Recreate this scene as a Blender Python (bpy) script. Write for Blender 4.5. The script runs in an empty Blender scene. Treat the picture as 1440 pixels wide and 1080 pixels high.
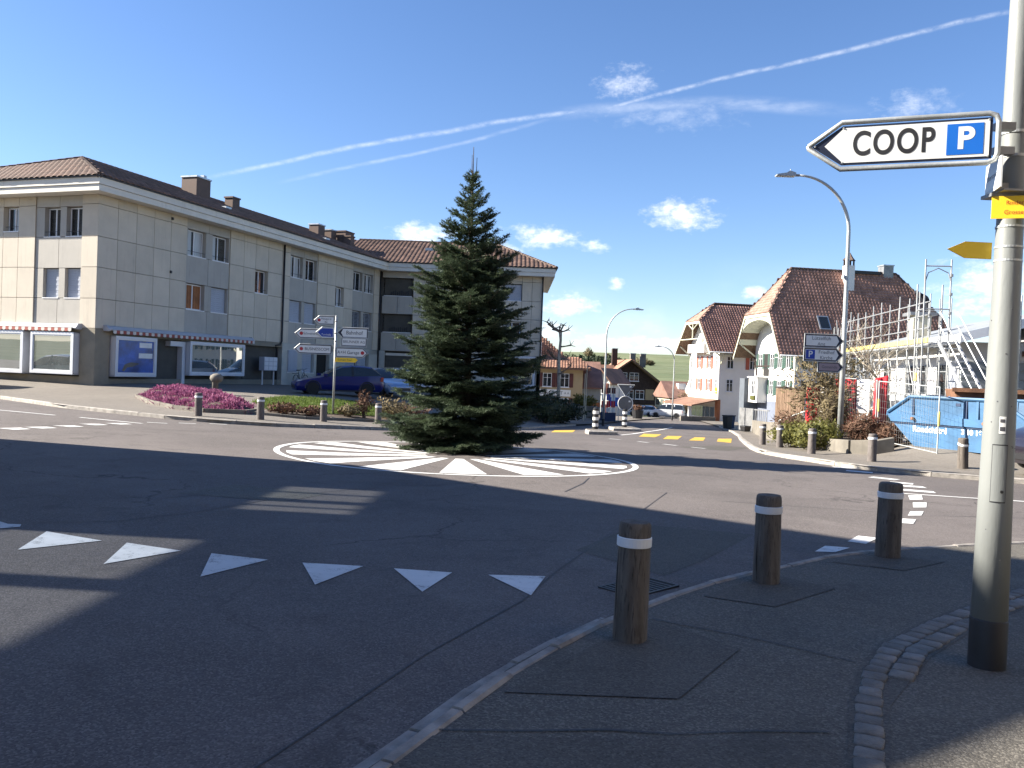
import bpy, bmesh, math, random
import numpy as np
from mathutils import Vector, Matrix
from mathutils.geometry import delaunay_2d_cdt
random.seed(7)
rng=np.random.default_rng(7)
R=math.radians
scene=bpy.context.scene
COL=scene.collection
# ---------------------------------------------------------------- camera
CAM_H=1.65
FPX,PITCH,ROLL=1153.,.0147,.0384
cam=bpy.data.cameras.new('camera'); cam.sensor_width=36; cam.lens=FPX/1440*36; cam.clip_end=12000; cam.clip_start=.05
camo=bpy.data.objects.new('camera',cam); COL.objects.link(camo)
_U=Vector((0,math.sin(PITCH),math.cos(PITCH)));_F=Vector((0,math.cos(PITCH),-math.sin(PITCH)));_R=Vector((1,0,0))
_cx=_R*math.cos(ROLL)+_U*math.sin(ROLL);_cy=-_R*math.sin(ROLL)+_U*math.cos(ROLL);_cz=-_F
camo.matrix_world=Matrix(((_cx.x,_cy.x,_cz.x,0),(_cx.y,_cy.y,_cz.y,0),(_cx.z,_cy.z,_cz.z,CAM_H),(0,0,0,1)))
scene.camera=camo
# ---------------------------------------------------------------- light
SUN_EL=R(30.3); SUN_ROT=R(-86)          # sun low on the left, a touch beyond the camera's side
sdir=Vector((math.sin(SUN_ROT)*math.cos(SUN_EL),math.cos(SUN_ROT)*math.cos(SUN_EL),math.sin(SUN_EL)))
sun=bpy.data.lights.new('sun','SUN'); sun.energy=5.0; sun.angle=R(.53); sun.color=(1,.92,.80)
suno=bpy.data.objects.new('sun',sun); COL.objects.link(suno); suno.location=(-40,0,40)
suno.rotation_euler=sdir.to_track_quat('Z','Y').to_euler()
scene.view_settings.view_transform='Standard'; scene.view_settings.look='None'
scene.view_settings.exposure=1.8; scene.view_settings.gamma=1.0
try: scene.view_settings.use_curve_mapping=False
except Exception: pass
scene.cycles.use_denoising=True
scene.cycles.max_bounces=6; scene.cycles.transparent_max_bounces=12
scene.cycles.caustics_reflective=False; scene.cycles.caustics_refractive=False
# ---------------------------------------------------------------- sky
world=bpy.data.worlds.new('World'); scene.world=world; world.use_nodes=True
class NT:
    """tiny helper around a node tree"""
    def __init__(s,t): s.t=t; s.n=t.nodes; s.l=t.links
    def new(s,typ,**kw):
        n=s.n.new(typ)
        for k,v in kw.items(): setattr(n,k,v)
        return n
    def put(s,sock,v):
        if isinstance(v,bpy.types.NodeSocket): s.l.new(v,sock)
        elif v is not None:
            if sock.type=='RGBA' and len(v)==3: v=(*v,1)
            sock.default_value=v
    def m(s,op,a,b=None,c=None,clamp=False):
        n=s.new('ShaderNodeMath',operation=op); n.use_clamp=clamp
        s.put(n.inputs[0],a)
        if b is not None: s.put(n.inputs[1],b)
        if c is not None: s.put(n.inputs[2],c)
        return n.outputs[0]
    def mix(s,f,a,b,blend='MIX'):
        n=s.new('ShaderNodeMix',data_type='RGBA',blend_type=blend)
        s.put(n.inputs[0],f); s.put(n.inputs[6],a); s.put(n.inputs[7],b); return n.outputs[2]
    def ramp(s,f,stops):
        n=s.new('ShaderNodeMapRange'); n.interpolation_type='SMOOTHSTEP'
        s.put(n.inputs[0],f); n.inputs[1].default_value=stops[0]; n.inputs[2].default_value=stops[1]
        n.inputs[3].default_value=stops[2] if len(stops)>2 else 0; n.inputs[4].default_value=stops[3] if len(stops)>3 else 1
        return n.outputs[0]
    def noise(s,vec,scale,detail=4,rough=.55,dist=0):
        n=s.new('ShaderNodeTexNoise'); n.inputs['Scale'].default_value=scale; n.inputs['Detail'].default_value=detail
        n.inputs['Roughness'].default_value=rough; n.inputs['Distortion'].default_value=dist
        if vec is not None: s.l.new(vec,n.inputs['Vector'])
        return n.outputs['Fac'],n.outputs['Color']
    def mapping(s,vec,scale=(1,1,1),loc=(0,0,0),rot=(0,0,0)):
        n=s.new('ShaderNodeMapping'); n.inputs['Scale'].default_value=scale; n.inputs['Location'].default_value=loc; n.inputs['Rotation'].default_value=rot
        s.l.new(vec,n.inputs['Vector']); return n.outputs[0]
def build_sky():
    w=NT(world.node_tree); w.n.clear()
    sky=w.new('ShaderNodeTexSky',sky_type='NISHITA',sun_disc=False); sky.sun_elevation=SUN_EL; sky.sun_rotation=SUN_ROT
    sky.altitude=550; sky.air_density=1.0; sky.dust_density=.35; sky.ozone_density=2.2
    tc=w.new('ShaderNodeTexCoord'); v=tc.outputs['Generated']
    sx=w.new('ShaderNodeSeparateXYZ'); w.l.new(v,sx.inputs[0]); X,Y,Z=sx.outputs
    az=w.m('MULTIPLY',w.m('ARCTAN2',X,Y),57.2958); el=w.m('MULTIPLY',w.m('ARCSINE',Z),57.2958)
    cv=w.new('ShaderNodeCombineXYZ'); w.put(cv.inputs[0],az); w.put(cv.inputs[1],w.m('MULTIPLY',el,1.7)); cvec=cv.outputs[0]
    nf,_=w.noise(cvec,.55,6,.6); nf2,_=w.noise(cvec,1.7,5,.6); nb,_=w.noise(cvec,.12,3,.5)
    nz=w.m('SUBTRACT',w.m('ADD',w.m('MULTIPLY',nf,1.6),w.m('MULTIPLY',nf2,.6)),1.1)
    total=None
    # cumulus: azimuth, elevation, half width, half height (degrees), density
    for (a,e,hw,hh,dn) in [(11.2,11.1,2.9,1.2,1.),(-6.6,9.3,2.6,1.1,1.),(1.8,9.4,2.9,1.0,.9),(5.3,8.9,1.3,.6,.8),(3.7,4.7,2.2,1.1,.95),(16.2,5.9,1.0,.65,.9),(7.0,6.4,.7,.55,.9),
                        (30.3,6.2,4.2,2.4,.9),(-1.0,8.6,1.6,.7,.7),(6.8,2.4,4.5,.6,.8),(10.5,2.3,4.0,.6,.8),(2.6,3.0,3.0,.8,.6),(-60,9,6,2,1),(-95,8,8,2.4,1),(55,9,5,2,1),(80,8,7,2,1),(120,9,8,2.5,1),(170,8,9,2,1),(-140,9,7,2,1)]:
        dx=w.m('DIVIDE',w.m('SUBTRACT',az,a),hw); dy=w.m('DIVIDE',w.m('SUBTRACT',el,e),hh)
        d=w.m('SQRT',w.m('ADD',w.m('MULTIPLY',dx,dx),w.m('MULTIPLY',dy,dy)))
        q=w.m('MULTIPLY',w.ramp(w.m('ADD',w.m('SUBTRACT',1.0,d),w.m('MULTIPLY',nz,1.3)),(.02,1.1)),dn)
        total=q if total is None else w.m('MAXIMUM',total,q)
    # thin veil close to the horizon, all the way round
    veil=w.m('MULTIPLY',w.m('MULTIPLY',w.ramp(nb,(.45,.75)),w.ramp(el,(9,1.5))),.35)
    total=w.m('MAXIMUM',total,veil)
    nw,_=w.noise(cvec,.9,7,.65); nw2,_=w.noise(w.mapping(cvec,(.5,.9,1)),.7,5,.6)
    def trail(co,a0,a1,wd,k,nn):
        f=w.m('ADD',w.m('MULTIPLY',az,co[1]),co[0]); f=w.m('ADD',f,w.m('MULTIPLY',w.m('MULTIPLY',az,az),co[2]))
        f=w.m('ADD',f,w.m('MULTIPLY',w.m('SUBTRACT',nb,.5),.6))
        dd=w.m('DIVIDE',w.m('ABSOLUTE',w.m('SUBTRACT',el,f)),wd)
        q=w.ramp(dd,(1.0,0.0)); q=w.m('MULTIPLY',q,w.ramp(az,(a0-2,a0+3))); q=w.m('MULTIPLY',q,w.ramp(az,(a1+3,a1-4)))
        return w.m('MULTIPLY',w.m('MULTIPLY',q,w.ramp(nn,(.2,.75))),k)
    for t in TRAILS: total=w.m('MAXIMUM',total,trail(t[0],t[1],t[2],t[3],t[4],nw if t[5]==0 else nw2))
    # one wispy tuft beside the trail
    for (a,e,hw,hh,dn) in [(7.1,19.4,2.6,1.4,.6),(25.4,17.2,3.0,1.1,.4),(10.5,17.4,6,1.2,.22)]:
        dx=w.m('DIVIDE',w.m('SUBTRACT',az,a),hw); dy=w.m('DIVIDE',w.m('SUBTRACT',el,e),hh)
        d=w.m('SQRT',w.m('ADD',w.m('MULTIPLY',dx,dx),w.m('MULTIPLY',dy,dy)))
        total=w.m('MAXIMUM',total,w.m('MULTIPLY',w.ramp(w.m('ADD',w.m('SUBTRACT',1.0,d),w.m('MULTIPLY',w.m('SUBTRACT',nw,.5),2.6)),(.1,1.4)),dn))
    skyc=w.new('ShaderNodeHueSaturation'); skyc.inputs['Saturation'].default_value=SKY_SAT; skyc.inputs['Value'].default_value=1; w.l.new(sky.outputs[0],skyc.inputs['Color'])
    skyt=w.mix(1.0,skyc.outputs[0],SKY_TINT,'MULTIPLY')
    shade=w.ramp(nf2,(.35,.65)); cc=w.mix(shade,CLOUD_LO,CLOUD_HI)
    col=w.mix(total,skyt,cc)
    bg=w.new('ShaderNodeBackground'); bg.inputs['Strength'].default_value=SKY_STR; w.l.new(col,bg.inputs[0])
    out=w.new('ShaderNodeOutputWorld'); w.l.new(bg.outputs[0],out.inputs[0])
SKY_STR=.0535; SKY_SAT=1.12; SKY_TINT=(1,1.,1.13); CLOUD_LO=(6.2,6.6,7.3); CLOUD_HI=(7.8,8.0,8.4)
TRAILS=[((17.098,.17058,-.00434),-20,5,.24,.4,0),((16.558,.26156,-.00317),5,31,.2,.45,0),((16.592,.28962,.0002),-15,1,.2,.28,1),((17.128,.16281,-.00713),3,21,.6,.28,1)]
build_sky()
# ---------------------------------------------------------------- terrain height
def sst(a,b,x):
    t=max(0.,min(1.,(x-a)/(b-a)));return t*t*(3-2*t)
TAB=[(-300,.9),(-60,.35),(-20,.15),(0,.0),(5,-.05),(8,-.11),(14,-.22),(20,-.35),(25,-.46),(30,-.64),(36,-.9),(41,-1.17),(46,-1.36),(63,-2.12),(90,-3.0),(130,-4.5),(160,-5.3),(250,-6.3),(9000,-6.6)]
def lin(y):
    if y<=TAB[0][0]: return TAB[0][1]
    for (a,b),(c,d) in zip(TAB,TAB[1:]):
        if y<=c: return b+(d-b)*(y-a)/(c-a)
    return TAB[-1][1]
KERB_L=[(-60,46),(-18.4,29.5),(-14.5,26.4),(-12.3,25.4),(-10.2,24.6),(-8.8,24.4),(-7.3,24.8),(-6,25.8),(-4.3,27.6),(-3,29.5),(-1.6,32.6),(-.4,36),(1,41),(2.6,48),(4.4,55),(7,64),(12,80),(20,105)]
KERB_R=[(24,104),(20.4,88),(17.4,68.4),(15.7,58.2),(13.2,47.5),(11.2,40),(9.4,33),(8.2,28),(7.7,25.3),(7.9,23.6),(8.4,21.75),(9.02,20.4),(9.9,19.6),(10.9,19.1),(12.5,18.4),(20,15.5),(45,8)]
def dkerb(x,y,K=KERB_L):
    best=1e9;sgn=1
    for (ax,ay),(bx,by) in zip(K,K[1:]):
        dx,dy=bx-ax,by-ay;t=max(0,min(1,((x-ax)*dx+(y-ay)*dy)/(dx*dx+dy*dy)))
        qx,qy=x-ax-t*dx,y-ay-t*dy;d=math.hypot(qx,qy)
        if d<best: best=d;sgn=1 if dx*(y-ay)-dy*(x-ax)>0 else -1
    return best*sgn
def G(x,y):
    s=.5+.03*min(abs(y),200)
    z=(lin(y-2*s)+2*lin(y-s)+3*lin(y)+2*lin(y+s)+lin(y+2*s))/9
    k=sst(4,20,y)*(1-sst(45,80,y))
    z-=.012*max(-22,min(25,x))*k
    z+=.025*min(40,max(0,-3.5-x))*sst(8,20,y)*(1-sst(60,110,y))
    if x<16 and 20<y<110 and x>-140:
        w=sst(.5,9,dkerb(x,y))*(1-sst(62,90,y))
        if w>0:
            tg=.33-.022*max(-10,min(12,x+19))-.012*max(0,y-50)
            z+=(tg-z)*w
    if x>7 and 10<y<70:
        w=sst(1.9,5.2,dkerb(x,y,KERB_R))*(1-sst(44,60,y))
        if w>0: z+=(-.05-z)*w
    if y>220 or abs(x)>200:
        r=max(sst(220,1500,y),sst(200,1600,abs(x)))
        z+=r*(35+9*math.sin(x*.0021+1.3)+5*math.sin(x*.006+y*.004)+3*math.sin(y*.009+x*.013))
    return z

# ---------------------------------------------------------------- object helpers
def tag(o,label=None,cat=None,group=None,kind=None):
    if label: o['label']=label
    if cat: o['category']=cat
    if group: o['group']=group
    if kind: o['kind']=kind
    return o
def thing(name,label,cat,loc=(0,0,0),rz=0,group=None):
    o=bpy.data.objects.new(name,None); o.empty_display_size=.2; COL.objects.link(o)
    o.location=loc; o.rotation_euler=(0,0,rz); return tag(o,label,cat,group)
def link(name,me,parent=None,loc=None,rot=None):
    o=bpy.data.objects.new(name,me); COL.objects.link(o); o.parent=parent
    if loc is not None: o.location=loc
    if rot is not None: o.rotation_euler=rot
    return o
class MB:
    def __init__(s): s.v=[]; s.f=[]; s.mi=[]; s.m=0
    def add(s,vs,fs):
        b=len(s.v); s.v+= [tuple(p) for p in vs]
        for f in fs: s.f.append(tuple(b+i for i in f)); s.mi.append(s.m)
        return s
    def box(s,x0,x1,y0,y1,z0,z1,M=None):
        if x0>x1: x0,x1=x1,x0
        if y0>y1: y0,y1=y1,y0
        if z0>z1: z0,z1=z1,z0
        vs=[(x0,y0,z0),(x1,y0,z0),(x1,y1,z0),(x0,y1,z0),(x0,y0,z1),(x1,y0,z1),(x1,y1,z1),(x0,y1,z1)]
        if M is not None: vs=[tuple(M@Vector(p)) for p in vs]
        return s.add(vs,[(0,3,2,1),(4,5,6,7),(0,1,5,4),(1,2,6,5),(2,3,7,6),(3,0,4,7)])
    def extr(s,poly,vec):
        """polygon (3d points) pushed along vec, closed"""
        n=len(poly); v=Vector(vec); vs=[Vector(p) for p in poly]+[Vector(p)+v for p in poly]
        nr=Vector((0,0,0))
        for i in range(n): nr+=vs[i].cross(vs[(i+1)%n])
        fl=nr.dot(v)>0
        a=tuple(range(n)); b=tuple(range(n,2*n))
        fs=[a[::-1] if fl else a, b if fl else b[::-1]]
        for i in range(n):
            j=(i+1)%n; q=(i,j,n+j,n+i); fs.append(q if fl else q[::-1])
        return s.add(vs,fs)
    def tube(s,pts,r,n=8,cap=True):
        pts=[Vector(p) for p in pts]; k=len(pts); rs=[r]*k if isinstance(r,(int,float)) else list(r)
        rings=[]; up=None
        for i in range(k):
            d=(pts[min(i+1,k-1)]-pts[max(i-1,0)])
            if d.length<1e-9: d=Vector((0,0,1))
            d.normalize()
            if up is None or abs(up.dot(d))>.999: up=Vector((0,0,1)) if abs(d.z)<.95 else Vector((1,0,0))
            a=d.cross(up).normalized(); b=a.cross(d).normalized(); up=b
            rings.append([pts[i]+(a*math.cos(2*math.pi*j/n)+b*math.sin(2*math.pi*j/n))*rs[i] for j in range(n)])
        vs=[p for q in rings for p in q]; fs=[]
        for i in range(k-1):
            for j in range(n):
                j2=(j+1)%n; fs.append((i*n+j,i*n+j2,(i+1)*n+j2,(i+1)*n+j))
        if cap: fs+= [tuple(range(n))[::-1],tuple(range((k-1)*n,k*n))]
        return s.add(vs,fs)
    def lathe(s,prof,n=16,c=(0,0,0),cap=True):
        vs=[];fs=[]
        for (r,z) in prof:
            for j in range(n): t=2*math.pi*j/n; vs.append((c[0]+r*math.cos(t),c[1]+r*math.sin(t),c[2]+z))
        k=len(prof)
        for i in range(k-1):
            for j in range(n):
                j2=(j+1)%n; fs.append((i*n+j,i*n+j2,(i+1)*n+j2,(i+1)*n+j))
        if cap: fs+=[tuple(range(n))[::-1],tuple(range((k-1)*n,k*n))]
        return s.add(vs,fs)
    def mesh(s,name,mats,smooth=False):
        me=bpy.data.meshes.new(name); me.from_pydata(s.v,[],s.f)
        if not isinstance(mats,(list,tuple)): mats=[mats]
        for m in mats: me.materials.append(m)
        if len(mats)>1: me.polygons.foreach_set('material_index',s.mi)
        if smooth: me.polygons.foreach_set('use_smooth',[True]*len(me.polygons))
        me.update(); return me
    def build(s,name,mats,parent=None,loc=None,rot=None,smooth=False,bevel=0):
        o=link(name,s.mesh(name,mats,smooth),parent,loc,rot)
        if bevel:
            b=o.modifiers.new('bevel','BEVEL'); b.width=bevel; b.segments=2; b.limit_method='ANGLE'; b.angle_limit=R(40)
        return o
def sharp(o,ang=35):
    """smooth shading that keeps hard edges"""
    me=o.data
    bm=bmesh.new(); bm.from_mesh(me)
    for f in bm.faces: f.smooth=True
    for e in bm.edges: e.smooth=not(len(e.link_faces)==2 and e.calc_face_angle(0)>R(ang))
    bm.to_mesh(me); bm.free(); return o
def copy_tree(o,parent=None):
    c=o.copy(); COL.objects.link(c); c.parent=parent
    for ch in o.children: copy_tree(ch,c)
    return c
def big_mesh(name,V,Fc,mats,parent=None,mi=None,col=None,smooth=False):
    """numpy arrays (all faces with the same vertex count) to a mesh object"""
    V=np.asarray(V,dtype=np.float32); Fc=np.asarray(Fc,dtype=np.int32); nf,k=Fc.shape
    me=bpy.data.meshes.new(name); me.vertices.add(len(V)); me.vertices.foreach_set('co',V.ravel())
    me.loops.add(nf*k); me.loops.foreach_set('vertex_index',Fc.ravel())
    me.polygons.add(nf); me.polygons.foreach_set('loop_start',np.arange(0,nf*k,k,dtype=np.int32))
    if not isinstance(mats,(list,tuple)): mats=[mats]
    for m in mats: me.materials.append(m)
    if mi is not None: me.polygons.foreach_set('material_index',np.asarray(mi,dtype=np.int32))
    if smooth: me.polygons.foreach_set('use_smooth',np.ones(nf,dtype=bool))
    if col is not None:
        a=me.attributes.new('tone','FLOAT','POINT'); a.data.foreach_set('value',np.asarray(col,dtype=np.float32))
    me.update(calc_edges=True); return link(name,me,parent)
def text_mesh(txt,size,mat,parent=None,M=None,name='lettering',align='CENTER',bold=0.,xs=1.,space=1.):
    cu=bpy.data.curves.new('t','FONT'); cu.body=txt; cu.size=size; cu.align_x=align; cu.align_y='CENTER'; cu.offset=bold; cu.space_character=space
    ob=bpy.data.objects.new('t',cu); COL.objects.link(ob)
    me=bpy.data.meshes.new_from_object(ob); bpy.data.objects.remove(ob); bpy.data.curves.remove(cu)
    me.transform(Matrix.Diagonal((xs,1,1,1)))
    me.transform(M if M is not None else Matrix.Identity(4)); me.materials.clear(); me.materials.append(mat)
    return link(name,me,parent)
def facing(o,u,w):
    """matrix that takes text (x,y) to axes u,w at origin o"""
    u=Vector(u).normalized(); w=Vector(w).normalized(); n=u.cross(w)
    return Matrix(((u.x,w.x,n.x,o[0]),(u.y,w.y,n.y,o[1]),(u.z,w.z,n.z,o[2]),(0,0,0,1)))
def drape(name,poly,off,mats,parent=None,res=1.2,zf=None):
    zf=zf or G
    n=len(poly); xs=[p[0] for p in poly]; ys=[p[1] for p in poly]
    # densify the outline
    out=[]
    for i in range(n):
        a=Vector(poly[i]); b=Vector(poly[(i+1)%n]); k=max(1,int((b-a).length/res))
        out+=[a.lerp(b,j/k) for j in range(k)]
    pts=list(out); m=len(out)
    def inside(x,y):
        c=False; j=n-1
        for i in range(n):
            if (ys[i]>y)!=(ys[j]>y) and x<(xs[j]-xs[i])*(y-ys[i])/(ys[j]-ys[i])+xs[i]: c=not c
            j=i
        return c
    if max(max(xs)-min(xs),max(ys)-min(ys))>res*1.5:
        x=min(xs)+res*.5
        while x<max(xs):
            y=min(ys)+res*.5
            while y<max(ys):
                if inside(x,y): pts.append(Vector((x,y)))
                y+=res
            x+=res
    r=delaunay_2d_cdt(pts,[(i,(i+1)%m) for i in range(m)],[list(range(m))],1,1e-4)
    vs=[(p.x,p.y,zf(p.x,p.y)+off) for p in r[0]]
    b=MB(); b.add(vs,[]); fs=[]
    for f in r[2]:
        a,bb,c=[r[0][i] for i in f[:3]]
        fs.append(f if (bb-a).cross(c-a)>0 else f[::-1])
    b.f=[tuple(f) for f in fs]; b.mi=[0]*len(fs)
    return b.build(name,mats,parent,smooth=True)
def ribbon(poly,w,off):
    """thin strip along a ground polyline"""
    pts=[]
    for a,b in zip(poly,poly[1:]):
        a=Vector(a);b=Vector(b);k=max(1,int((b-a).length/.6)); pts+=[a.lerp(b,j/k) for j in range(k)]
    pts.append(Vector(poly[-1])); m=MB(); vs=[];fs=[]
    for i,p in enumerate(pts):
        d=(pts[min(i+1,len(pts)-1)]-pts[max(0,i-1)]).normalized(); nn=Vector((-d.y,d.x))
        ww=w(i) if callable(w) else w
        for sg in (1,-1):
            q=p+nn*ww*.5*sg; vs.append((q.x,q.y,G(q.x,q.y)+off))
        if i: fs.append((2*i-2,2*i-1,2*i+1,2*i))
    return m.add(vs,fs)
# ---------------------------------------------------------------- materials
def mat(name,rgb,rough=.7,var=.12,scale=2.5,bump=0.,bscale=60,metal=0.,spec=.5,dirt=0.,stretch=(1,1,1),coat=0.,tone=0.,trans=0.,rnd=0.,streak=0.):
    m=bpy.data.materials.new(name); m.use_nodes=True; t=NT(m.node_tree); p=t.n['Principled BSDF']
    tc=t.new('ShaderNodeTexCoord'); oi=t.new('ShaderNodeObjectInfo'); va=t.new('ShaderNodeVectorMath',operation='ADD'); t.l.new(tc.outputs['Object'],va.inputs[0]); t.l.new(oi.outputs['Location'],va.inputs[1]); v=t.mapping(va.outputs[0],stretch)
    f,_=t.noise(v,scale,6,.6); c=tuple(rgb)
    col=t.mix(t.ramp(f,(.3,.7)),tuple(x*(1-var) for x in c),tuple(min(1,x*(1+var)) for x in c))
    if tone:
        at=t.new('ShaderNodeAttribute',attribute_name='tone'); k=t.m('ADD',t.m('MULTIPLY',t.m('SUBTRACT',at.outputs['Fac'],.5),tone*2),1.)
        cb=t.new('ShaderNodeCombineColor'); 
        for i in range(3): t.put(cb.inputs[i],k)
        col=t.mix(1.,col,cb.outputs[0],'MULTIPLY')
    if rnd:
        k=t.m('ADD',t.m('MULTIPLY',t.m('SUBTRACT',oi.outputs['Random'],.5),rnd*2),1.); cb=t.new('ShaderNodeCombineColor')
        for i in range(3): t.put(cb.inputs[i],k)
        col=t.mix(1.,col,cb.outputs[0],'MULTIPLY')
    if streak:
        sv=t.mapping(va.outputs[0],(1,1,.07)); sn,_=t.noise(sv,5.,6,.7); sm,_=t.noise(va.outputs[0],.35,4,.6); col=t.mix(t.m('MULTIPLY',t.m('MULTIPLY',t.ramp(sn,(.5,.72)),t.ramp(sm,(.35,.65))),streak),col,tuple(x*.45 for x in c))
    if dirt:
        d,_=t.noise(v,scale*.35,7,.68,.6); col=t.mix(t.m('MULTIPLY',t.ramp(d,(.52,.75)),dirt),col,tuple(x*.35+.01 for x in c))
    t.put(p.inputs['Base Color'],col); p.inputs['Metallic'].default_value=metal
    rr=t.m('ADD',rough,t.m('MULTIPLY',t.m('SUBTRACT',f,.5),.18),clamp=True); t.put(p.inputs['Roughness'],rr)
    p.inputs['Specular IOR Level'].default_value=spec; p.inputs['Coat Weight'].default_value=coat; p.inputs['Coat Roughness'].default_value=.05
    if trans: p.inputs['Transmission Weight'].default_value=trans
    if bump:
        bf,_=t.noise(v,bscale,4,.6); b=t.new('ShaderNodeBump'); b.inputs['Strength'].default_value=bump; b.inputs['Distance'].default_value=.02
        t.l.new(bf,b.inputs['Height']); t.l.new(b.outputs[0],p.inputs['Normal'])
    return m
def asphalt(name,rgb,light,patchy=.3,crack=1.,rough=.82,grain=1.):
    m=bpy.data.materials.new(name); m.use_nodes=True; t=NT(m.node_tree); p=t.n['Principled BSDF']
    tc=t.new('ShaderNodeTexCoord'); v=tc.outputs['Object']
    big,_=t.noise(v,.22,5,.6,.4); mid,_=t.noise(v,1.6,6,.65); 
    vo=t.new('ShaderNodeTexVoronoi'); vo.inputs['Scale'].default_value=95; t.l.new(v,vo.inputs['Vector'])
    sp=t.new('ShaderNodeSeparateColor'); t.l.new(vo.outputs['Color'],sp.inputs[0])
    fine,_=t.noise(v,320,2,.5)
    c=t.mix(t.ramp(big,(.3,.7)),tuple(x*(1-patchy) for x in rgb),tuple(x*(1+patchy) for x in rgb))
    c=t.mix(t.m('MULTIPLY',t.ramp(mid,(.35,.75)),.45),c,tuple(x*.78 for x in rgb))
    c=t.mix(t.m('MULTIPLY',t.ramp(sp.outputs[0],(.45,1.)),.55*grain),c,light)
    c=t.mix(t.m('MULTIPLY',t.ramp(sp.outputs[1],(.6,1.)),.5*grain),c,tuple(x*.35 for x in rgb))
    # oil and water stains, tyre wear
    st,_=t.noise(v,.9,8,.72,1.2); c=t.mix(t.m('MULTIPLY',t.ramp(st,(.52,.7)),.45),c,tuple(x*.45 for x in rgb))
    lt,_=t.noise(t.mapping(v,(1,1,1),(7,3,0)),.5,8,.7,.8); c=t.mix(t.m('MULTIPLY',t.ramp(lt,(.55,.75)),.3),c,light)
    if crack:
        wv=t.new('ShaderNodeVectorMath',operation='ADD'); _,nc=t.noise(v,.8,5,.6); sc=t.new('ShaderNodeVectorMath',operation='SCALE'); t.l.new(nc,sc.inputs[0]); sc.inputs['Scale'].default_value=1.4
        t.l.new(v,wv.inputs[0]); t.l.new(sc.outputs[0],wv.inputs[1])
        ve=t.new('ShaderNodeTexVoronoi',feature='DISTANCE_TO_EDGE'); ve.inputs['Scale'].default_value=.19; t.l.new(wv.outputs[0],ve.inputs['Vector'])
        ck=t.ramp(ve.outputs['Distance'],(.006,.0015)); gate=t.ramp(big,(.42,.62)); ck=t.m('MULTIPLY',t.m('MULTIPLY',ck,gate),.7*crack)
        c=t.mix(ck,c,tuple(x*.2 for x in rgb))
    t.put(p.inputs['Base Color'],c); t.put(p.inputs['Roughness'],t.m('ADD',rough,t.m('MULTIPLY',t.m('SUBTRACT',mid,.5),.2),clamp=True)); p.inputs['Specular IOR Level'].default_value=.35
    b=t.new('ShaderNodeBump'); b.inputs['Strength'].default_value=.45; b.inputs['Distance'].default_value=.006
    t.l.new(t.m('ADD',t.m('MULTIPLY',vo.outputs['Distance'],-1.),t.m('MULTIPLY',fine,.5)),b.inputs['Height']); t.l.new(b.outputs[0],p.inputs['Normal'])
    return m
def glass(name,tint=(.015,.02,.025),rough=.02):
    m=bpy.data.materials.new(name); m.use_nodes=True; t=NT(m.node_tree); p=t.n['Principled BSDF']
    tc=t.new('ShaderNodeTexCoord'); f,_=t.noise(tc.outputs['Object'],.9,2,.5)
    t.put(p.inputs['Base Color'],t.mix(f,tuple(x*.6 for x in tint),tuple(x*1.4 for x in tint)))
    p.inputs['Roughness'].default_value=rough; p.inputs['Specular IOR Level'].default_value=.7; p.inputs['IOR'].default_value=1.52
    b=t.new('ShaderNodeBump'); b.inputs['Strength'].default_value=.02; b.inputs['Distance'].default_value=.02; t.l.new(f,b.inputs['Height']); t.l.new(b.outputs[0],p.inputs['Normal'])
    return m
def clear_glass(name,k=.5,tint=(.9,.95,1)):
    m=bpy.data.materials.new(name); m.use_nodes=True; t=NT(m.node_tree); t.n.clear()
    tr=t.new('ShaderNodeBsdfTransparent'); tr.inputs[0].default_value=tuple(x*k for x in tint)+(1,)
    gl=t.new('ShaderNodeBsdfGlossy'); gl.inputs['Roughness'].default_value=.03; fr=t.new('ShaderNodeFresnel'); fr.inputs[0].default_value=1.5
    mx=t.new('ShaderNodeMixShader'); t.l.new(fr.outputs[0],mx.inputs[0]); t.l.new(tr.outputs[0],mx.inputs[1]); t.l.new(gl.outputs[0],mx.inputs[2])
    o=t.new('ShaderNodeOutputMaterial'); t.l.new(mx.outputs[0],o.inputs[0]); return m
def leafy(name,rgb,rgb2,rough=.6,trans=.25,scale=3.):
    m=bpy.data.materials.new(name); m.use_nodes=True; t=NT(m.node_tree); p=t.n['Principled BSDF']
    tc=t.new('ShaderNodeTexCoord'); f,_=t.noise(tc.outputs['Object'],scale,4,.6)
    at=t.new('ShaderNodeAttribute',attribute_name='tone')
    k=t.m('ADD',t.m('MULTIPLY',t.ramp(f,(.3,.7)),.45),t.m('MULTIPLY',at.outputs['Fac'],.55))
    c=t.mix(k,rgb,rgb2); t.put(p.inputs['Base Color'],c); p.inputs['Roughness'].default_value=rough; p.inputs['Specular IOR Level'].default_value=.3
    if trans:
        tb=t.new('ShaderNodeBsdfTranslucent'); t.l.new(c,tb.inputs[0]); mx=t.new('ShaderNodeMixShader'); mx.inputs[0].default_value=trans
        t.l.new(p.outputs[0],mx.inputs[1]); t.l.new(tb.outputs[0],mx.inputs[2]); t.l.new(mx.outputs[0],t.n['Material Output'].inputs[0])
    return m
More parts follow.
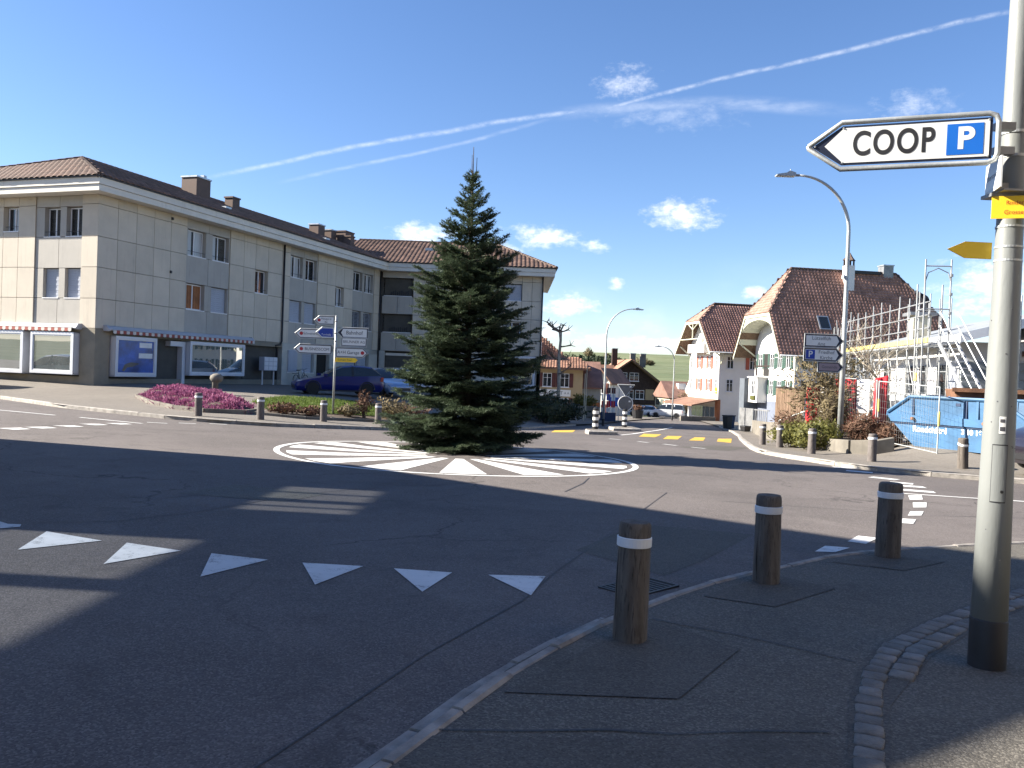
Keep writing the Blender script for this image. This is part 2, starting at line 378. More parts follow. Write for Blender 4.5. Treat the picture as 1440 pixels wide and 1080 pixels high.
def wood(name,rgb,rgb2,rough=.8,zs=.12,scale=16,band=None):
    m=bpy.data.materials.new(name); m.use_nodes=True; t=NT(m.node_tree); p=t.n['Principled BSDF']
    tc=t.new('ShaderNodeTexCoord'); v=t.mapping(tc.outputs['Object'],(1,1,zs)); f,_=t.noise(v,scale,6,.65,.3); g,_=t.noise(v,scale*4,5,.7)
    c=t.mix(t.ramp(f,(.3,.7)),rgb,rgb2); c=t.mix(t.m('MULTIPLY',t.ramp(g,(.52,.68)),.75),c,tuple(x*.25 for x in rgb))
    l,_=t.noise(tc.outputs['Object'],5,5,.6); c=t.mix(t.m('MULTIPLY',t.ramp(l,(.55,.75)),.35),c,tuple(min(1,x*1.8) for x in rgb2))
    t.put(p.inputs['Base Color'],c); p.inputs['Roughness'].default_value=rough; p.inputs['Specular IOR Level'].default_value=.25
    b=t.new('ShaderNodeBump'); b.inputs['Strength'].default_value=.6; b.inputs['Distance'].default_value=.01; t.l.new(t.m('ADD',g,f),b.inputs['Height']); t.l.new(b.outputs[0],p.inputs['Normal'])
    return m
def paint_mark(name,rgb,wear=.5):
    """road paint worn through to the asphalt in flecks"""
    m=bpy.data.materials.new(name); m.use_nodes=True; t=NT(m.node_tree); p=t.n['Principled BSDF']
    tc=t.new('ShaderNodeTexCoord'); v=tc.outputs['Object']; f,_=t.noise(v,7,8,.72); g,_=t.noise(v,90,3,.6); h,_=t.noise(v,.7,4,.6)
    k=t.m('MULTIPLY',t.ramp(t.m('ADD',t.m('MULTIPLY',f,.75),t.m('MULTIPLY',g,.4)),(.62,.72)),wear)
    c=t.mix(t.ramp(h,(.3,.7)),tuple(x*.78 for x in rgb),rgb); c=t.mix(t.m('MULTIPLY',t.ramp(f,(.35,.6)),.25),c,tuple(x*.7 for x in rgb)); c=t.mix(k,c,(.10,.10,.10))
    t.put(p.inputs['Base Color'],c); p.inputs['Roughness'].default_value=.75; p.inputs['Specular IOR Level'].default_value=.3
    b=t.new('ShaderNodeBump'); b.inputs['Strength'].default_value=.3; b.inputs['Distance'].default_value=.004; t.l.new(g,b.inputs['Height']); t.l.new(b.outputs[0],p.inputs['Normal'])
    return m
def terrain_mat():
    m=bpy.data.materials.new('terrain'); m.use_nodes=True; t=NT(m.node_tree); p=t.n['Principled BSDF']
    tc=t.new('ShaderNodeTexCoord'); v=tc.outputs['Object']
    a,_=t.noise(t.mapping(v,(.004,.012,1)),1,5,.55,.3); b_,_=t.noise(v,.05,6,.6); c_,_=t.noise(v,2.5,6,.65)
    c=t.mix(t.ramp(a,(.4,.6)),(.13,.16,.09),(.19,.21,.125)); c=t.mix(t.m('MULTIPLY',t.ramp(b_,(.4,.7)),.4),c,(.09,.09,.045))
    c=t.mix(t.m('MULTIPLY',t.ramp(c_,(.35,.7)),.4),c,(.05,.06,.02))
    t.put(p.inputs['Base Color'],c); p.inputs['Roughness'].default_value=.95; p.inputs['Specular IOR Level'].default_value=.1; return m
M={}
M['road']=asphalt('asphalt_road',(.112,.098,.091),(.225,.2,.186),.24)
M['pave']=asphalt('asphalt_pavement',(.098,.09,.076),(.235,.218,.185),.2,0)
M['pave_l']=asphalt('asphalt_forecourt',(.16,.143,.122),(.27,.245,.215),.12,.5)
M['patch']=asphalt('asphalt_patch',(.086,.079,.067),(.175,.16,.135),.2,0)
M['seam']=mat('bitumen_seam',(.03,.028,.027),.6,.3,8)
M['terrain']=terrain_mat()
M['white_paint']=paint_mark('white_road_paint',(.72,.72,.70),.75); M['yellow_paint']=paint_mark('yellow_road_paint',(.62,.40,.06),.8)
M['granite']=mat('granite_kerb',(.33,.305,.27),.8,.25,6,.5,90,dirt=.45); M['granite_shaded']=mat('shaded_granite_kerb',(.27,.25,.225),.8,.3,6,.5,90,dirt=.6)  # second one: same granite, shade put into its colour for the near kerb
M['sett']=mat('stone_sett',(.15,.14,.125),.75,.35,5,.6,60,dirt=.5,rnd=.25)
M['concrete']=mat('concrete',(.165,.15,.125),.85,.25,1.3,.5,40,dirt=.65,streak=.5)
M['panel']=mat('facade_panel',(.54,.485,.395),.75,.06,1.1,.12,120,dirt=.1,rnd=.05,streak=.35); M['panel2']=mat('facade_panel_grey',(.39,.37,.33),.7,.06,1.1,.12,120,dirt=.1,rnd=.05,streak=.35)
M['joint']=mat('facade_joint',(.08,.075,.065),.9); M['fascia']=mat('eaves_board',(.64,.61,.54),.6,.05,1,dirt=.12,streak=.3); M['plaster']=mat('plinth_plaster',(.24,.215,.165),.9,.1,2,.3,80,dirt=.2)
M['plaster_l']=mat('pale_plaster',(.46,.45,.40),.9,.06,2,.3,80,dirt=.1)
M['frame']=mat('white_window_frame',(.66,.67,.68),.4,.04); M['sill']=mat('white_sill',(.7,.7,.7),.5,.05); M['glass']=glass('window_glass'); M['glass2']=glass('shop_glass',(.10,.115,.115),.01); M['glass2'].node_tree.nodes['Principled BSDF'].inputs['IOR'].default_value=2.6; M['sheer']=mat('sheer_curtain',(.42,.43,.43),.8,.15,3,coat=.6,stretch=(9,9,.3))
M['blind']=mat('roller_blind',(.36,.39,.45),.6,.05,1); M['louvre']=mat('louvre_blind',(.19,.21,.25),.5,.08); M['curtain']=mat('orange_curtain',(.30,.12,.045),.8,.2,3)
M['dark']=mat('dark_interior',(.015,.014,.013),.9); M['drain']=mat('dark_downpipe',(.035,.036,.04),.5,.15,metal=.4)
M['tile']=mat('brown_roof_tile',(.165,.10,.075),.75,.25,1.2,.3,60,tone=.38,dirt=.25); M['tile_red']=mat('red_brown_roof_tile',(.30,.165,.125),.75,.25,.8,.3,60,tone=.34,dirt=.25); M['tile_old']=mat('weathered_roof_tile',(.28,.15,.10),.8,.3,.6,.3,60,tone=.35,dirt=.3)
M['ridge']=mat('ridge_tile',(.085,.055,.042),.8,.3,2); M['chimney']=mat('fibre_cement_chimney',(.13,.085,.066),.75,.12,3,dirt=.2); M['zinc']=mat('zinc_sheet',(.42,.44,.46),.4,.1,metal=.7)
M['awning']=mat('awning_cassette',(.40,.42,.46),.6,.06); M['aw_r']=mat('awning_red_stripe',(.33,.09,.07),.85,.1); M['aw_w']=mat('awning_white_stripe',(.6,.57,.52),.85,.1)
M['boxframe']=mat('display_frame',(.60,.62,.66),.45,.04,1,metal=.1); M['poster']=mat('blue_window_poster',(.018,.075,.32),.25,.55,1.3,spec=.6); M['paper']=mat('white_paper',(.75,.75,.72),.8,.05)
M['galv']=mat('galvanised_steel',(.44,.46,.455),.48,.13,4,.1,40,metal=.55,dirt=.12); M['galv_d']=mat('dull_steel',(.25,.255,.26),.5,.2,3,metal=.6,dirt=.2); M['pole']=mat('grey_green_pole_paint',(.19,.202,.196),.5,.08,3,.08,50,dirt=.12,stretch=(1,1,.25)); M['pole_dk']=mat('black_pole_foot',(.016,.016,.018),.6,.3,4)
M['black']=mat('black_plastic',(.015,.015,.017),.5,.2); M['white']=mat('white_sign_face',(.72,.73,.71),.35,.03); M['sign_grey']=mat('grey_sign_back',(.12,.125,.13),.55,.12,3); M['blue']=mat('blue_sign_face',(.012,.13,.52),.35,.05); M['blue2']=mat('deep_blue_sign',(.015,.05,.33),.35,.1); M['navy']=mat('navy_sign_border',(.012,.016,.035),.4,.1)
M['yellow']=mat('yellow_trail_sign',(.97,.62,.035),.4,.06); M['red']=mat('red_sign',(.42,.02,.03),.4,.1); M['ink']=mat('dark_lettering',(.02,.02,.022),.5); M['ink2']=mat('faded_lettering',(.08,.08,.09),.5); M['brownsign']=mat('mauve_sign_face',(.30,.24,.26),.5,.05)
M['bollard']=wood('weathered_log',(.082,.07,.06),(.15,.132,.115)); M['bollard_g']=wood('grey_post',(.115,.10,.095),(.16,.145,.135)); M['band']=mat('reflective_band',(.66,.68,.70),.35,.08)
M['trunk']=wood('fir_bark',(.07,.055,.04),(.14,.11,.085)); M['needle']=leafy('fir_needles',(.036,.062,.036),(.14,.18,.105),.5,.2,1.6)
M['twigwood']=wood('grey_twig',(.10,.075,.055),(.2,.16,.12)); M['birch']=mat('pale_bark',(.32,.28,.22),.8,.3,6)
M['heather']=leafy('heather_bloom',(.16,.04,.10),(.46,.17,.30),.8,.2,2.); M['heath_g']=leafy('heather_green',(.03,.045,.02),(.07,.08,.03),.8,.2)
M['grass']=leafy('grass_blades',(.075,.125,.022),(.16,.21,.045),.7,.3,1.); M['lawn']=mat('lawn_soil',(.08,.115,.028),.95,.3,4); M['soil']=mat('bare_soil',(.075,.055,.04),.95,.35,6,.8,30)
M['leaf_o']=leafy('olive_leaves',(.07,.08,.02),(.20,.19,.055),.6,.3); M['leaf_g']=leafy('green_leaves',(.03,.07,.02),(.09,.16,.04),.55,.3); M['leaf_b']=leafy('brown_twigs',(.075,.04,.028),(.17,.095,.06),.8,.15); M['leaf_d']=leafy('dark_evergreen',(.012,.02,.01),(.035,.05,.02),.7,.1); M['leaf_t']=leafy('tan_twigs',(.10,.08,.045),(.20,.16,.085),.8,.2)
M['wallw']=mat('white_render',(.72,.71,.68),.9,.04,.6,.2,60,dirt=.06); M['wallc']=mat('cream_render',(.55,.50,.37),.9,.06,.6,.2,60,dirt=.1); M['ochre']=mat('ochre_render',(.36,.28,.16),.9,.08,.8,.2,60,dirt=.12); M['founding']=mat('cream_arch_boards',(.47,.48,.38),.7,.05,1,stretch=(1,1,8))
M['shut_g']=mat('green_shutter',(.035,.075,.06),.6,.1); M['shut_r']=mat('red_shutter',(.42,.11,.07),.6,.1); M['shut_b']=mat('maroon_shutter',(.095,.025,.02),.6,.15); M['timber']=wood('dark_timber',(.03,.021,.019),(.055,.04,.035),.8,1.,2); M['timber_b']=wood('brown_boards',(.115,.075,.048),(.19,.13,.09),.8,.15,8); M['plinth']=mat('grey_blue_plinth',(.14,.16,.21),.85,.1,2)
M['brick_o']=mat('orange_render',(.34,.13,.06),.85,.1)
M['steel_sc']=mat('scaffold_tube',(.36,.375,.38),.45,.12,3,metal=.4); M['scaf_y']=mat('yellow_toe_board',(.68,.55,.16),.6,.15,3,dirt=.15); M['plank']=mat('aluminium_deck',(.5,.51,.52),.45,.1,metal=.5)
M['skip']=mat('blue_skip_paint',(.042,.125,.245),.55,.18,1.2,.2,30,dirt=.55); M['skip_d']=mat('dark_blue_groove',(.012,.03,.08),.6); M['rust']=mat('rust',(.20,.10,.055),.85,.3,2,.4,30,dirt=.2); M['redcloth']=mat('red_tarpaulin',(.50,.012,.022),.6,.1,2); M['whitecloth']=mat('white_tarpaulin',(.74,.72,.69),.6,.05,2)
M['annex']=mat('dark_grey_annex',(.09,.105,.125),.8,.1,2); M['membrane']=mat('grey_roof_membrane',(.22,.24,.26),.8,.1,2); M['cladding']=mat('grey_cladding',(.25,.28,.29),.7,.06,2)
M['rubber']=mat('tyre_rubber',(.012,.012,.013),.8,.2); M['rim']=mat('alloy_rim',(.35,.36,.38),.35,.1,metal=.8); M['car_blue']=mat('dark_blue_car_paint',(.006,.012,.12),.3,.06,1,coat=.35,spec=.3); M['car_sky']=mat('pale_blue_car_paint',(.25,.35,.52),.3,.05,1,coat=1.,metal=.3); M['car_white']=mat('white_car_paint',(.72,.73,.75),.3,.03,1,coat=1.); M['car_dark']=mat('dark_car_paint',(.015,.012,.018),.3,.05,1,coat=1.); M['car_grey']=mat('grey_car_paint',(.22,.235,.26),.3,.05,1,coat=1.,metal=.4)
M['carglass']=glass('car_glass',(.02,.025,.03)); M['lamp_r']=mat('tail_lamp',(.32,.015,.015),.2,.1,coat=1.); M['lamp_w']=mat('head_lamp',(.55,.57,.6),.15,.1,coat=1.); M['orange']=mat('orange_plastic',(.7,.2,.02),.4)
# ---------------------------------------------------------------- ground, roads, pavements
def ground_sheet():
    xs=sorted(set([-5000,-3000,-1800,-1200,-800,-500,-350,-250,-180]+list(range(-140,141,3))+[180,250,350,500,800,1200,1800,3000,5000]))
    ys=sorted(set([-2500,-1500,-800,-400,-200,-120,-80]+list(range(-60,160,3))+list(range(160,300,12))+list(range(300,1600,40))+[1800,2100,2500,3200,4500,6500]))
    V=[(x,y,G(x,y)-(.14 if (abs(x)<70 and -40<y<150) else .02)) for y in ys for x in xs]; n=len(xs)
    Fc=[(j*n+i,j*n+i+1,(j+1)*n+i+1,(j+1)*n+i) for j in range(len(ys)-1) for i in range(n-1)]
    return tag(big_mesh('ground',V,Fc,M['terrain'],smooth=True),kind='structure')
ground_sheet()
road=tag(drape('road',[(-85,-30),(45,-30),(45,9),(20,16.5),(12.5,19.5),(9.5,22),(9,26),(9.5,30),(12.5,40),(17,58),(19,68),(22.5,88),(27,108),(40,138),(46,165),(26,165),(20,108),(11.4,80),(6.4,64),(3.8,55),(2,48),(.4,41),(-1,36),(-2,32.6),(-3.6,30),(-6.4,26.6),(-9,25.2),(-12,26),(-18.4,30.3),(-85,57)],0,M['road'],res=1.3),kind='structure')
def mark(poly,m='white_paint',name='marking',off=.006):
    return drape(name,poly,off,M[m],road,res=.5)
for t in [[(-4.53, 8.06), (-3.82, 7.73), (-4.3, 7.2)], [(-3.56, 7.68), (-2.95, 7.43), (-3.34, 6.8)], [(-2.65, 7.37), (-2.09, 7.2), (-2.42, 6.5)], [(-1.77, 7.14), (-1.23, 7.1), (-1.48, 6.39)], [(-0.96, 7.06), (-0.45, 6.99), (-0.63, 6.3)], [(-0.14, 6.96), (0.35, 6.99), (0.21, 6.32)], [(-5.52, 8.67), (-4.85, 8.18), (-5.21, 7.76)]][:6]: mark(t,name='yield_triangle')
mark([(-5.52,8.67),(-5.1,8.36),(-4.96,8.36),(-4.9,8.24),(-5.02,8.12),(-5.2,8.14),(-5.35,8.2),(-5.5,8.1)],name='worn_marking')
# painted disc of the mini roundabout: white ring and radial rays
CX,CY,CR=-1.15,18.6,4.05
def ringpoly(cx,cy,r0,r1,a0,a1,n):
    return [(cx+r1*math.cos(a0+(a1-a0)*i/n),cy+r1*math.sin(a0+(a1-a0)*i/n)) for i in range(n+1)]+[(cx+r0*math.cos(a1+(a0-a1)*i/n),cy+r0*math.sin(a1+(a0-a1)*i/n)) for i in range(n+1)]
for k in range(4): mark(ringpoly(CX,CY,CR-.13,CR,k*math.pi/2,(k+1)*math.pi/2-.002,24),name='ring_marking')
NR=15
for k in range(NR):
    a=2*math.pi*k/NR+R(275); h=2*math.pi/NR*.275
    r1=CR-.27; r0=.75
    mark([(CX+r0*math.cos(a-h),CY+r0*math.sin(a-h)),(CX+r1*math.cos(a-h),CY+r1*math.sin(a-h)),(CX+(r1+.03)*math.cos(a),CY+(r1+.03)*math.sin(a)),(CX+r1*math.cos(a+h),CY+r1*math.sin(a+h)),(CX+r0*math.cos(a+h),CY+r0*math.sin(a+h))],name='ray_marking')
def strip(a,b,w,m='white_paint',name='dash_marking'):
    d=Vector((b[0]-a[0],b[1]-a[1])).normalized(); n=Vector((-d.y,d.x))*w*.5
    return mark([(a[0]+n.x,a[1]+n.y),(a[0]-n.x,a[1]-n.y),(b[0]-n.x,b[1]-n.y),(b[0]+n.x,b[1]+n.y)],m,name)
for (x,y) in [(-10.86,17.9),(-10.64,18.55),(-10.46,19.38),(-10.4,20.43),(-10.18,21.27)]:
    mark([(x-.28,y-.14),(x-.02,y+.3),(x+.3,y+.16),(x+.16,y-.2)],name='yield_triangle')
strip((-14.9,23.1),(-12.57,22.6),.14); strip((-11.83,22.5),(-9.87,21.97),.14)
for a,b in [((-10.0,22.55),(-9.5,22.7)),((-9.39,23.2),(-8.98,23.4)),((-8.77,23.9),(-8.35,24.15)),((-6.81,26.2),(-6.4,26.5)),((-6.2,26.9),(-5.75,27.3))]: strip(a,b,.13)
for a,b in [((8.32,21.98),(8.8,21.83)),((8.3,20.96),(8.92,20.9)),((8.24,20.01),(8.78,19.76)),((8.17,18.48),(8.58,18.07)),((8.1,17.4),(8.5,17.19)),((7.8,16.7),(8.42,16.55)),((7.5,15.8),(8.12,15.58))]: strip(a,b,.36)
strip((7.2,15.05),(9.23,14.63),.12,name='lane_line'); strip((9.23,14.63),(30,10.6),.12,name='lane_line')
for q in [[(7.2, 14.73), (7.5, 14.84), (7.16, 14.12), (6.88, 14.01)], [(6.73, 13.6), (7.01, 13.69), (6.64, 12.97), (6.39, 12.89)], [(6.09, 12.37), (6.33, 12.44), (6.04, 11.93), (5.8, 11.85)], [(5.56, 11.52), (5.74, 11.48), (5.48, 11.03), (5.31, 11.05)], [(4.22, 9.81), (4.41, 9.71), (4.07, 9.25), (3.91, 9.37)], [(3.52, 9.02), (3.77, 8.96), (3.49, 8.66), (3.27, 8.65)]]: mark(q,name='edge_marking')
for q in [[(2.23, 41.06), (3.43, 43.2), (2.89, 38.05), (1.78, 35.67)], [(7.0, 42.97), (8.0, 43.34), (6.4, 36.16), (5.64, 35.93)], [(7.91, 41.09), (8.77, 41.82), (7.05, 34.41), (6.31, 33.82)], [(9.24, 40.97), (9.86, 41.34), (8.08, 34.22), (7.36, 33.68)], [(10.26, 40.38), (11.33, 41.86), (8.95, 33.14), (8.63, 34.17)]]: mark(q[::-1],'yellow_paint','zebra_stripe')
for a,b in [[(3.72, 30.83), (4.08, 30.3)], [(4.6, 29.44), (4.89, 28.89)], [(5.31, 28.32), (5.64, 27.61)], [(5.98, 26.99), (6.33, 26.5)]]: strip(a,b,.16)
strip((4.92,36.92),(12.7,64.42),.16,name='lane_line')
# seams and repairs in the road surface
def seam(pts,w=.018,parent=road,off=.004,name='tar_seam'):
    return ribbon(pts,(lambda i: w*.7*(.5+.9*random.random())),off).build(name,M['seam'],parent)
seam([(-1.3,2.6),(-0.89,3.67),(-0.45,4.86),(0.14,6.16),(0.44,7.17),(1.47,10.09),(2.6,13.4)],.022)
seam([(-7.2,10.2),(-6.49,10.46),(-5.42,10.17),(-5.2,10.66),(-4.45,10.3),(-3.8,11.39),(-3.2,12.6),(-1.4,13.2)],.03)
seam([(-5.2,8.4),(-4.18,8.75),(-3.6,9.6),(-2.8,11.4),(-1.9,12.5)],.026); seam([(-3.0,23.4),(-6,22.0),(-10,19.5),(-15,18)],.03)
seam([(.9,12.9),(1.3,14.2),(1.5,15.2)],.03); seam([(-.4,13.8),(-1.2,12.9),(-2.2,12.7)],.03); seam([(3.3,12.6),(6.2,12.0),(9.4,12.4)],.02)
drape('asphalt_repair',[(-4.4,10.9),(-2.9,10.6),(-2.5,11.5),(-4.0,12.0)],.003,M['pave'],road); drape('asphalt_repair',[(1.4,7.2),(1.9,7.9),(2.9,9.6),(1.6,10.0),(.7,8.2)],.0025,M['patch'],road); drape('asphalt_repair',[(6.9,25.8),(8.6,29),(7.4,29.4),(5.4,26.6)],.003,M['patch'],road)
# kerb stones
def kerb_run(parent,poly,h,w,L=1.,z0=-.12,name='kerb_stone',m='granite',seed=1,skip=None,side=1):
    rd=random.Random(seed); pts=[Vector(p) for p in poly]; seg=[(b-a).length for a,b in zip(pts,pts[1:])]; tot=sum(seg)
    def P(s):
        for i,l in enumerate(seg):
            if s<=l or i==len(seg)-1: return pts[i].lerp(pts[i+1],min(1,s/l))
            s-=l
    s=0
    while s<tot-.05:
        l=min(L*rd.uniform(.85,1.15),tot-s); a=P(s+.008); b=P(s+l-.008); d=(b-a); 
        if d.length<.03: break
        mid=(a+b)/2; dn=d.normalized(); n=Vector((-dn.y,dn.x)); ang=math.atan2(d.y,d.x); hh=h+rd.uniform(-.006,.008)
        za,zb=G(a.x,a.y),G(b.x,b.y); zm=(za+zb)/2; sl=(zb-za)/d.length; x=d.length/2; c=.016; ww=w*rd.uniform(.94,1.03)
        k=MB(); y0,y1=(0,ww) if side>0 else (-ww,0)
        prof=[(y0,z0),(y0,hh-c),(y0+c,hh),(y1-c,hh),(y1,hh-c),(y1,z0)]
        vs=[(-x,y,z-sl*x) for y,z in prof]+[(-x+c*.0+x*2,y,z+sl*x) for y,z in prof]; n6=6
        k.add(vs,[tuple(range(6)),tuple(range(11,5,-1))]+[(i,(i+1)%6,6+(i+1)%6,6+i)[::-1] for i in range(6)])
        k.build(name,M[m],parent,(mid.x,mid.y,zm),(0,0,ang)); s+=l
def pavement(name,kerb,back,h,m,res=1.2): return tag(drape(name,kerb+back,h,M[m],res=res),kind='structure')
PV_L=pavement('pavement_left',KERB_L,[(20,112),(2,112),(-20,90),(-75,80),(-75,52)],.1,'pave_l')
kerb_run(PV_L,KERB_L[1:15],.11,.16,1.1,seed=3,side=1)
kerb_run(PV_L,[(-52,42.9),(-18.4,29.5)],.11,.16,1.6,seed=4,side=1)
PV_R=pavement('pavement_right',KERB_R,[(60,10),(60,40),(35,62),(33,112)],.1,'pave_l')
kerb_run(PV_R,KERB_R[2:16],.11,.18,1.15,seed=5,side=1)
KN=[(-1.3,1.6),(-.53,3.29),(-.33,3.7),(-.16,4.12),(.1,4.63),(.46,5.23),(.77,5.7),(1.06,6.01),(1.41,6.52),(2.17,7.27),(2.64,7.65),(3.33,8.29),(3.87,8.59),(4.77,9.02),(6.03,9.52),(9,10.2),(16,9.6),(30,6)]
PV_N=tag(drape('pavement_near',KN+[(30,-12),(-4.2,-12),(-2.2,-1.5)],.055,M['pave'],res=.6),kind='structure')
kerb_run(PV_N,KN,.068,.085,.62,seed=8,side=-1,m='granite_shaded')
kerb_run(PV_N,[(-1.42,1.68),(-.64,3.36),(-.44,3.78),(-.27,4.2),(0,4.7),(.36,5.3),(.68,5.78)],.012,.1,.55,seed=9,side=-1,name='gutter_stone',m='granite_shaded')
for q in [[(.02,4.16),(.91,4.16),(1.46,5.01),(1.02,5.6),(.72,5.22)],[(1.54,6.29),(2.01,6.05),(2.73,6.73),(2.33,7.2)],[(3.13,7.84),(3.69,7.57),(4.35,8.08),(3.91,8.3)]]:
    drape('asphalt_repair',q,.059,M['patch'],PV_N,res=.5); seam(q[:3],.008,PV_N,.0605)
drape('asphalt_repair',[(-.3,3.62),(1.5,3.72),(1.48,3.4),(-.5,3.2)],.0585,M['patch'],PV_N,res=.4)
seam([(-.3,3.68),(.1,3.7),(.5,3.75),(.8,3.73),(1.2,3.8),(1.55,3.82)],.02,PV_N,.062); seam([(1.02,5.6),(1.6,5.25),(2.1,4.85)],.014,PV_N,.062)
# the band of granite setts across the near pavement
def setts():
    rd=random.Random(12)
    L=[(1.2,2.6),(1.51,3.46),(1.84,4.23),(2.1,4.73),(2.42,5.2),(2.95,5.74),(3.63,6.35),(4.49,7.07),(6,8.2)]; base=[]
    pts=[Vector(p) for p in L]; meshes=[]
    for k in range(6):
        b=MB(); sx,sy=rd.uniform(.055,.064),rd.uniform(.056,.066); h=.007
        ring=[(-sx,-sy*.8),(-sx*.8,-sy),(sx*.85,-sy),(sx,-sy*.75),(sx,sy*.8),(sx*.8,sy),(-sx*.75,sy),(-sx,sy*.7)]
        ring=[(x*rd.uniform(.93,1.05),y*rd.uniform(.93,1.05)) for x,y in ring]
        vs=[(x,y,-.06) for x,y in ring]+[(x,y,h*.2) for x,y in ring]+[(x*.9,y*.9,h+rd.uniform(-.003,.003)) for x,y in ring]
        fs=[(i,(i+1)%8,8+(i+1)%8,8+i) for i in range(8)]+[(8+i,8+(i+1)%8,16+(i+1)%8,16+i) for i in range(8)]+[tuple(range(16,24))]
        b.add(vs,fs); meshes.append(b.mesh('sett',M['sett'],True))
    drape('sett_bedding',[tuple(p+Vector((-.02,.02))) for p in pts]+[(6.2,7.95),(4.67,6.85),(3.83,6.14),(3.14,5.52),(2.63,5.0),(2.32,4.6),(1.99,4.16),(1.66,3.41),(1.34,2.55)],.0575,M['patch'],PV_N,res=.4)
    for row in range(2):
        s=0; seg=list(zip(pts,pts[1:])); tot=sum((b-a).length for a,b in seg)
        while s<tot:
            q=s
            for i,(a,b) in enumerate(seg):
                l=(b-a).length
                if q<=l: break
                q-=l
            p=a.lerp(b,q/l); d=(b-a).normalized(); n=Vector((d.y,-d.x)); p=p+n*(.065+.135*row)
            s+=.137
            if row==1 and p.y<4.55: continue
            o=link('sett',rd.choice(meshes),PV_N,(p.x,p.y,G(p.x,p.y)+.062+rd.uniform(-.006,.004)),(0,0,math.atan2(d.y,d.x)+rd.uniform(-.09,.09)))
setts()
# drain grate
def grate():
    t=thing('drain_grate','cast iron drain grate at the kerb behind the nearest log bollard','grate',(1.23,6.62,G(1.23,6.62)),R(44))
    b=MB(); b.box(-.3,.3,-.02,.0,-.03,.012); b.box(-.3,.3,.34,.36,-.03,.012); b.box(-.3,-.28,0,.34,-.03,.012); b.box(.28,.3,0,.34,-.03,.012); b.build('frame',M['drain'],t)
    MB().box(-.28,.28,0,.34,.005,.0065).build('shaft',M['dark'],t)
    for i in range(9): MB().box(-.26+i*.058,-.235+i*.058,.005,.335,.007,.012).build('bar',M['drain'],t)
grate()
# traffic islands
def island(poly,label):
    n=len(poly); cx=sum(p[0] for p in poly)/n; cy=sum(p[1] for p in poly)/n
    t=thing('traffic_island',label,'traffic island',(cx,cy,G(cx,cy)),0,'islands in the far street mouth')
    # rounded outline
    out=[]
    for i in range(n):
        a,b,c=Vector(poly[i-1]),Vector(poly[i]),Vector(poly[(i+1)%n])
        for k in range(4):
            u=.15+.7*k/3; out.append((a.lerp(b,.5+.5*u*.99) if u<.5 else b.lerp(c,(u-.5))))
    b=MB(); m=len(out)
    vs=[(p.x-cx,p.y-cy,G(p.x,p.y)-G(cx,cy)-.03) for p in out]+[(p.x-cx,p.y-cy,G(p.x,p.y)-G(cx,cy)+.13) for p in out]+[((p.x-cx)*.9,(p.y-cy)*.93,G(p.x,p.y)-G(cx,cy)+.16) for p in out]
    b.add(vs,[(i,(i+1)%m,m+(i+1)%m,m+i) for i in range(m)]+[(m+i,m+(i+1)%m,2*m+(i+1)%m,2*m+i) for i in range(m)]); b.build('kerb',M['granite'],t)
    c=MB(); c.add(vs[2*m:],[tuple(range(m))]); c.build('surface',M['pave_l'],t); return t
island([(3.2,35.2),(4.85,36.4),(5.0,42.6),(3.9,42.4)],'low kerbed island carrying the shorter striped post'); island([(5.6,46.2),(7.6,47),(8.4,57),(6.6,56)],'low kerbed island carrying the sign backs')
# ---------------------------------------------------------------- the panelled apartment block
TH=.326
block=thing('apartment_block','three-storey beige panelled apartment block with shops below and hipped brown roof','building',(-18.85,36.93,0),math.pi/2-TH)
wing=thing('apartment_wing','grey-beige apartment wing with loggias and hipped tile roof behind the fir','building',(-10.24,62.38,0),0)
def FP(face):
    return {'long':lambda u,o,z:(u,-o,z),'short':lambda u,o,z:(-o,u,z),'wing':lambda u,o,z:(u,-o,z),'end':lambda u,o,z:(12.35+o,u,z)}[face]
def fbox(b,face,u0,u1,o0,o1,z0,z1):
    f=FP(face); p=f(u0,o0,z0); q=f(u1,o1,z1); return b.box(p[0],q[0],p[1],q[1],p[2],q[2])
_pc={}
def panel(face,u0,u1,z0,z1,m='panel',o0=-.3,o1=0.,parent=None,name='panel'):
    g=.011; u0+=g;u1-=g;z0+=g;z1-=g; f=FP(face); key=(face,round(u1-u0,3),round(z1-z0,3),m,o0,o1)
    if key not in _pc:
        q0=Vector(f(0,0,0)); b=MB(); fbox(b,face,0,u1-u0,o0,o1,0,z1-z0); b.v=[tuple(Vector(p)-q0) for p in b.v]; _pc[key]=b.mesh(name,M[m])
    return link(name,_pc[key],parent or (wing_wall if face in('wing','end') else wall_part),f(u0,0,z0))
RZ=[2.9,4.25,5.66,7.05,8.5,8.93]
w_=MB(); w_.box(.3,30,.3,13.7,-.5,8.95)
wall_part=w_.build('wall',M['joint'],block)
w_=MB(); w_.box(-3,12.05,.3,12,-2.5,8.95); wing_wall=w_.build('wall',M['joint'],wing)
PB=lambda face: wing if face in('wing','end') else block
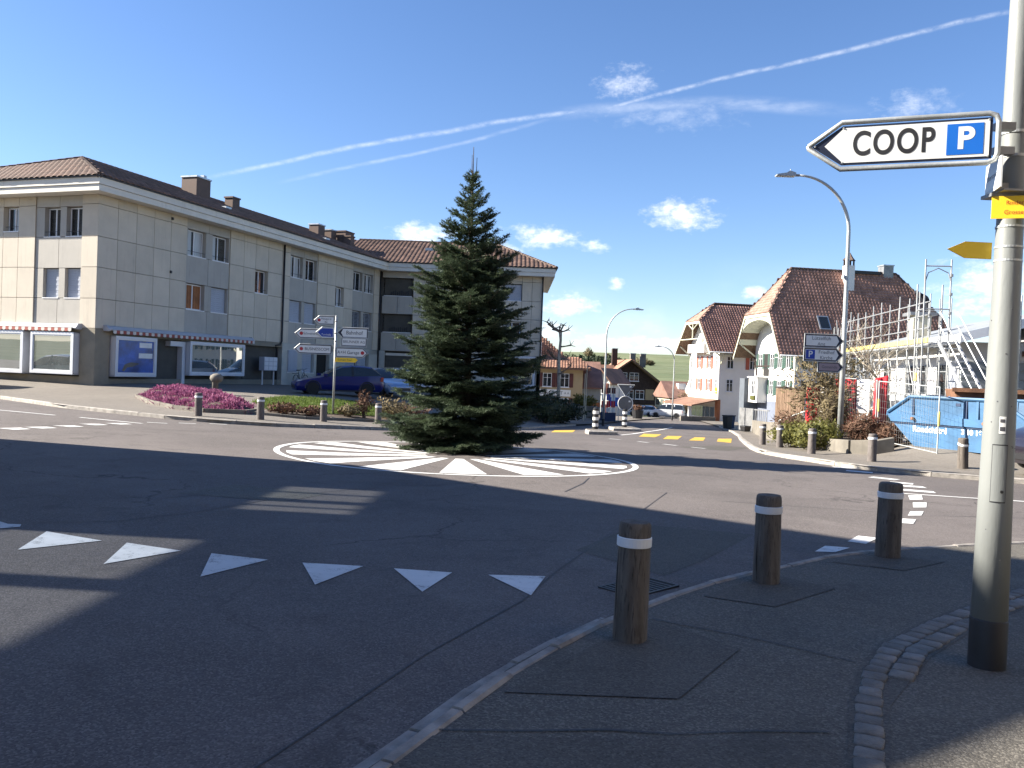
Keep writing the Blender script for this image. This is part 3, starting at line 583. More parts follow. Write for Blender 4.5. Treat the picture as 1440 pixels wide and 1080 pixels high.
def bwin(face,u0,u1,z0,z1,kind='open',deep=.24,sash='L',o_s=0.02):
    """window with frame, pane, sill; optional blind or curtain"""
    f=MB(); t=.06; o0,o1=-deep-.05,-deep
    for a in ((u0,u0+t,z0,z1),(u1-t,u1,z0,z1),(u0+t,u1-t,z0,z0+t),(u0+t,u1-t,z1-t,z1)): fbox(f,face,a[0],a[1],o0,o1,a[2],a[3])
    mid=(u0+u1)/2; fbox(f,face,mid-.035,mid+.035,o0,o1+.002,z0+t,z1-t)
    w=f.build('window',M['frame'],PB(face))
    if kind=='blind':
        b=MB(); k=int((z1-z0)/.11)
        for i in range(k): fbox(b,face,u0+.01,u1-.01,o0+.08,o1+.05+.008*(i%2),z0+.02+i*(z1-z0-.02)/k,z0+.015+(i+1)*(z1-z0-.02)/k)
        b.build('roller_blind',M['blind'],w)
    elif kind=='louvre':
        b=MB(); k=int((z1-z0)/.10)
        for i in range(k):
            z=z0+.03+i*(z1-z0-.04)/k; fbox(b,face,u0+.02,u1-.02,o1+.02,o1+.07,z,z+.06)
        b.build('louvre_blind',M['louvre'],w)
    p=MB(); fbox(p,face,u0+t,mid-.035,o0+.012,o0+.02,z0+t,z1-t); p.build('pane',M['glass'],w)
    p=MB(); fbox(p,face,mid+.035,u1-t,o0+.012,o0+.02,z0+t,z1-t); p.build('pane',M['glass'],w)
    if kind=='curtain':
        for a,b_ in ((u0+t,mid-.04),(mid+.04,u1-t)):
            p=MB(); n=6
            for i in range(n): fbox(p,face,a+(b_-a)*i/n,a+(b_-a)*(i+1)/n,o0+.022,o0+.03+.012*(i%2),z0+t,z1-t)
            p.build('curtain',M['curtain'],w)
    s=MB(); fbox(s,face,u0-.03,u1+.03,-deep,o_s,z0-.05,z0+.0); s.build('sill',M['sill'],w)
    if kind=='open':
        cr=random.Random(int(u0*97+z0*13))
        for a,b_ in ((u0+t,mid-.035),(mid+.035,u1-t)):
            if cr.random()<.45:
                p=MB(); k=cr.uniform(.35,1.); fbox(p,face,a,a+(b_-a)*k,o0+.021,o0+.024,z0+t,z1-t); p.build('curtain',M['sheer'],w)
        r=MB(); f_=FP(face); r.tube([f_(u0,-.09,z0+.22),f_(u1,-.09,z0+.22)],.012,6); r.build('rail',M['drain'],w)
    return w
def reveal(face,u0,u1,z0,z1,dark=False):
    b=MB(); fbox(b,face,u0,u1,-.298,-.292,z0,z1); b.build('reveal',M['dark'] if dark else M['panel2'],block)
def column(face,u0,u1,rows,m='panel',o1=0.):
    for z0,z1 in rows: panel(face,u0,u1,z0,z1,m,o1=o1)
rows=list(zip(RZ,RZ[1:]))
def bay(face,u0,u1,wins,kinds1,kinds2):
    """recessed grey bay with a window pair on each upper floor"""
    us=[u0]+[x for w in wins for x in w]+[u1]
    for (z0,z1) in ((2.9,4.25),(5.62,7.05),(8.42,8.93)):
        n=2; 
        for i in range(n): panel(face,u0+(u1-u0)*i/n,u0+(u1-u0)*(i+1)/n,z0,z1,'panel2',o1=-.05)
    for (z0,z1) in ((4.25,5.62),(7.05,8.42)):
        ed=[(us[i],us[i+1]) for i in range(0,len(us),2)]
        for a,b in ed:
            if b-a>.03: panel(face,a,b,z0,z1,'panel2',o1=-.05)
    for i,(a,b) in enumerate(wins):
        bwin(face,a,b,4.27,5.6,kinds1[i],.27,o_s=-.03); bwin(face,a,b,7.07,8.4,kinds2[i],.27,o_s=-.03)
# long side
W1=1.144
for i in range(5): column('long',i*W1,(i+1)*W1,rows)
bay('long',5.72,9.19,[(5.86,7.22),(7.77,9.1)],['curtain','blind'],['open','open'])
c4=[9.19,10.41,11.48,12.7,14.1]
for i in range(4):
    column('long',c4[i],c4[i+1],[r for r in rows if not(i==2 and r==(5.66,7.05))])
bwin('long',11.5,12.68,5.7,7.03,'open'); 
column('long',14.1,14.97,rows)
bay('long',14.97,18.14,[(15.1,16.4),(16.75,18.02)],['blind','blind'],['open','open'])
c5=[18.14,19.28,20.38,21.5,22.69]
for i in range(4): column('long',c5[i],c5[i+1],[r for r in rows if not(i==2 and r==(5.66,7.05))])
bwin('long',20.4,21.48,5.7,7.03,'open')
bay('long',22.69,25.85,[(22.85,24.1),(24.45,25.7)],['louvre','louvre'],['open','open'])
column('long',25.85,26.87,rows)
for u in (4.55,): 
    for z in (8.62,5.95):
        b=MB(); fbox(b,'long',u,u+.1,.0,.07,z,z+.13); b.build('wall_lamp',M['drain'],block)
# short side, in the sun
column('short',0,.93,rows); 
bay('short',.93,3.72,[(1.0,1.9),(2.28,3.2)],['blind','blind'],['open','open'])
sc_=[3.72,4.75,5.7,6.9,8.0,9.1,10.2,11.4,12.6,14.]
for i in range(len(sc_)-1):
    column('short',sc_[i],sc_[i+1],[r for r in rows if not(i in(1,5) and r==(7.05,8.5))])
for a,b in ((4.78,5.66),(9.13,10.17)):
    bwin('short',a,b,7.35,8.48,'open'); panel('short',a-.03,b+.04,7.05,7.3)
# wing facade: loggias on the left, panels, windows
for z0,z1 in ((7.1,8.42),(4.34,5.68)):
    b=MB(); fbox(b,'wing',.25,2.36,-1.6,-1.55,z0,z1); fbox(b,'wing',.2,.25,-1.55,-.3,z0,z1); fbox(b,'wing',2.36,2.41,-1.55,-.3,z0,z1); fbox(b,'wing',.2,2.41,-1.6,-.3,z1,z1+.03); lg=b.build('loggia',M['panel2'],wing)
    b=MB(); fbox(b,'wing',.9,1.9,-1.55,-1.5,z0,z0+1.2); b.build('door',M['dark'],lg)
    for k in range(9):
        b=MB(); fbox(b,'wing',.75+k*.16,.82+k*.16,-.27,-.22,z0-.02,z0+.3+.06*((k*7)%3)); b.build('balcony_plant_stake',M['drain'],lg)
    b=MB(); fbox(b,'wing',.25,2.36,-.3,.01,z0-.05,z0); b.build('coping',M['sill'],lg)
for z0,z1 in ((2.9,4.29),(5.72,7.05)):
    for a,b in ((.12,1.3),(1.3,2.48)): panel('wing',a,b,z0,z1,'panel2')
panel('wing',.12,2.48,8.45,8.93,'panel2')
wc=[2.48,3.66,4.84,6.02,7.2,8.3,9.38,10.74,11.5,12.35]
for i in range(len(wc)-1): column('wing',wc[i],wc[i+1],[r for r in rows if not(i==6 and r in((7.05,8.5),(4.25,5.66)))])
bwin('wing',9.42,10.7,7.07,8.3,'blind'); bwin('wing',9.42,10.7,4.3,5.45,'open'); panel('wing',9.38,10.74,8.33,8.5); panel('wing',9.38,10.74,5.48,5.66)
for z0,z1 in rows:
    for i in range(6): panel('end',i*2.,i*2.+2.,z0,z1)
# ground floor ------------------------------------------------------
g=MB(); fbox(g,'long',0,26.87,-.31,-.3,.0,2.9)
gf=MB(); gf.box(.0,.86,.0,.86,-.4,2.9); gf.build('corner_pier',M['plaster'],block)
gl=MB(); fbox(gl,'long',.86,14.4,-.32,-.06,-.4,.62); gl.build('plinth',M['plaster'],block)
gw=MB(); fbox(gw,'long',14.4,16.6,-.32,0,-.4,2.9); fbox(gw,'long',16.6,18.2,-.32,0,-.4,1.05); fbox(gw,'long',19.9,22.0,-.32,0,-.4,2.9); fbox(gw,'long',22,26.8,-.32,0,-.4,.95); fbox(gw,'long',25.4,26.8,-.32,0,.95,2.9); fbox(gw,'long',16.6,26.8,-.32,0,2.55,2.9); fbox(gw,'long',18.0,18.3,-.32,0,-.4,2.55); gw.build('ground_floor_wall',M['plaster_l'],block)
bwin('long',14.95,15.95,1.1,2.5,'blind',-.03); bwin('long',16.7,17.95,1.1,2.5,'blind'); bwin('long',22.3,23.6,1.0,2.5,'blind'); bwin('long',23.9,25.2,1.0,2.5,'blind')
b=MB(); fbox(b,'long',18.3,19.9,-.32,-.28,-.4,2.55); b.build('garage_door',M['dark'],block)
sp=MB(); fbox(sp,'short',.86,14,-.32,-.06,-.4,.68); sp.build('plinth',M['plaster'],block)
def display(face,u0,u1,z0,z1,pane,o1=.26,reflect=True):
    t=.13; b=MB()
    fbox(b,face,u0,u1,-.3,o1,z0-.02,z0+t*.4); fbox(b,face,u0,u1,-.3,o1,z1-t*.4,z1); fbox(b,face,u0,u0+.05,-.3,o1,z0,z1); fbox(b,face,u1-.05,u1,-.3,o1,z0,z1)
    for a in ((u0,u0+t,z0,z1),(u1-t,u1,z0,z1),(u0+t,u1-t,z0,z0+t),(u0+t,u1-t,z1-t,z1)): fbox(b,face,a[0],a[1],o1-.02,o1+.02,a[2],a[3])
    w=b.build('display_window',M['boxframe'],PB(face))
    b=MB(); q=.05
    for a in ((u0+t,u0+t+q,z0+t,z1-t),(u1-t-q,u1-t,z0+t,z1-t),(u0+t+q,u1-t-q,z0+t,z0+t+q),(u0+t+q,u1-t-q,z1-t-q,z1-t)): fbox(b,face,a[0],a[1],o1-.05,o1+.0,a[2],a[3])
    b.build('inner_frame',M['frame'],w)
    p=MB(); fbox(p,face,u0+t+q,u1-t-q,o1-.04,o1-.03,z0+t+q,z1-t-q); p.build('pane',M[pane],w)
    return w
d1=display('long',.95,3.55,.75,2.62,'poster')
for (a,b_,z0,z1) in ((2.45,3.25,2.12,2.36),(2.42,3.3,1.62,1.86)):
    p=MB(); fbox(p,'long',a,b_,.232,.235,z0,z1); p.build('paper_notice',M['paper'],d1)
p=MB(); p.extr([FP('long')(u,.233,z) for u,z in ((1.4,1.02),(1.55,1.3),(1.95,1.42),(2.5,1.36),(2.1,1.22),(1.7,1.16),(1.55,.98))],(0,-.002,0)); p.build('poster_motif',M['concrete'],d1)
display('long',5.9,10.4,.84,2.6,'glass2'); display('short',.9,3.45,.78,2.68,'glass2',.3); display('short',3.9,6.6,.74,2.7,'glass2',.3); display('short',7.1,10.,.74,2.7,'glass2',.3)
# shop door recess between the display boxes
b=MB(); fbox(b,'long',4.1,5.75,-1.2,-1.15,-.1,2.5); fbox(b,'long',4.05,4.1,-1.2,-.3,-.1,2.5); fbox(b,'long',5.75,5.8,-1.2,-.3,-.1,2.5); rec=b.build('door_recess',M['plaster'],block)
b=MB(); fbox(b,'long',5.62,5.84,-.3,.02,.2,2.55); fbox(b,'long',4.75,5.62,-.3,.02,2.3,2.55); b.build('door_surround',M['boxframe'],rec)
b=MB(); fbox(b,'long',4.9,5.0,-1.15,-1.1,.25,2.4); fbox(b,'long',4.25,4.9,-1.13,-1.12,.3,2.35); b.build('door',M['louvre'],rec); b=MB(); fbox(b,'long',4.2,5.6,-1.14,-1.0,.2,.32); b.build('threshold',M['frame'],rec)
# glazed house entrance
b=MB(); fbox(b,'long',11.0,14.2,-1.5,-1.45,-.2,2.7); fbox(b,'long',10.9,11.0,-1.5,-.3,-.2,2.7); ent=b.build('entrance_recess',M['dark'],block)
b=MB()
for u in (11.1,12.15,12.9,13.6): fbox(b,'long',u,u+.1,-1.4,-1.32,.2,2.5)
fbox(b,'long',11.1,13.7,-1.4,-1.32,.2,.34); fbox(b,'long',11.1,13.7,-1.4,-1.32,2.4,2.5); b.build('door_frame',M['frame'],ent)
b=MB(); fbox(b,'long',11.2,13.6,-1.37,-1.36,.3,2.42); b.build('pane',M['glass2'],ent)
b=MB(); fbox(b,'long',.86,14.4,-.3,-.02,2.62,2.9); b.build('shop_lintel',M['plaster'],block); b=MB(); fbox(b,'short',.86,14,-.3,-.02,2.7,2.9); b.build('shop_lintel',M['plaster'],block)
# downpipes
for u in (14.23,26.7):
    f=FP('long'); b=MB(); 
    if u<20: b.tube([f(u,.07,8.9),f(u,.07,3.0),f(u-.1,.05,2.78),f(u-.55,.0,2.7),f(13.95,-.1,2.5),f(13.95,-.1,.2)],.055,8)
    else: b.tube([f(u,.07,8.9),f(u,.07,.2)],.055,8)
    b.build('downpipe',M['drain'],block,smooth=True)
f=FP('wing'); b=MB(); b.tube([f(12.3,.08,8.9),f(12.3,.08,.0)],.055,8); b.build('downpipe',M['drain'],wing,smooth=True)
# garage opening of the wing and a shop window
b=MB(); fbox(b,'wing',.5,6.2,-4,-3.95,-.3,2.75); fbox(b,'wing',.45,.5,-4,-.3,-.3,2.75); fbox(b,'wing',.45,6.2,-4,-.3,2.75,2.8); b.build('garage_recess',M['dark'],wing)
b=MB(); fbox(b,'wing',.5,6.2,-.5,-.2,2.55,2.75); b.build('garage_beam',M['fascia'],wing)
for a in ((-.3,.45,-.4,2.9),(6.2,9.4,-2.4,2.9),(12.0,12.34,-2.4,2.9),(9.4,12.0,-2.4,.5)):
    b=MB(); fbox(b,'wing',a[0],a[1],-.3,0,a[2],a[3]); b.build('ground_floor_wall',M['plaster_l'],wing)
b=MB(); fbox(b,'end',0,12,-.3,0,-2.6,2.9); b.build('ground_floor_wall',M['plaster_l'],wing)
display('wing',9.45,11.95,.55,2.88,'glass2',.02)
# awnings with scalloped red and white valance
def awning(face,u0,u1,z,out,label):
    f=FP(face); b=MB(); b.extr([f(u0,.0,z+.2),f(u0,.22,z+.16),f(u0,.34,z+.02),f(u0,.30,z-.02),f(u0,.0,z-.02)],Vector(f(u1,0,0))-Vector(f(u0,0,0))); a=b.build('awning',M['awning'],block)
    fa,fb=MB(),MB(); n=int((u1-u0)/.2); 
    for i in range(n):
        q=fa if i%2 else fb; uu0=u0+.25+(u1-u0-.3)*i/n; uu1=u0+.25+(u1-u0-.3)*(i+1)/n; um=(uu0+uu1)/2
        q.extr([f(uu0,.35,z+.0),f(uu0,.355,z-.13),f(um,.36,z-.17),f(uu1,.355,z-.13),f(uu1,.35,z+.0)],Vector(f(0,.006,0))-Vector(f(0,0,0)))
    fa.build('valance_red',M['aw_r'],a)['kind']='stuff'; fb.build('valance_white',M['aw_w'],a)['kind']='stuff'
    for u in (u0+.02,u1-.12): b=MB(); b.extr([f(u,-.02,z+.22),f(u,.2,z+.2),f(u,.36,z+.0),f(u,.3,z-.06),f(u,-.02,z-.06)],Vector(f(.1,0,0))-Vector(f(0,0,0))); b.build('cassette_end',M['awning'],a)
awning('long',.45,11.2,2.86,.3,''); awning('short',.75,13.5,2.88,.3,'')
# eaves and roof ----------------------------------------------------
EO=.8
def eaves(par,runs,soff):
    """runs: list of (x0,x1,y0,y1) outer edge boxes built with two fascia steps and a gutter"""
    q=MB(); [q.box(*b,8.93,8.97) for b in soff]; q.build('soffit',M['fascia'],par)
    for (x0,y0,x1,y1) in runs:
        d=Vector((x1-x0,y1-y0)).normalized(); n=Vector((d.y,-d.x))   # outward
        for nm,z0,z1,o,m in (('eaves_fascia',8.90,9.17,.0,'fascia'),('eaves_fascia',9.185,9.48,.05,'fascia'),('gutter',9.485,9.56,.12,'drain')):
            a=Vector((x0,y0))-d*o; b=Vector((x1,y1))+d*o
            pl=[a+n*o,b+n*o,b+n*(o-.12),a+n*(o-.12)]; q=MB(); q.extr([(p.x,p.y,z0) for p in pl],(0,0,z1-z0)); q.build(nm,M[m],par)
E=EO
eaves(block,[(-E,14.8+E,-E,-E),(-E+.12,-E,26.4,-E)],[(-E+.02,26.4,-E+.02,.28),(-E+.02,.28,.28,14.8)])
eaves(wing,[(-.55,-E,12.35+E,-E),(12.35+E,-E+.12,12.35+E,12)],[(-.5,12.35+E-.02,-E+.02,.28),(12.05,12.35+E-.02,.28,12)])
_tp=None
def tiles(parent,name,m,org,u,v,nu,nv,tw,tl,keep,wave=.045,lift=.035,seed=1):
    """courses of curved tiles laid on a plane: u along the eaves, v up the slope"""
    u=np.array(u,float); v=np.array(v,float); org=np.array(org,float); n=np.cross(u,v); n/=np.linalg.norm(n)
    if n[2]<0: n=-n
    rd=np.random.default_rng(seed); V=[];Fq=[];T=[]
    prof=[(0,.0),(.22,.0),(.36,.75),(.62,1.),(.86,.75),(1.,.0)]
    for j in range(nv):
        for i in range(nu):
            cu,cv=(i+.5)*tw,(j+.5)*tl; c=org+u*cu+v*cv
            if not keep(c[0],c[1]): continue
            b=len(V); jit=rd.uniform(-.006,.006); tone=float(np.clip(rd.normal(.5,.2),0,1))
            for (vv,h) in ((-.02,lift),(tl+.03,.0)):
                for (pu,ph) in prof: V.append(org+u*(i*tw+pu*tw)+v*(j*tl+vv+jit)+n*(h+ph*wave)); T.append(tone)
            for (pu,ph) in prof: V.append(org+u*(i*tw+pu*tw)+v*(j*tl-.02+jit)+n*(lift+ph*wave-.03)); T.append(tone*.6)
            for k in range(5): Fq.append((b+k,b+k+1,b+6+k+1,b+6+k)); Fq.append((b+12+k,b+12+k+1,b+k+1,b+k))
    o=big_mesh(name,V,Fq,M[m],parent,col=T); o['kind']='stuff'; return o
def ridge_caps(parent,a,b,m='ridge',r=.13,L=.38,name='ridge_tile'):
    a=Vector(a);b=Vector(b);k=max(1,int((b-a).length/L)); d=(b-a).normalized(); q=MB()
    for i in range(k):
        p=a.lerp(b,i/k); e_=a.lerp(b,(i+1.08)/k); q.tube([p,e_],[r*1.08,r*.92],8)
    o=q.build(name+'s',M[m],parent); o['kind']='stuff'; return o
TP=.355; RT=9.5+TP*7.7; ze=9.5
k_=math.sqrt(1+TP*TP)
roof=MB()
RS=5.6   # ridge start
A0=(-.9,-.9,ze);A1=(-.9,14.9,ze);B0=(RS,7.,RT);B1=(31,7.,RT)
roof.add([A0,(31,-.9,ze),B1,B0],[(0,1,2,3)]); roof.add([A0,B0,A1],[(0,1,2)]); roof.add([A1,B0,B1,(31,14.9,ze)],[(0,1,2,3)])
rf=roof.build('roof',M['joint'],block)
kk=k_
tiles(rf,'roof_tiles','tile',(-.9,-.95,ze+.03),(1,0,0),(0,1/kk,TP/kk),97,22,.33,.38,lambda x,y: y<7.05 and (x+.9)>(y+.9)*.815,seed=2)
TPh=(RT-ze)/(RS+.9); kh=math.sqrt(1+TPh*TPh)
tiles(rf,'roof_tiles','tile',(-.95,15.0,ze+.03),(0,-1,0),(1/kh,0,TPh/kh),49,19,.33,.38,lambda x,y: (x+.9)<(min(y,14-y)+.9)*.83,seed=3)
ridge_caps(rf,(-.85,-.85,ze+.05),(RS,7.,RT+.06)); ridge_caps(rf,(-.85,14.85,ze+.05),(RS,7,RT+.06)); ridge_caps(rf,(RS,7,RT+.06),(30.8,7,RT+.06))
# wing roof: ridge parallel to its facade, hipped at the right end
WE=12.35+.9; WD=6.6; WZ=ze+TP*(WD+.9); WH=WE-4.6
wr=MB(); wr.add([(-5,-.9,ze),(WE,-.9,ze),(WH,WD,WZ),(-5,WD,WZ)],[(0,1,2,3)]); wr.add([(WE,-.9,ze),(WE,WD*2+.9,ze),(WH,WD,WZ)],[(0,1,2)]); wr.add([(WE,WD*2+.9,ze),(-5,WD*2+.9,ze),(-5,WD,WZ),(WH,WD,WZ)],[(0,1,2,3)]); wrf=wr.build('roof',M['joint'],wing)
tiles(wrf,'roof_tiles','tile',(-3.9,-.95,ze+.03),(1,0,0),(0,1/kk,TP/kk),53,21,.33,.38,lambda x,y: x<WE-(y+.9)*4.6/(WD+.9)+.12 and (x>-.6 or y>-.3-x*1.5),seed=4)
TPe=(WZ-ze)/4.6; ke=math.sqrt(1+TPe*TPe)
tiles(wrf,'roof_tiles','tile',(WE+.05,-.9,ze+.03),(0,1,0),(-1/ke,0,TPe/ke),48,14,.33,.38,lambda x,y: (WE-x)<(min(y+.9,2*WD+.9-y))*4.6/(WD+.9)+.1,seed=5)
ridge_caps(wrf,(-3,WD,WZ+.06),(WH,WD,WZ+.06)); ridge_caps(wrf,(WE,-.9,ze+.05),(WH,WD,WZ+.06)); ridge_caps(wrf,(WE,2*WD+.9,ze+.05),(WH,WD,WZ+.06))
def chim(s,t,w,d,z1,cap='zinc',name='chimney'):
    b=MB(); z0=ze+TP*(min(t,14-t)+.9)-.4; b.box(s-w/2,s+w/2,t-d/2,t+d/2,z0,z1); c=b.build(name,M['chimney'],rf)
    b=MB(); b.box(s-w/2-.05,s+w/2+.05,t-d/2-.05,t+d/2+.05,z1,z1+.09); b.build('cap',M[cap],c)
    return c
c_=chim(12.2,5.0,1.25,1.1,12.62); MB().box(12.5,12.75,4.7,4.95,12.71,12.95).build('flue',M['zinc'],c_)
chim(14.6,4.2,.7,.6,11.92,'chimney'); chim(24.9,4.5,.9,.8,12.1); chim(26.4,4.3,.75,.7,11.95); chim(27.6,3.7,1.3,.9,12.0,'chimney'); chim(27.0,2.95,.6,.6,11.55,'chimney')
for (s,t) in ((11.,1.8),(21.5,1.6)):
    z=ze+TP*(t+.9); MB().box(s-.25,s+.25,t-.18,t+.18,z+.02,z+.16).build('roof_vent',M['zinc'],rf)
z=ze+TP*4.5; MB().box(2.9,3.6,3.3,3.8,z+.0,z+.2).build('roof_vent',M['zinc'],wrf)
# ---------------------------------------------------------------- gabled houses along the far street
def hwin(parent,face,u0,u1,z0,z1,shut=None,sw=.5,open_=True,muntin=True):
    """window on a wall given by face(u,o,z)->(x,y,z), with sill and a pair of shutters"""
    def bx(b,a0,a1,o0,o1,c0,c1):
        p=face(a0,o0,c0);q=face(a1,o1,c1); b.box(p[0],q[0],p[1],q[1],p[2],q[2])
    b=MB(); t=.07
    for a in ((u0,u0+t,z0,z1),(u1-t,u1,z0,z1),(u0+t,u1-t,z0,z0+t),(u0+t,u1-t,z1-t,z1)): bx(b,a[0],a[1],-.02,.05,a[2],a[3])
    if muntin:
        m=(u0+u1)/2; bx(b,m-.04,m+.04,-.02,.045,z0+t,z1-t); zz=z0+(z1-z0)*.66; bx(b,u0+t,m-.04,-.02,.035,zz-.02,zz+.02); bx(b,m+.04,u1-t,-.02,.035,zz-.02,zz+.02)
    w=b.build('window',M['frame'],parent)
    b=MB(); bx(b,u0+t,u1-t,.003,.015,z0+t,z1-t); b.build('pane',M['glass'],w)
    b=MB(); bx(b,u0-.08,u1+.08,0,.14,z0-.09,z0-.0); b.build('sill',M['sill'],w)
    if shut:
        for s0,s1 in ((u0-sw-.03,u0-.03),(u1+.03,u1+sw+.03)):
            b=MB(); bx(b,s0,s1,.03,.075,z0-.03,z1+.03)
            k=7
            for i in range(k): zz=z0+.06+(z1-z0-.1)*i/k; bx(b,s0+.06,s1-.06,.075,.095,zz,zz+(z1-z0)*.085)
            b.build('shutter',M[shut],w)
    return w
def bernese(name,label,loc,rz,Wd,Ln,zg,z_eave,z_ridge,z_half,wall,tile,ov=1.3,eo=1.1,arch=True,hipback=True,tw=.33,tl=.34,seed=1,half_run=3.):
    """house with its ridge along local x; the gable end at x=0 faces -x; the eaves side at y=0 faces -y"""
    t=thing(name,label,'house',loc,rz); yc=Wd/2; tan=(z_ridge-z_eave)/(yc+eo)*1.0
    zr=lambda y: z_ridge-abs(y-yc)*tan
    b=MB(); b.extr([(0,0,zg),(0,Wd,zg),(0,Wd,zr(Wd)-.15),(0,yc+(z_ridge-z_half)/tan*.9,z_half-.3),(0,yc-(z_ridge-z_half)/tan*.9,z_half-.3),(0,0,zr(0)-.15)],(Ln,0,0)); w=b.build('wall',M[wall],t)
    # roof slabs
    th=.16; y0=-eo; y1=Wd+eo; zh0=z_half; yh0=yc-(z_ridge-z_half)/tan; yh1=yc+(z_ridge-z_half)/tan
    rb=MB(); x0=-ov; x1=Ln+ov
    def slab(poly,n):
        rb.extr(poly,Vector(n)*-th)
    nf=Vector((0,-tan,1)).normalized(); nb=Vector((0,tan,1)).normalized()
    hb=half_run
    slab([(x0,y0,zr(y0)),(x1,y0,zr(y0)),(x1,yh0,z_half),(x1-hb,yc,z_ridge),(x0+hb,yc,z_ridge),(x0,yh0,z_half)],nf)
    slab([(x0,y1,zr(y1)),(x0,yh1,z_half),(x0+hb,yc,z_ridge),(x1-hb,yc,z_ridge),(x1,yh1,z_half),(x1,y1,zr(y1))],nb)
    slab([(x0,yh0,z_half),(x0+hb,yc,z_ridge),(x0,yh1,z_half)],Vector((-(z_ridge-z_half),0,hb)).normalized()); slab([(x1,yh0,z_half),(x1,yh1,z_half),(x1-hb,yc,z_ridge)],Vector(((z_ridge-z_half),0,hb)).normalized())
    r=rb.build('roof',M['timber_b'],t)
    k=math.sqrt(1+tan*tan); run=yc+eo; nv=int(run*k/tl)
    def keepf(x,y):
        z=zr(y)
        if z<z_half: return x0<x<x1
        f=(z-z_half)/(z_ridge-z_half)*hb; return x0+f-.1<x<x1-f+.1
    tiles(r,'roof_tiles',tile,(x0,y0-.03,zr(y0)+.02),(1,0,0),(0,1/k,tan/k),int((x1-x0)/tw)+1,nv,tw,tl,keepf,seed=seed)
    hs=(z_ridge-z_half)/hb; k2=math.sqrt(1+hs*hs)
    tiles(r,'roof_tiles',tile,(x0-.03,yh1,z_half+.02),(0,-1,0),(1/k2,0,hs/k2),int((yh1-yh0)/tw)+1,int(hb*k2/tl),tw,tl,lambda x,y: abs(y-yc)<(yh1-yc)*(1-(x-x0)/hb)+.1,seed=seed+1)
    tiles(r,'roof_tiles',tile,(x1,y1+.03,zr(y1)+.02),(-1,0,0),(0,-1/k,tan/k),int((x1-x0)/tw)+1,nv,tw,tl,keepf,seed=seed+2)
    ridge_caps(r,(x0+hb,yc,z_ridge+.06),(x1-hb,yc,z_ridge+.06)); ridge_caps(r,(x0,yh0,z_half+.06),(x0+hb,yc,z_ridge+.06)); ridge_caps(r,(x1,yh0,z_half+.06),(x1-hb,yc,z_ridge+.06)); ridge_caps(r,(x0,yh1,z_half+.06),(x0+hb,yc,z_ridge+.06))
    # barge boards
    for ya,za,yb,zb in ((y0,zr(y0),yh0,z_half),(y1,zr(y1),yh1,z_half)):
        b=MB(); b.extr([(x0-.06,ya,za-.04),(x0-.06,yb,zb-.04),(x0-.06,yb,zb-.42),(x0-.06,ya,za-.36)],(.05,0,0)); b.build('barge_board',M['founding'],r)
    b=MB(); b.box(x0-.06,x0-.01,yh0,yh1,z_half-.3,z_half-.03); b.build('barge_board',M['founding'],r)
    if arch:
        # arched boarded soffit hung under the gable roof
        n=18; ztop=z_half-.45; zs=zr(0)-.25; prof=[]
        inn=[(yc-(yc-.25)*math.cos(math.pi*i/n),zs-.1+(ztop-zs)*math.sin(math.pi*i/n)**.8) for i in range(n+1)]
        for i in range(n):
            (ya,za),(yb,zb)=inn[i],inn[i+1]
            top=lambda y: min(zr(y),z_half)-.2
            b=MB() if i==0 else b
            b.extr([(x0+.04,ya,za),(x0+.04,yb,zb),(x0+.04,yb,max(zb+.02,top(yb))),(x0+.04,ya,max(za+.02,top(ya)))],(ov-.06,0,0))
        b.build('arched_soffit',M['founding'],t)
    # soffit under the eaves side and brackets
    b=MB(); b.extr([(x0,y0+.05,zr(y0)-.2),(x1,y0+.05,zr(y0)-.2),(x1,.0,zr(y0)-.16),(x0,0,zr(y0)-.16)],(0,0,-.05)); b.build('eaves_soffit',M['founding'],t)
    for x in (.2,Ln-.2):
        b=MB(); b.tube([(x,0,zr(y0)-1.3),(x,-eo*.85,zr(y0)-.25)],.08,6); b.build('eaves_bracket',M['founding'],t)
    for y in (.1,Wd-.1):
        b=MB(); b.tube([(0,y,zr(0)-1.5),(-ov*.85,y,zr(0)-.35)],.08,6); b.build('eaves_bracket',M['founding'],t)
    g=MB(); g.tube([(x0,y0-.08,zr(y0)-.03),(x1,y0-.08,zr(y0)-.03)],.08,8); g.build('gutter',M['zinc'],r,smooth=True)
    return t,r,zr
gab=lambda u,o,z:(-o,u,z); eav=lambda u,o,z:(u,-o,z)
# house with green shutters
H1,H1r,H1z=bernese('gabled_house','white house with green shutters and big half-hipped tiled roof',(25.3,73.6,0),R(7),8.6,13.2,-3.2,4.05,12.45,8.0,'wallw','tile_red',ov=1.9,eo=.95,seed=11,half_run=3.2)
for z0,z1 in ((2.95,4.35),(.42,1.8)):
    for u in (.8,2.5,4.2,6.8): hwin(H1,gab,u,u+.85,z0,z1,'shut_g',.45)
for u in (1.2,3.4,6.,9.): hwin(H1,eav,u,u+.95,2.95,4.35,'shut_g',.5); hwin(H1,eav,u,u+.95,.42,1.8,'shut_g',.5)
hwin(H1,gab,1.6,2.0,5.7,6.5)
b=MB(); b.box(-.03,0,-.02,8.62,-3.2,-.2); b.build('plinth',M['plinth'],H1)
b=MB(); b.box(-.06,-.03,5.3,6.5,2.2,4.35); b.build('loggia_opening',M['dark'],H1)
b=MB(); b.box(-.12,-.06,5.1,8.6,3.1,3.22); b.tube([(-.1,7.9,2.2),(-.1,8.6,4.3)],.07,5); b.build('timber_brace',M['timber'],H1)
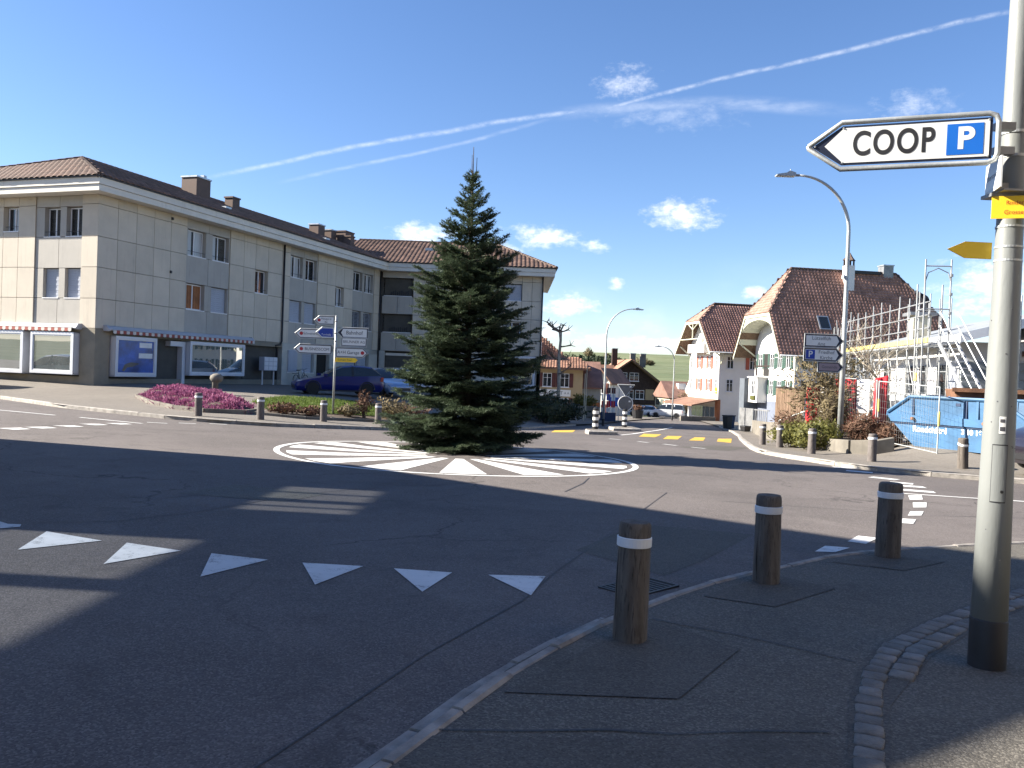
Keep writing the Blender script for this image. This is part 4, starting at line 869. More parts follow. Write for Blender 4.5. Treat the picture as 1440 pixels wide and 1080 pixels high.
# porch of the house
b=MB(); b.box(-1.0,-.0,5.6,7.6,-.4,2.0); b.box(-1.15,.0,5.4,7.7,2.0,2.12); po=b.build('porch',M['wallw'],H1)
hwin(po,lambda u,o,z:(-1.0-o,u,z),6.0,6.8,.35,1.75)
b=MB(); b.box(-1.14,-1.02,5.9,6.9,-.15,.25); b.build('flower_box',M['leaf_o'],po)
b=MB(); b.box(-1.4,-.02,7.7,8.9,-2.6,1.9); b.build('grey_annex',M['annex'],H1)
# skylight, chimneys
def on_slope(zr,x,y,dz): return (x,y,zr(y)+dz)
sk=MB(); tanH=(12.45-4.05)/(4.3+.95); 
for (y,hh) in ((.6,.0),): 
    v=Vector((0,1,tanH)).normalized(); nrm=Vector((0,-tanH,1)).normalized(); o=Vector((2.5,y,H1z(y)))+nrm*.05; u=Vector((1,0,0))
    sk.extr([o,o+u*1.1,o+u*1.1+v*1.5,o+v*1.5],nrm*.1); s_o=sk.build('skylight',M['zinc'],H1r); p=MB(); p.extr([o+u*.12+v*.12+nrm*.1,o+u*.98+v*.12+nrm*.1,o+u*.98+v*1.38+nrm*.1,o+u*.12+v*1.38+nrm*.1],nrm*.012); p.build('pane',M['glass'],s_o)
def house_chimney(parent,x,y,z0,z1,w,hat=True,m='wallw'):
    b=MB(); b.box(x-w/2,x+w/2,y-w/2,y+w/2,z0,z1); c=b.build('chimney',M[m],parent)
    if hat:
        b=MB()
        for sx in (-1,1):
            for sy in (-1,1): b=MB(); b.box(x+sx*w*.38-.06,x+sx*w*.38+.06,y+sy*w*.38-.06,y+sy*w*.38+.06,z1,z1+.5); b.build('cowl_post',M['timber'],c)
        b=MB(); b.lathe([(w*.85,z1+.5),(w*.5,z1+.8),(.1,z1+1.25)],4,(x,y,0)); b.build('cowl',M['ridge'],c)
    else: MB().box(x-w/2-.06,x+w/2+.06,y-w/2-.06,y+w/2+.06,z1,z1+.12).build('cap',M['zinc'],c)
house_chimney(H1r,6.6,3.4,9.,12.9,.8); house_chimney(H1r,11.0,4.5,11.6,13.2,1.0,False,'galv_d')
b=MB(); b.box(7.4,10.2,3.9,4.7,12.3,12.6); b.build('ridge_flashing',M['drain'],H1r)
# house with red shutters behind it
H2,H2r,H2z=bernese('gabled_house','white house with red shutters, small gable balcony and shop awning at street level',(23.3,92.6,0),R(9),9.,13.,-4.2,4.75,10.6,8.4,'wallw','tile_red',ov=1.6,arch=False,seed=21,half_run=2.6)
for z0,z1 in ((2.95,4.35),(.35,1.75)):
    for u in (2.3,5.3): hwin(H2,gab,u,u+.8,z0,z1,'shut_r',.5)
    for u in (.3,7.9): hwin(H2,gab,u,u+.7,z0,z1,None)
    hwin(H2,eav,.9,1.7,z0,z1,None); hwin(H2,eav,3.6,4.4,z0,z1,'shut_r',.42)
hwin(H2,gab,4.2,4.8,6.,7.3,'shut_r',.35)
b=MB(); b.box(-1.1,.0,2.,7.,4.75,5.75); b.build('balcony',M['wallw'],H2)
for y,z in ((0,0),): 
    b=MB(); b.tube([(-1.55,.9,H2z(.9)-.5),(-1.55,8.1,H2z(.9)-.5)],.07,6); b.tube([(-1.55,4.5,H2z(.9)-.5),(-1.55,4.5,8.1)],.07,6); b.tube([(-1.55,2.6,H2z(2.6)-.3),(-1.55,4.5,H2z(.9)+.6),(-1.55,6.4,H2z(2.6)-.3)],.06,6); b.build('gable_truss',M['founding'],H2)
b=MB(); b.extr([(-3.2,-.3,-1.25),(-3.2,9.3,-1.25),(0,9.3,-.55),(0,-.3,-.55)],(0,0,-.14)); b.build('shop_awning',M['tile_old'],H2)
b=MB(); b.box(-.06,0,.6,7.6,-3.4,-1.4); sw=b.build('shop_window',M['frame'],H2)
for i in range(5): MB().box(-.08,-.06,.75+i*1.38,.75+i*1.38+1.26,-2.75,-1.5).build('pane',M['glass2'],sw)
b=MB(); b.box(-.1,-.0,-.02,.55,-4.2,-.6); b.box(-.02,.3,-.05,0,-4.2,-.6); b.build('orange_corner',M['brick_o'],H2)
b=MB(); b.box(-.1,-.02,.2,.9,.1,.75); b.build('yellow_sign',M['yellow'],H2)
# low annexe with balcony, and a small gabled shed further down
an=thing('street_annexe','low red-roofed annexe with pale balcony left of the red-shuttered house','building',(24.3,118,-1.4),R(9))
b=MB(); b.box(0,6,0,6,-5,.2); b.build('wall',M['wallw'],an); b=MB(); b.box(-1.6,0,-.2,6.2,-1.4,-1.25); b.box(-1.65,-1.55,-.2,6.2,-1.25,.1); b.build('balcony',M['wallc'],an)
for i in range(3): MB().box(-1.67,-1.65,.2+i*2,1.8+i*2,-1.0,-.1).build('pane',M['glass2'],an)
rb=MB(); rb.extr([(-2.,-.8,.2),(-2.,6.8,.2),(-2,3,2.6)],(9,0,0)); ro=rb.build('roof',M['tile_red'],an); MB().box(.1,1.2,1.2,2.2,1.,2.3).build('dormer',M['wallw'],ro)
b=MB(); b.extr([(1,-.9,-1),(1,-.9,3.2),(1,3.4,-1)],(.3,0,0)); b.build('gable_end',M['wallw'],an)
# dark timber house closing the street
th=thing('timber_house','dark timber house with wide tan tiled gable roof closing the far street','house',(19.6,138,-5.3),R(4))
b=MB(); b.extr([(-6,0,0),(6.3,0,0),(6.3,0,5.2),(.1,0,9.4),(-6,0,5.2)],(0,11,0)); b.build('wall',M['timber'],th)
for (u,z) in ((-1.9,6.2),(.1,6.2)): 
    hwin(th,eav,u,u+1.6,z,z+1.4)
for u in (-5.2,-2.9,-.6,1.2): hwin(th,eav,u,u+1.5,3.2,4.7); hwin(th,eav,u,u+1.5,.5,2.2)
for z0,z1 in ((3.1,4.9),(.3,2.3)):
    for a,c in ((2.95,4.4),(4.75,6.2)): MB().box(a,c,-.05,-.005,z0,z1).build('infill_panel',M['ochre'],th)
MB().box(-6.1,6.4,-.12,-.0,2.5,2.95).build('floor_beam',M['timber'],th)
rb=MB(); 
for s in (-1,1): rb.extr([(.1,-1.6,9.8),(.1,12,9.8),(.1+s*8.2,12,4.3),(.1+s*5.6,12,5.7),(.1+s*5.6,-1.6,5.7),(.1+s*8.2,-1.6,4.3)][:2]+[(.1+s*5.8,12,5.55),(.1+s*5.8,-1.6,5.55)],(0,0,-.22)); rb.extr([(.1+s*5.8,-1.6,5.55),(.1+s*5.8,12,5.55),(.1+s*8.6,12,4.2),(.1+s*8.6,-1.6,4.2)],(0,0,-.22))
ro=rb.build('roof',M['timber_b'],th)
kx=math.sqrt(1+.73**2)
for s in (-1,1):
    tiles(ro,'roof_tiles','tile_old',(.1+s*5.9,-1.6,5.55),(0,1,0),(-s/kx,0,.73/kx),34,18,.4,.4,lambda x,y: True,seed=31+s); tiles(ro,'roof_tiles','tile_old',(.1+s*8.6,-1.6,4.22),(0,1,0),(-s/1.11,0,.48/1.11),34,8,.4,.38,lambda x,y: True,seed=33+s)
rb=MB(); rb.extr([(-13,3,8.8),(-2,3,8.8),(-2,-1.2,4.9),(-12,-1.2,4.9)],(0,0,-.2)); rb.extr([(-13,3,8.8),(-13,8,4.9),(-2,8,4.9),(-2,3,8.8)],(0,0,-.2)); rb.build('side_roof',M['tile_old'],th)

b=MB(); b.box(6.3,8.4,1.,9,0,4.2); b.build('side_wall',M['timber'],th); MB().box(6.5,8.0,.7,1.0,.8,4.6).build('pale_hanging',M['wallc'],th)
for x,y,h in ((-1.8,4,11.6),(1.6,5,10.9),(3.4,5,10.9)): house_chimney(ro,x,y,8.6,h,.9,False,'timber' if x<0 else 'concrete')
# cream house with maroon shutters and a wall sign
yh=thing('inn_house','ochre house with maroon shutters and a long wall sign, behind the striped post','house',(3.0,106,-4.4),R(-3))
b=MB(); b.box(-9,6.1,0,10,-1,6.9); b.build('wall',M['ochre'],yh)
for u in (-2.3,.95,3.2): 
    for z in (4.35,1.2): hwin(yh,eav,u,u+1.15,z,z+1.75,'shut_b',.5)
b=MB(); b.box(-.4,4.6,-.09,-.01,3.15,4.0); sg=b.build('wall_sign',M['white'],yh)
text_mesh('RAUM.ARNET',.62,M['ink2'],sg,facing((1.7,-.095,3.55),(1,0,0),(0,0,1)),xs=1.0); text_mesh('A A',.4,M['ink2'],sg,facing((4.1,-.095,3.56),(1,0,0),(0,0,1)))
MB().box(4.95,5.85,-.09,-.02,1.5,2.7).build('blue_board',M['blue'],yh)
rb=MB(); rb.extr([(-9.5,-1,6.8),(7.1,-1,6.8),(5.6,2.2,8.2),(-9.5,2.2,8.2)],(0,0,-.2)); rb.extr([(7.1,-1,6.8),(7.1,11,6.8),(5.6,8,8.2),(5.6,2.2,8.2)],(0,0,-.2)); rb.extr([(-9.5,2.2,8.2),(4.0,2.2,8.2),(-3.6,5.5,14.4),(-9.5,5.5,14.4)],(0,0,-.2)); rb.extr([(4.0,2.2,8.2),(4.0,9,8.2),(-3.6,5.5,14.4)],(0,0,-.2)); ro=rb.build('roof',M['tile_old'],yh)
tiles(ro,'roof_tiles','tile_old',(-9.5,-1.0,6.84),(1,0,0),(0,.916,.4),46,9,.36,.4,lambda x,y: x<7.1-(y+1)*.45,seed=41)
kq=math.sqrt(1+1.88**2); tiles(ro,'roof_tiles','tile_old',(-9.5,2.2,8.24),(1,0,0),(0,1/kq,1.88/kq),36,17,.36,.4,lambda x,y: x<4.0-(y-2.2)*2.3,seed=42)
b=MB(); b.box(-2.6,.6,1.2,4,8.,10.1); dm=b.build('dormer',M['wallw'],ro); hwin(dm,lambda u,o,z:(u,1.2-o,z),-1.7,-.3,8.5,9.8)
# grey shed beside it and a small white house with maroon shutters in front of the timber house
sh=thing('link_shed','grey shed with a low red roof between the ochre and the white house','shed',(9.6,108.5,-4.7),0)
MB().box(-.6,2.2,0,6,-.5,4.9).build('wall',M['cladding'],sh); MB().extr([(-.8,-.6,4.7),(2.5,-.6,4.7),(2.5,5,8.2),(-.8,5,8.2)],(0,0,-.2)).build('roof',M['tile_red'],sh); MB().box(-.5,2.1,-.1,0,2.2,2.7).build('fascia_board',M['brick_o'],sh); MB().box(-.3,1.9,-.08,0,0,2.2).build('opening',M['dark'],sh)
wh=thing('small_white_house','small sunlit white house with maroon shutters beside the timber house','house',(12.0,121,-5.2),R(-28))
b=MB(); b.extr([(0,0,-.5),(2.6,0,-.5),(2.6,0,6.0),(1.3,0,7.6),(0,0,6.0)],(0,7,0)); b.build('wall',M['wallw'],wh)
for z in (1.1,4.2):
    for u in (.85,): hwin(wh,eav,u,u+.9,z,z+1.5,'shut_b',.6)
    for u in (1.,4.): hwin(wh,lambda u,o,z:(-o,u,z),u,u+.9,z,z+1.5,'shut_b',.6)
rb=MB(); rb.extr([(1.3,-.7,7.95),(1.3,7.7,7.95),(3.1,7.7,5.75),(3.1,-.7,5.75)],(0,0,-.22)); rb.extr([(1.3,-.7,7.95),(1.3,7.7,7.95),(-.6,7.7,5.7),(-.6,-.7,5.7)],(0,0,-.22)); rb.build('roof',M['tile_old'],wh)
# ---------------------------------------------------------------- unseen houses: the left throws the big shadow, others are added to block sky
def wall_with_holes(b,x,poly,holes,th):
    """gable wall in the plane x with rectangular openings (y0,y1,z0,z1)"""
    pts=[Vector(p) for p in poly]; n=len(pts); ed=[(i,(i+1)%n) for i in range(n)]; k=n
    for (a,c,d,e) in holes:
        pts+=[Vector(q) for q in ((a,d),(c,d),(c,e),(a,e))]; ed+=[(k,k+1),(k+1,k+2),(k+2,k+3),(k+3,k)]; k+=4
    r=delaunay_2d_cdt(pts,ed,[],1,1e-5)
    for f in r[2]:
        c=sum((r[0][i] for i in f),Vector((0,0)))/len(f)
        if any(a<c.x<b_ and d<c.y<e for (a,b_,d,e) in holes): continue
        b.extr([(x,r[0][i].x,r[0][i].y) for i in f],(-th,0,0))
def old_house():
    t=thing('shadow_house','cream gabled house with loft openings added to pass sun patches, left of the near road','house',(-14,-.3,0),0)
    pk=(8.7,12.1); ev=(16.55,6.05); en=(1.0,6.05); D=2.2  # house made thin so the sun can pass right through its loft
    prof=[(1.6,-.3),(16.6,-.3),(16.6,5.9),pk,(1.6,6.5)]; prof[3]=(8.7,11.85)
    ha=[(10.9,11.75,6.15,7.1),(11.9,13.2,6.15,7.1)]; hb=[(5.7,7.1,5.3,6.6),(7.35,9.1,5.2,6.5)]  # glazed openings added so sun falls through as patches on the road
    b=MB(); wall_with_holes(b,-.0,prof,ha+hb,.25); wf=b.build('wall',M['wallc'],t)
    dz=(D-.0)*math.tan(SUN_EL)/math.cos(R(4)); dy=D*math.tan(R(4))
    b=MB(); wall_with_holes(b,-D+.25,prof,[(10.6,13.3,6.15+dz*.8,min(7.3+dz,8.35)),(5.4,9.5,5.0+dz*.8,6.8+dz)],.25); b.build('wall',M['wallc'],t)
    b=MB(); b.box(-D+.25,-.25,16.35,16.6,-.3,5.9); b.box(-D+.25,-.25,1.6,1.85,-.3,6.3); b.build('wall',M['wallc'],t)
    for (a,c,d,e) in ha+hb:
        f=MB(); f.box(-.14,-.1,a,a+.06,d,e); f.box(-.14,-.1,c-.06,c,d,e); f.box(-.14,-.1,a,c,d,d+.06); f.box(-.14,-.1,a,c,e-.06,e); m=(a+c)/2; (f.box(-.14,-.1,m-.05,m+.05,d,e) if a>10 else None); w=f.build('sun_opening',M['frame'],t)
        MB().box(-.125,-.12,a+.06,c-.06,d+.06,e-.06).build('pane',M['veil'],w)
    rb=MB()
    for a,c in ((ev,pk),(pk,en)): rb.extr([(.35,a[0],a[1]),(-D-.3,a[0],a[1]),(-D-.3,c[0],c[1]),(.35,c[0],c[1])],(0,0,-.18))
    rb.build('roof',M['tile_red'],t)
    fr=lambda u,o,z:(o,u,z)
    for u in (3.,5.6,9.6,12.2,14.4):
        for z in (.9,3.4): hwin(wf,fr,u,u+1.0,z,z+1.35,'shut_g',.5)
M['veil']=clear_glass('sun_patch_tint',.62)  # tint dims the sun that comes through the added openings
old_house()
def sky_blocker(label,x0,x1,y0,y1,h,m,seed):  # occluders added to darken the shade; dark walls keep bounce light low
    t=thing('sky_blocker_house',label,'house',(x0,y0,.1)); L=x1-x0; D=y1-y0; MB().box(0,L,0,D,-.4,h).build('wall',M[m],t)
    rb=MB(); rb.extr([(-.6,-.8,h-.2),(-.6,D+.8,h-.2),(-.6,D/2,h+D*.36)],(L+1.2,0,0)); rb.build('roof',M['tile_red'],t)
    for z in (1.,3.8,6.6):
        if z+1.5>h: continue
        k=int(L/2.6)
        for i in range(k): hwin(t,lambda u,o,zz:(u,D+o,zz),1.+i*2.6,2.+i*2.6,z,z+1.45,'shut_b',.5)
        k=int(D/2.8)
        for i in range(k): hwin(t,lambda u,o,zz:(-o,u,zz),1.+i*2.8,2.+i*2.8,z,z+1.45,'shut_b',.5)
sky_blocker('unseen brown house added behind the viewpoint to block sky light',-3.5,18,-22,-8,13,'plaster',1); sky_blocker('unseen brown house added right of the viewpoint to block sky light',9.5,22,-8,3.6,11,'plaster',2)
# ---------------------------------------------------------------- fir tree on the roundabout
def needles(segA,segB,dens,ln,wd,seed,spread=.9,flat=.55):
    """needle triangles round twig segments (numpy)"""
    r=np.random.default_rng(seed); A=np.asarray(segA);B=np.asarray(segB); D=B-A; L=np.linalg.norm(D,axis=1); n=np.maximum(3,(L*dens).astype(int))
    idx=np.repeat(np.arange(len(A)),n); t=r.random(len(idx)); d=D[idx]/L[idx][:,None]
    P=A[idx]+D[idx]*t[:,None]
    up=np.tile([0,0,1.],(len(idx),1)); a=np.cross(d,up); la=np.linalg.norm(a,axis=1); a[la<1e-4]=[1,0,0]; a/=np.linalg.norm(a,axis=1)[:,None]; b=np.cross(a,d)
    ph=r.random(len(idx))*2*np.pi; c=np.cos(ph)[:,None]; s=np.sin(ph)[:,None]*flat+.22
    o=a*c+b*s; o/=np.linalg.norm(o,axis=1)[:,None]
    dirn=o*spread+d*(.55+.4*r.random((len(idx),1))); dirn/=np.linalg.norm(dirn,axis=1)[:,None]
    l=ln*(.7+.6*r.random((len(idx),1))); side=np.cross(dirn,o); side/=np.maximum(1e-6,np.linalg.norm(side,axis=1)[:,None])
    # blades turned so that the flat side looks up and out
    w=np.cross(dirn,b); lw=np.linalg.norm(w,axis=1)[:,None]; w=np.where(lw>.15,w/np.maximum(lw,1e-6),side)
    V=np.empty((len(idx)*3,3)); V[0::3]=P-w*wd; V[1::3]=P+w*wd; V[2::3]=P+dirn*l
    tone=np.repeat(np.clip(r.normal(.5,.22,len(idx)),0,1),3)
    F=np.arange(len(idx)*3).reshape(-1,3); return V,F,tone
def fir():
    rd=random.Random(5); bx,by=-1.12,20.7; bz=G(bx,by)
    t=thing('fir_tree','tall dark green fir standing in the middle of the painted roundabout','tree',(bx,by,bz))
    Ht=7.55; lean=lambda z: Vector((-.01*z*.9,0,z))
    b=MB(); n=26
    b.tube([lean(Ht*.93*i/n) for i in range(n+1)],[.115*(1-i/n)**.8+.012 for i in range(n+1)],10); b.build('trunk',M['trunk'],t,smooth=True)
    # two side leaders as well as the main one
    ld=MB(); ld.tube([lean(6.75),lean(7.1)+Vector((.0,0,0)),lean(7.62)],[.016,.014,.008],6); ld.tube([lean(6.6),lean(6.75)+Vector((.08,.0,0)),lean(7.35)+Vector((.09,0,0))],[.012,.012,.007],6); ld.tube([lean(6.75),lean(7.0)+Vector((-.03,0,0)),lean(7.42)+Vector((-.035,0,0))],[.011,.01,.006],6); ld.build('leader',M['trunk'],t)
    prof=[(.25,1.4),(.5,1.9),(.9,1.95),(1.4,1.8),(2.0,1.75),(2.6,1.55),(3.3,1.4),(3.9,1.26),(4.5,1.08),(5.1,.84),(5.7,.62),(6.2,.42),(6.6,.28),(7.0,.15)]
    def rad(z):
        for (a,r0),(c,r1) in zip(prof,prof[1:]):
            if z<=c: return r0+(r1-r0)*max(0,(z-a))/(c-a)
        return .1
    SA,SB=[],[]; wood_=MB()
    def seg(p,q): SA.append(tuple(p)); SB.append(tuple(q))
    z=.28; k=0
    while z<6.95:
        nb=rd.choice((8,9)) if z<4.5 else rd.choice((5,6)); a0=rd.random()*6.28
        for i in range(nb):
            az=a0+6.283*i/nb+rd.uniform(-.28,.28); zz=z+rd.uniform(-.12,.12); L=rad(zz)*rd.choice((1.08,.95,.85,1.0,.7,1.15,.9))
            if zz<.3: L*=.85
            f=zz/Ht; pitch=R(-9+ 62*f- 8*f*f)+rd.uniform(-.13,.13)
            d=Vector((math.cos(az),math.sin(az),0)); pts=[]; m=7
            droop=(1-f)*.22*L*(1 if zz>.6 else .75)
            for j in range(m+1):
                u=j/m; h=math.sin(pitch)*L*u-droop*(u*u)*.8+droop*.95*(u**4)
                p=lean(zz)+d*(L*u*math.cos(pitch))+Vector((0,0,h)); p.z=max(p.z,.06+.05*u); pts.append(p)
            wood_.tube(pts,[.02*(1-.8*j/m)*(L/1.6)**.5+.003 for j in range(m+1)],4,False)
            for j in range(1,m):
                if j/m>.25: seg(pts[j],pts[j+1])
            seg(pts[m],pts[m]+(pts[m]-pts[m-1]).normalized()*.05)
            # side twigs
            ns=max(4,int(L/.1)); 
            for q in range(ns):
                u=.16+.84*(q+rd.random()*.7)/ns
                if u>.985: continue
                j=min(m-1,int(u*m)); fr=u*m-j; p=pts[j].lerp(pts[j+1],fr); ax=(pts[j+1]-pts[j]).normalized()
                for sg in (-1,1):
                    if rd.random()<.1: continue
                    ln=L*(.12+.36*(1-u)*min(1,u*2.6))*rd.uniform(.75,1.2)+.05
                    sd=Vector((-d.y,d.x,0))*sg
                    dr=(ax*rd.uniform(.6,.95)+sd*rd.uniform(.75,1.)+Vector((0,0,rd.uniform(-.25,.12)))).normalized()
                    tip=p+dr*ln+Vector((0,0,-.06*ln)); tip.z=max(tip.z,.05); seg(p,tip)
                    if ln>.2:
                        kk=int(ln/.1)
                        for w in range(1,kk+1):
                            v=w/(kk+.6); pp=p.lerp(tip,v); s2=rd.choice((-1,1)) if kk>3 else 1
                            for s3 in (-1,1):
                                if rd.random()<.22: continue
                                d2=(dr*.8+dr.cross(Vector((0,0,1)))*s3*.85+Vector((0,0,rd.uniform(-.25,.2)))).normalized(); l2=ln*(.1+.4*(1-v))*rd.uniform(.8,1.2)+.03
                                t2=pp+d2*l2; t2.z=max(t2.z,.04); seg(pp,t2)
        z+=rd.uniform(.165,.225)*(1.05-.35*z/Ht); k+=1
    wood_.build('branches',M['trunk'],t)
    for z0,z1 in ((6.6,6.95),(6.2,6.6)): seg(lean(z0),lean(z1))
    V,F,T=needles(SA,SB,230,.048,.0075,3); o=big_mesh('crown',V,F,M['needle'],t,col=T); o['kind']='stuff'
    print('fir segs',len(SA),'needles',len(F))
    b=MB(); b.lathe([(.32,-.02),(.3,.03),(.2,.05)],16); b.build('base_plate',M['galv_d'],t)
fir()
# ---------------------------------------------------------------- leaf clumps for shrubs
def clump(parent,name,c,r,n,size,m,seed,shape='ellipsoid',up=.3,squash=1.,fill=.55,tri=False):
    g=np.random.default_rng(seed); d=g.normal(size=(n,3)); d/=np.linalg.norm(d,axis=1)[:,None]
    rr=fill+(1-fill)*g.random((n,1))**.6; lump=1+.18*np.sin(d[:,:1]*5+seed)+.14*np.sin(d[:,1:2]*7+seed*2)+.1*np.sin(d[:,2:]*9)
    P=np.array(c)+d*rr*lump*np.array(r); 
    a=g.normal(size=(n,3)); a[:,2]*=.5; a[:,2]+=up*2; a/=np.linalg.norm(a,axis=1)[:,None]; b=np.cross(a,d); lb=np.linalg.norm(b,axis=1)[:,None]; b/=np.maximum(lb,1e-5)
    s=size*(.6+.8*g.random((n,1))); V=np.empty((n*4,3)); V[0::4]=P; V[1::4]=P+a*s*.5+b*s*.28*squash; V[2::4]=P+a*s; V[3::4]=P+a*s*.5-b*s*.28*squash
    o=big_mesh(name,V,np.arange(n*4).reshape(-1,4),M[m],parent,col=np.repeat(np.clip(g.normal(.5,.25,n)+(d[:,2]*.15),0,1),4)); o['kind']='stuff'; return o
def stems(parent,c,r,n,h,m,seed,rad=.012,name='stems'):
    rd=random.Random(seed); b=MB()
    for i in range(n):
        a=rd.random()*6.28; q=rd.random()**.5; x0,y0=c[0]+r*.25*q*math.cos(a),c[1]+r*.25*q*math.sin(a); hh=h*rd.uniform(.6,1.05)
        p=[(x0,y0,c[2])]; 
        for k in range(1,4): p.append((x0+r*q*math.cos(a)*k/3*rd.uniform(.7,1.3)+rd.uniform(-.04,.04),y0+r*q*math.sin(a)*k/3*rd.uniform(.7,1.3)+rd.uniform(-.04,.04),c[2]+hh*k/3))
        b.tube(p,[rad,rad*.8,rad*.6,rad*.3],4,False)
    o=b.build(name,M[m],parent); return o
def bush(name,label,x,y,rx,ry,h,m,n,size,seed,cat='shrub',group=None,st='twigwood',z=None,fill=.4,nst=14,up=.3,squash=1.):
    zz=G(x,y)+.05 if z is None else z; t=thing(name,label,cat,(x,y,zz),0,group)
    stems(t,(0,0,0),max(rx,ry)*.8,nst,h*.9,st,seed); clump(t,'foliage',(0,0,h*.52),(rx,ry,h*.5),n,size,m,seed,up=up,fill=fill,squash=squash); return t
def bare_tree(name,label,x,y,h,seed,m='twigwood',levels=5,spread=.55,r0=None,lean_=(0,0),z=None,first=.32,cat='tree'):
    rd=random.Random(seed); zz=G(x,y)+.02 if z is None else z; t=thing(name,label,cat,(x,y,zz)); tr=MB(); cr=MB(); r0=r0 or h*.016
    def grow(p,d,l,r,lev):
        q=[p]; k=3
        for i in range(k):
            d=(d+Vector((rd.uniform(-.16,.16),rd.uniform(-.16,.16),rd.uniform(-.04,.12)))).normalized(); q.append(q[-1]+d*l/k)
        (tr if lev==0 else cr).tube(q,[r*(1-.35*i/k) for i in range(k+1)],6 if lev<2 else 3,False)
        if lev>=levels: return
        nb=rd.choice((3,4)) if lev<3 else rd.choice((2,3,3))
        for i in range(nb):
            j=rd.choice((1,2,3,3)) ; a=rd.random()*6.28; o=Vector((math.cos(a),math.sin(a),rd.uniform(.0,.5)))
            grow(q[j],(d*(1-spread)+o*spread).normalized(),l*rd.uniform(.55,.8),r*.58,lev+1)
    grow(Vector((0,0,0)),Vector((lean_[0],lean_[1],1)).normalized(),h*first,r0,0)
    tr.build('trunk',M[m],t); cr.build('crown',M[m],t); return t
# heather bed in front of the shops
BED=[(-14.9,32.6),(-13.2,29.9),(-11.5,28.0),(-10.2,27.3),(-8.95,27.6),(-8.8,28.4),(-9.8,30.4),(-11.6,33.0),(-13.5,34.6),(-14.9,34.4)]
def pin(x,y,poly):
    c=False; j=len(poly)-1
    for i in range(len(poly)):
        if (poly[i][1]>y)!=(poly[j][1]>y) and x<(poly[j][0]-poly[i][0])*(y-poly[i][1])/(poly[j][1]-poly[i][1])+poly[i][0]: c=not c
        j=i
    return c
def edge_d(x,y,poly):
    best=9
    for (ax,ay),(bx,by) in zip(poly,poly[1:]+poly[:1]):
        dx,dy=bx-ax,by-ay; t=max(0,min(1,((x-ax)*dx+(y-ay)*dy)/(dx*dx+dy*dy))); best=min(best,math.hypot(x-ax-t*dx,y-ay-t*dy))
    return best
def heather():
    t=thing('heather_bed','kerbed bed of pink-purple heather in front of the shops','flower bed',(-11.5,30.5,0)); cx,cy=-11.5,30.5
    hump=lambda x,y:.08+.42*(1-math.exp(-edge_d(x,y,BED)/.5))*(.85+.15*math.sin(x*2.3+y)*math.cos(y*1.9)) 
    o=drape('soil',[(p[0],p[1]) for p in BED],.0,M['soil'],None,res=.4,zf=lambda x,y:G(x,y)+.12+.3*min(1,edge_d(x,y,BED)/.6)); o.parent=t; o.location=(-cx,-cy,0)
    g=np.random.default_rng(4); V=[];T=[]; n=0
    xs=[p[0] for p in BED]; ys=[p[1] for p in BED]
    while n<30000:
        x=g.uniform(min(xs)-.1,max(xs)+.1); y=g.uniform(min(ys)-.1,max(ys)+.1)
        if not pin(x,y,BED): continue
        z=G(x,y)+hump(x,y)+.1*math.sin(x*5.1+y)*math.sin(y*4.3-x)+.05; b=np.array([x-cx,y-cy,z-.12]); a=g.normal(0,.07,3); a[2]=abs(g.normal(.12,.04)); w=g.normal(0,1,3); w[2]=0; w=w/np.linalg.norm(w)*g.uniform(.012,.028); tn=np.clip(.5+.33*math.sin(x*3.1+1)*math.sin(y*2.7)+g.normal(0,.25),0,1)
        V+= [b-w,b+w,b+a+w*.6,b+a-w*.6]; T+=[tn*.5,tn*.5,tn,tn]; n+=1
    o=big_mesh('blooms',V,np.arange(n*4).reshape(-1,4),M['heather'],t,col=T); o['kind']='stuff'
    pts=[Vector(p) for p in BED]; 
    for a,b in zip(pts,pts[1:]+pts[:1]):
        k=max(1,int((b-a).length/.9))
        for i in range(k):
            p=a.lerp(b,i/k); q=a.lerp(b,(i+1)/k-.015); m=(p+q)/2; L=(q-p).length/2
            MB().box(-L,L,-.05,.05,-.1,.16).build('edging_stone',M['concrete'],t,(m.x-cx,m.y-cy,G(m.x,m.y)+.08),(0,-math.atan2(G(q.x,q.y)-G(p.x,p.y),2*L),math.atan2((q-p).y,(q-p).x)))
heather()
def grass_patch(name,label,poly,n,seed,h=.1):
    cx=sum(p[0] for p in poly)/len(poly); cy=sum(p[1] for p in poly)/len(poly)
    o=drape(name,poly,.14,M['lawn'],None,res=.6); tag(o,kind='structure')
    g=np.random.default_rng(seed); V=[];T=[];k=0; xs=[p[0] for p in poly]; ys=[p[1] for p in poly]
    while k<n:
        x=g.uniform(min(xs),max(xs)); y=g.uniform(min(ys),max(ys))
        if not pin(x,y,poly): continue
        a=g.random()*6.28; w=np.array([math.cos(a),math.sin(a),0])*.014; b=np.array([x,y,G(x,y)+.13]); tip=b+np.array([g.normal(0,.03),g.normal(0,.03),h*g.uniform(.5,1.3)]); V+=[b-w,b+w,tip]; tn=g.random(); T+=[tn*.6,tn*.6,tn]; k+=1
    q=big_mesh(name+'_blades',V,np.arange(k*3).reshape(-1,3),M['grass'],o,col=T); q['kind']='stuff'
grass_patch('lawn','',[(-9.9,31.2),(-8.6,29.2),(-6.9,30.6),(-4.9,33.2),(-4.3,36.5),(-6.8,37.2),(-9.6,34.6)],16000,8)
drape('planting_strip',[(-8.75,28.0),(-7.2,28.1),(-5.3,30.2),(-3.6,32.8),(-3.9,33.6),(-5.2,32.6),(-7.0,30.4),(-8.6,29.0)],.12,M['soil'],PV_L,res=.5)
kerb_run(PV_L,[(-8.7,27.8),(-7.1,27.95),(-5.2,30.0),(-3.4,32.7)],.2,.09,.9,seed=33,name='edging_stone',m='concrete')
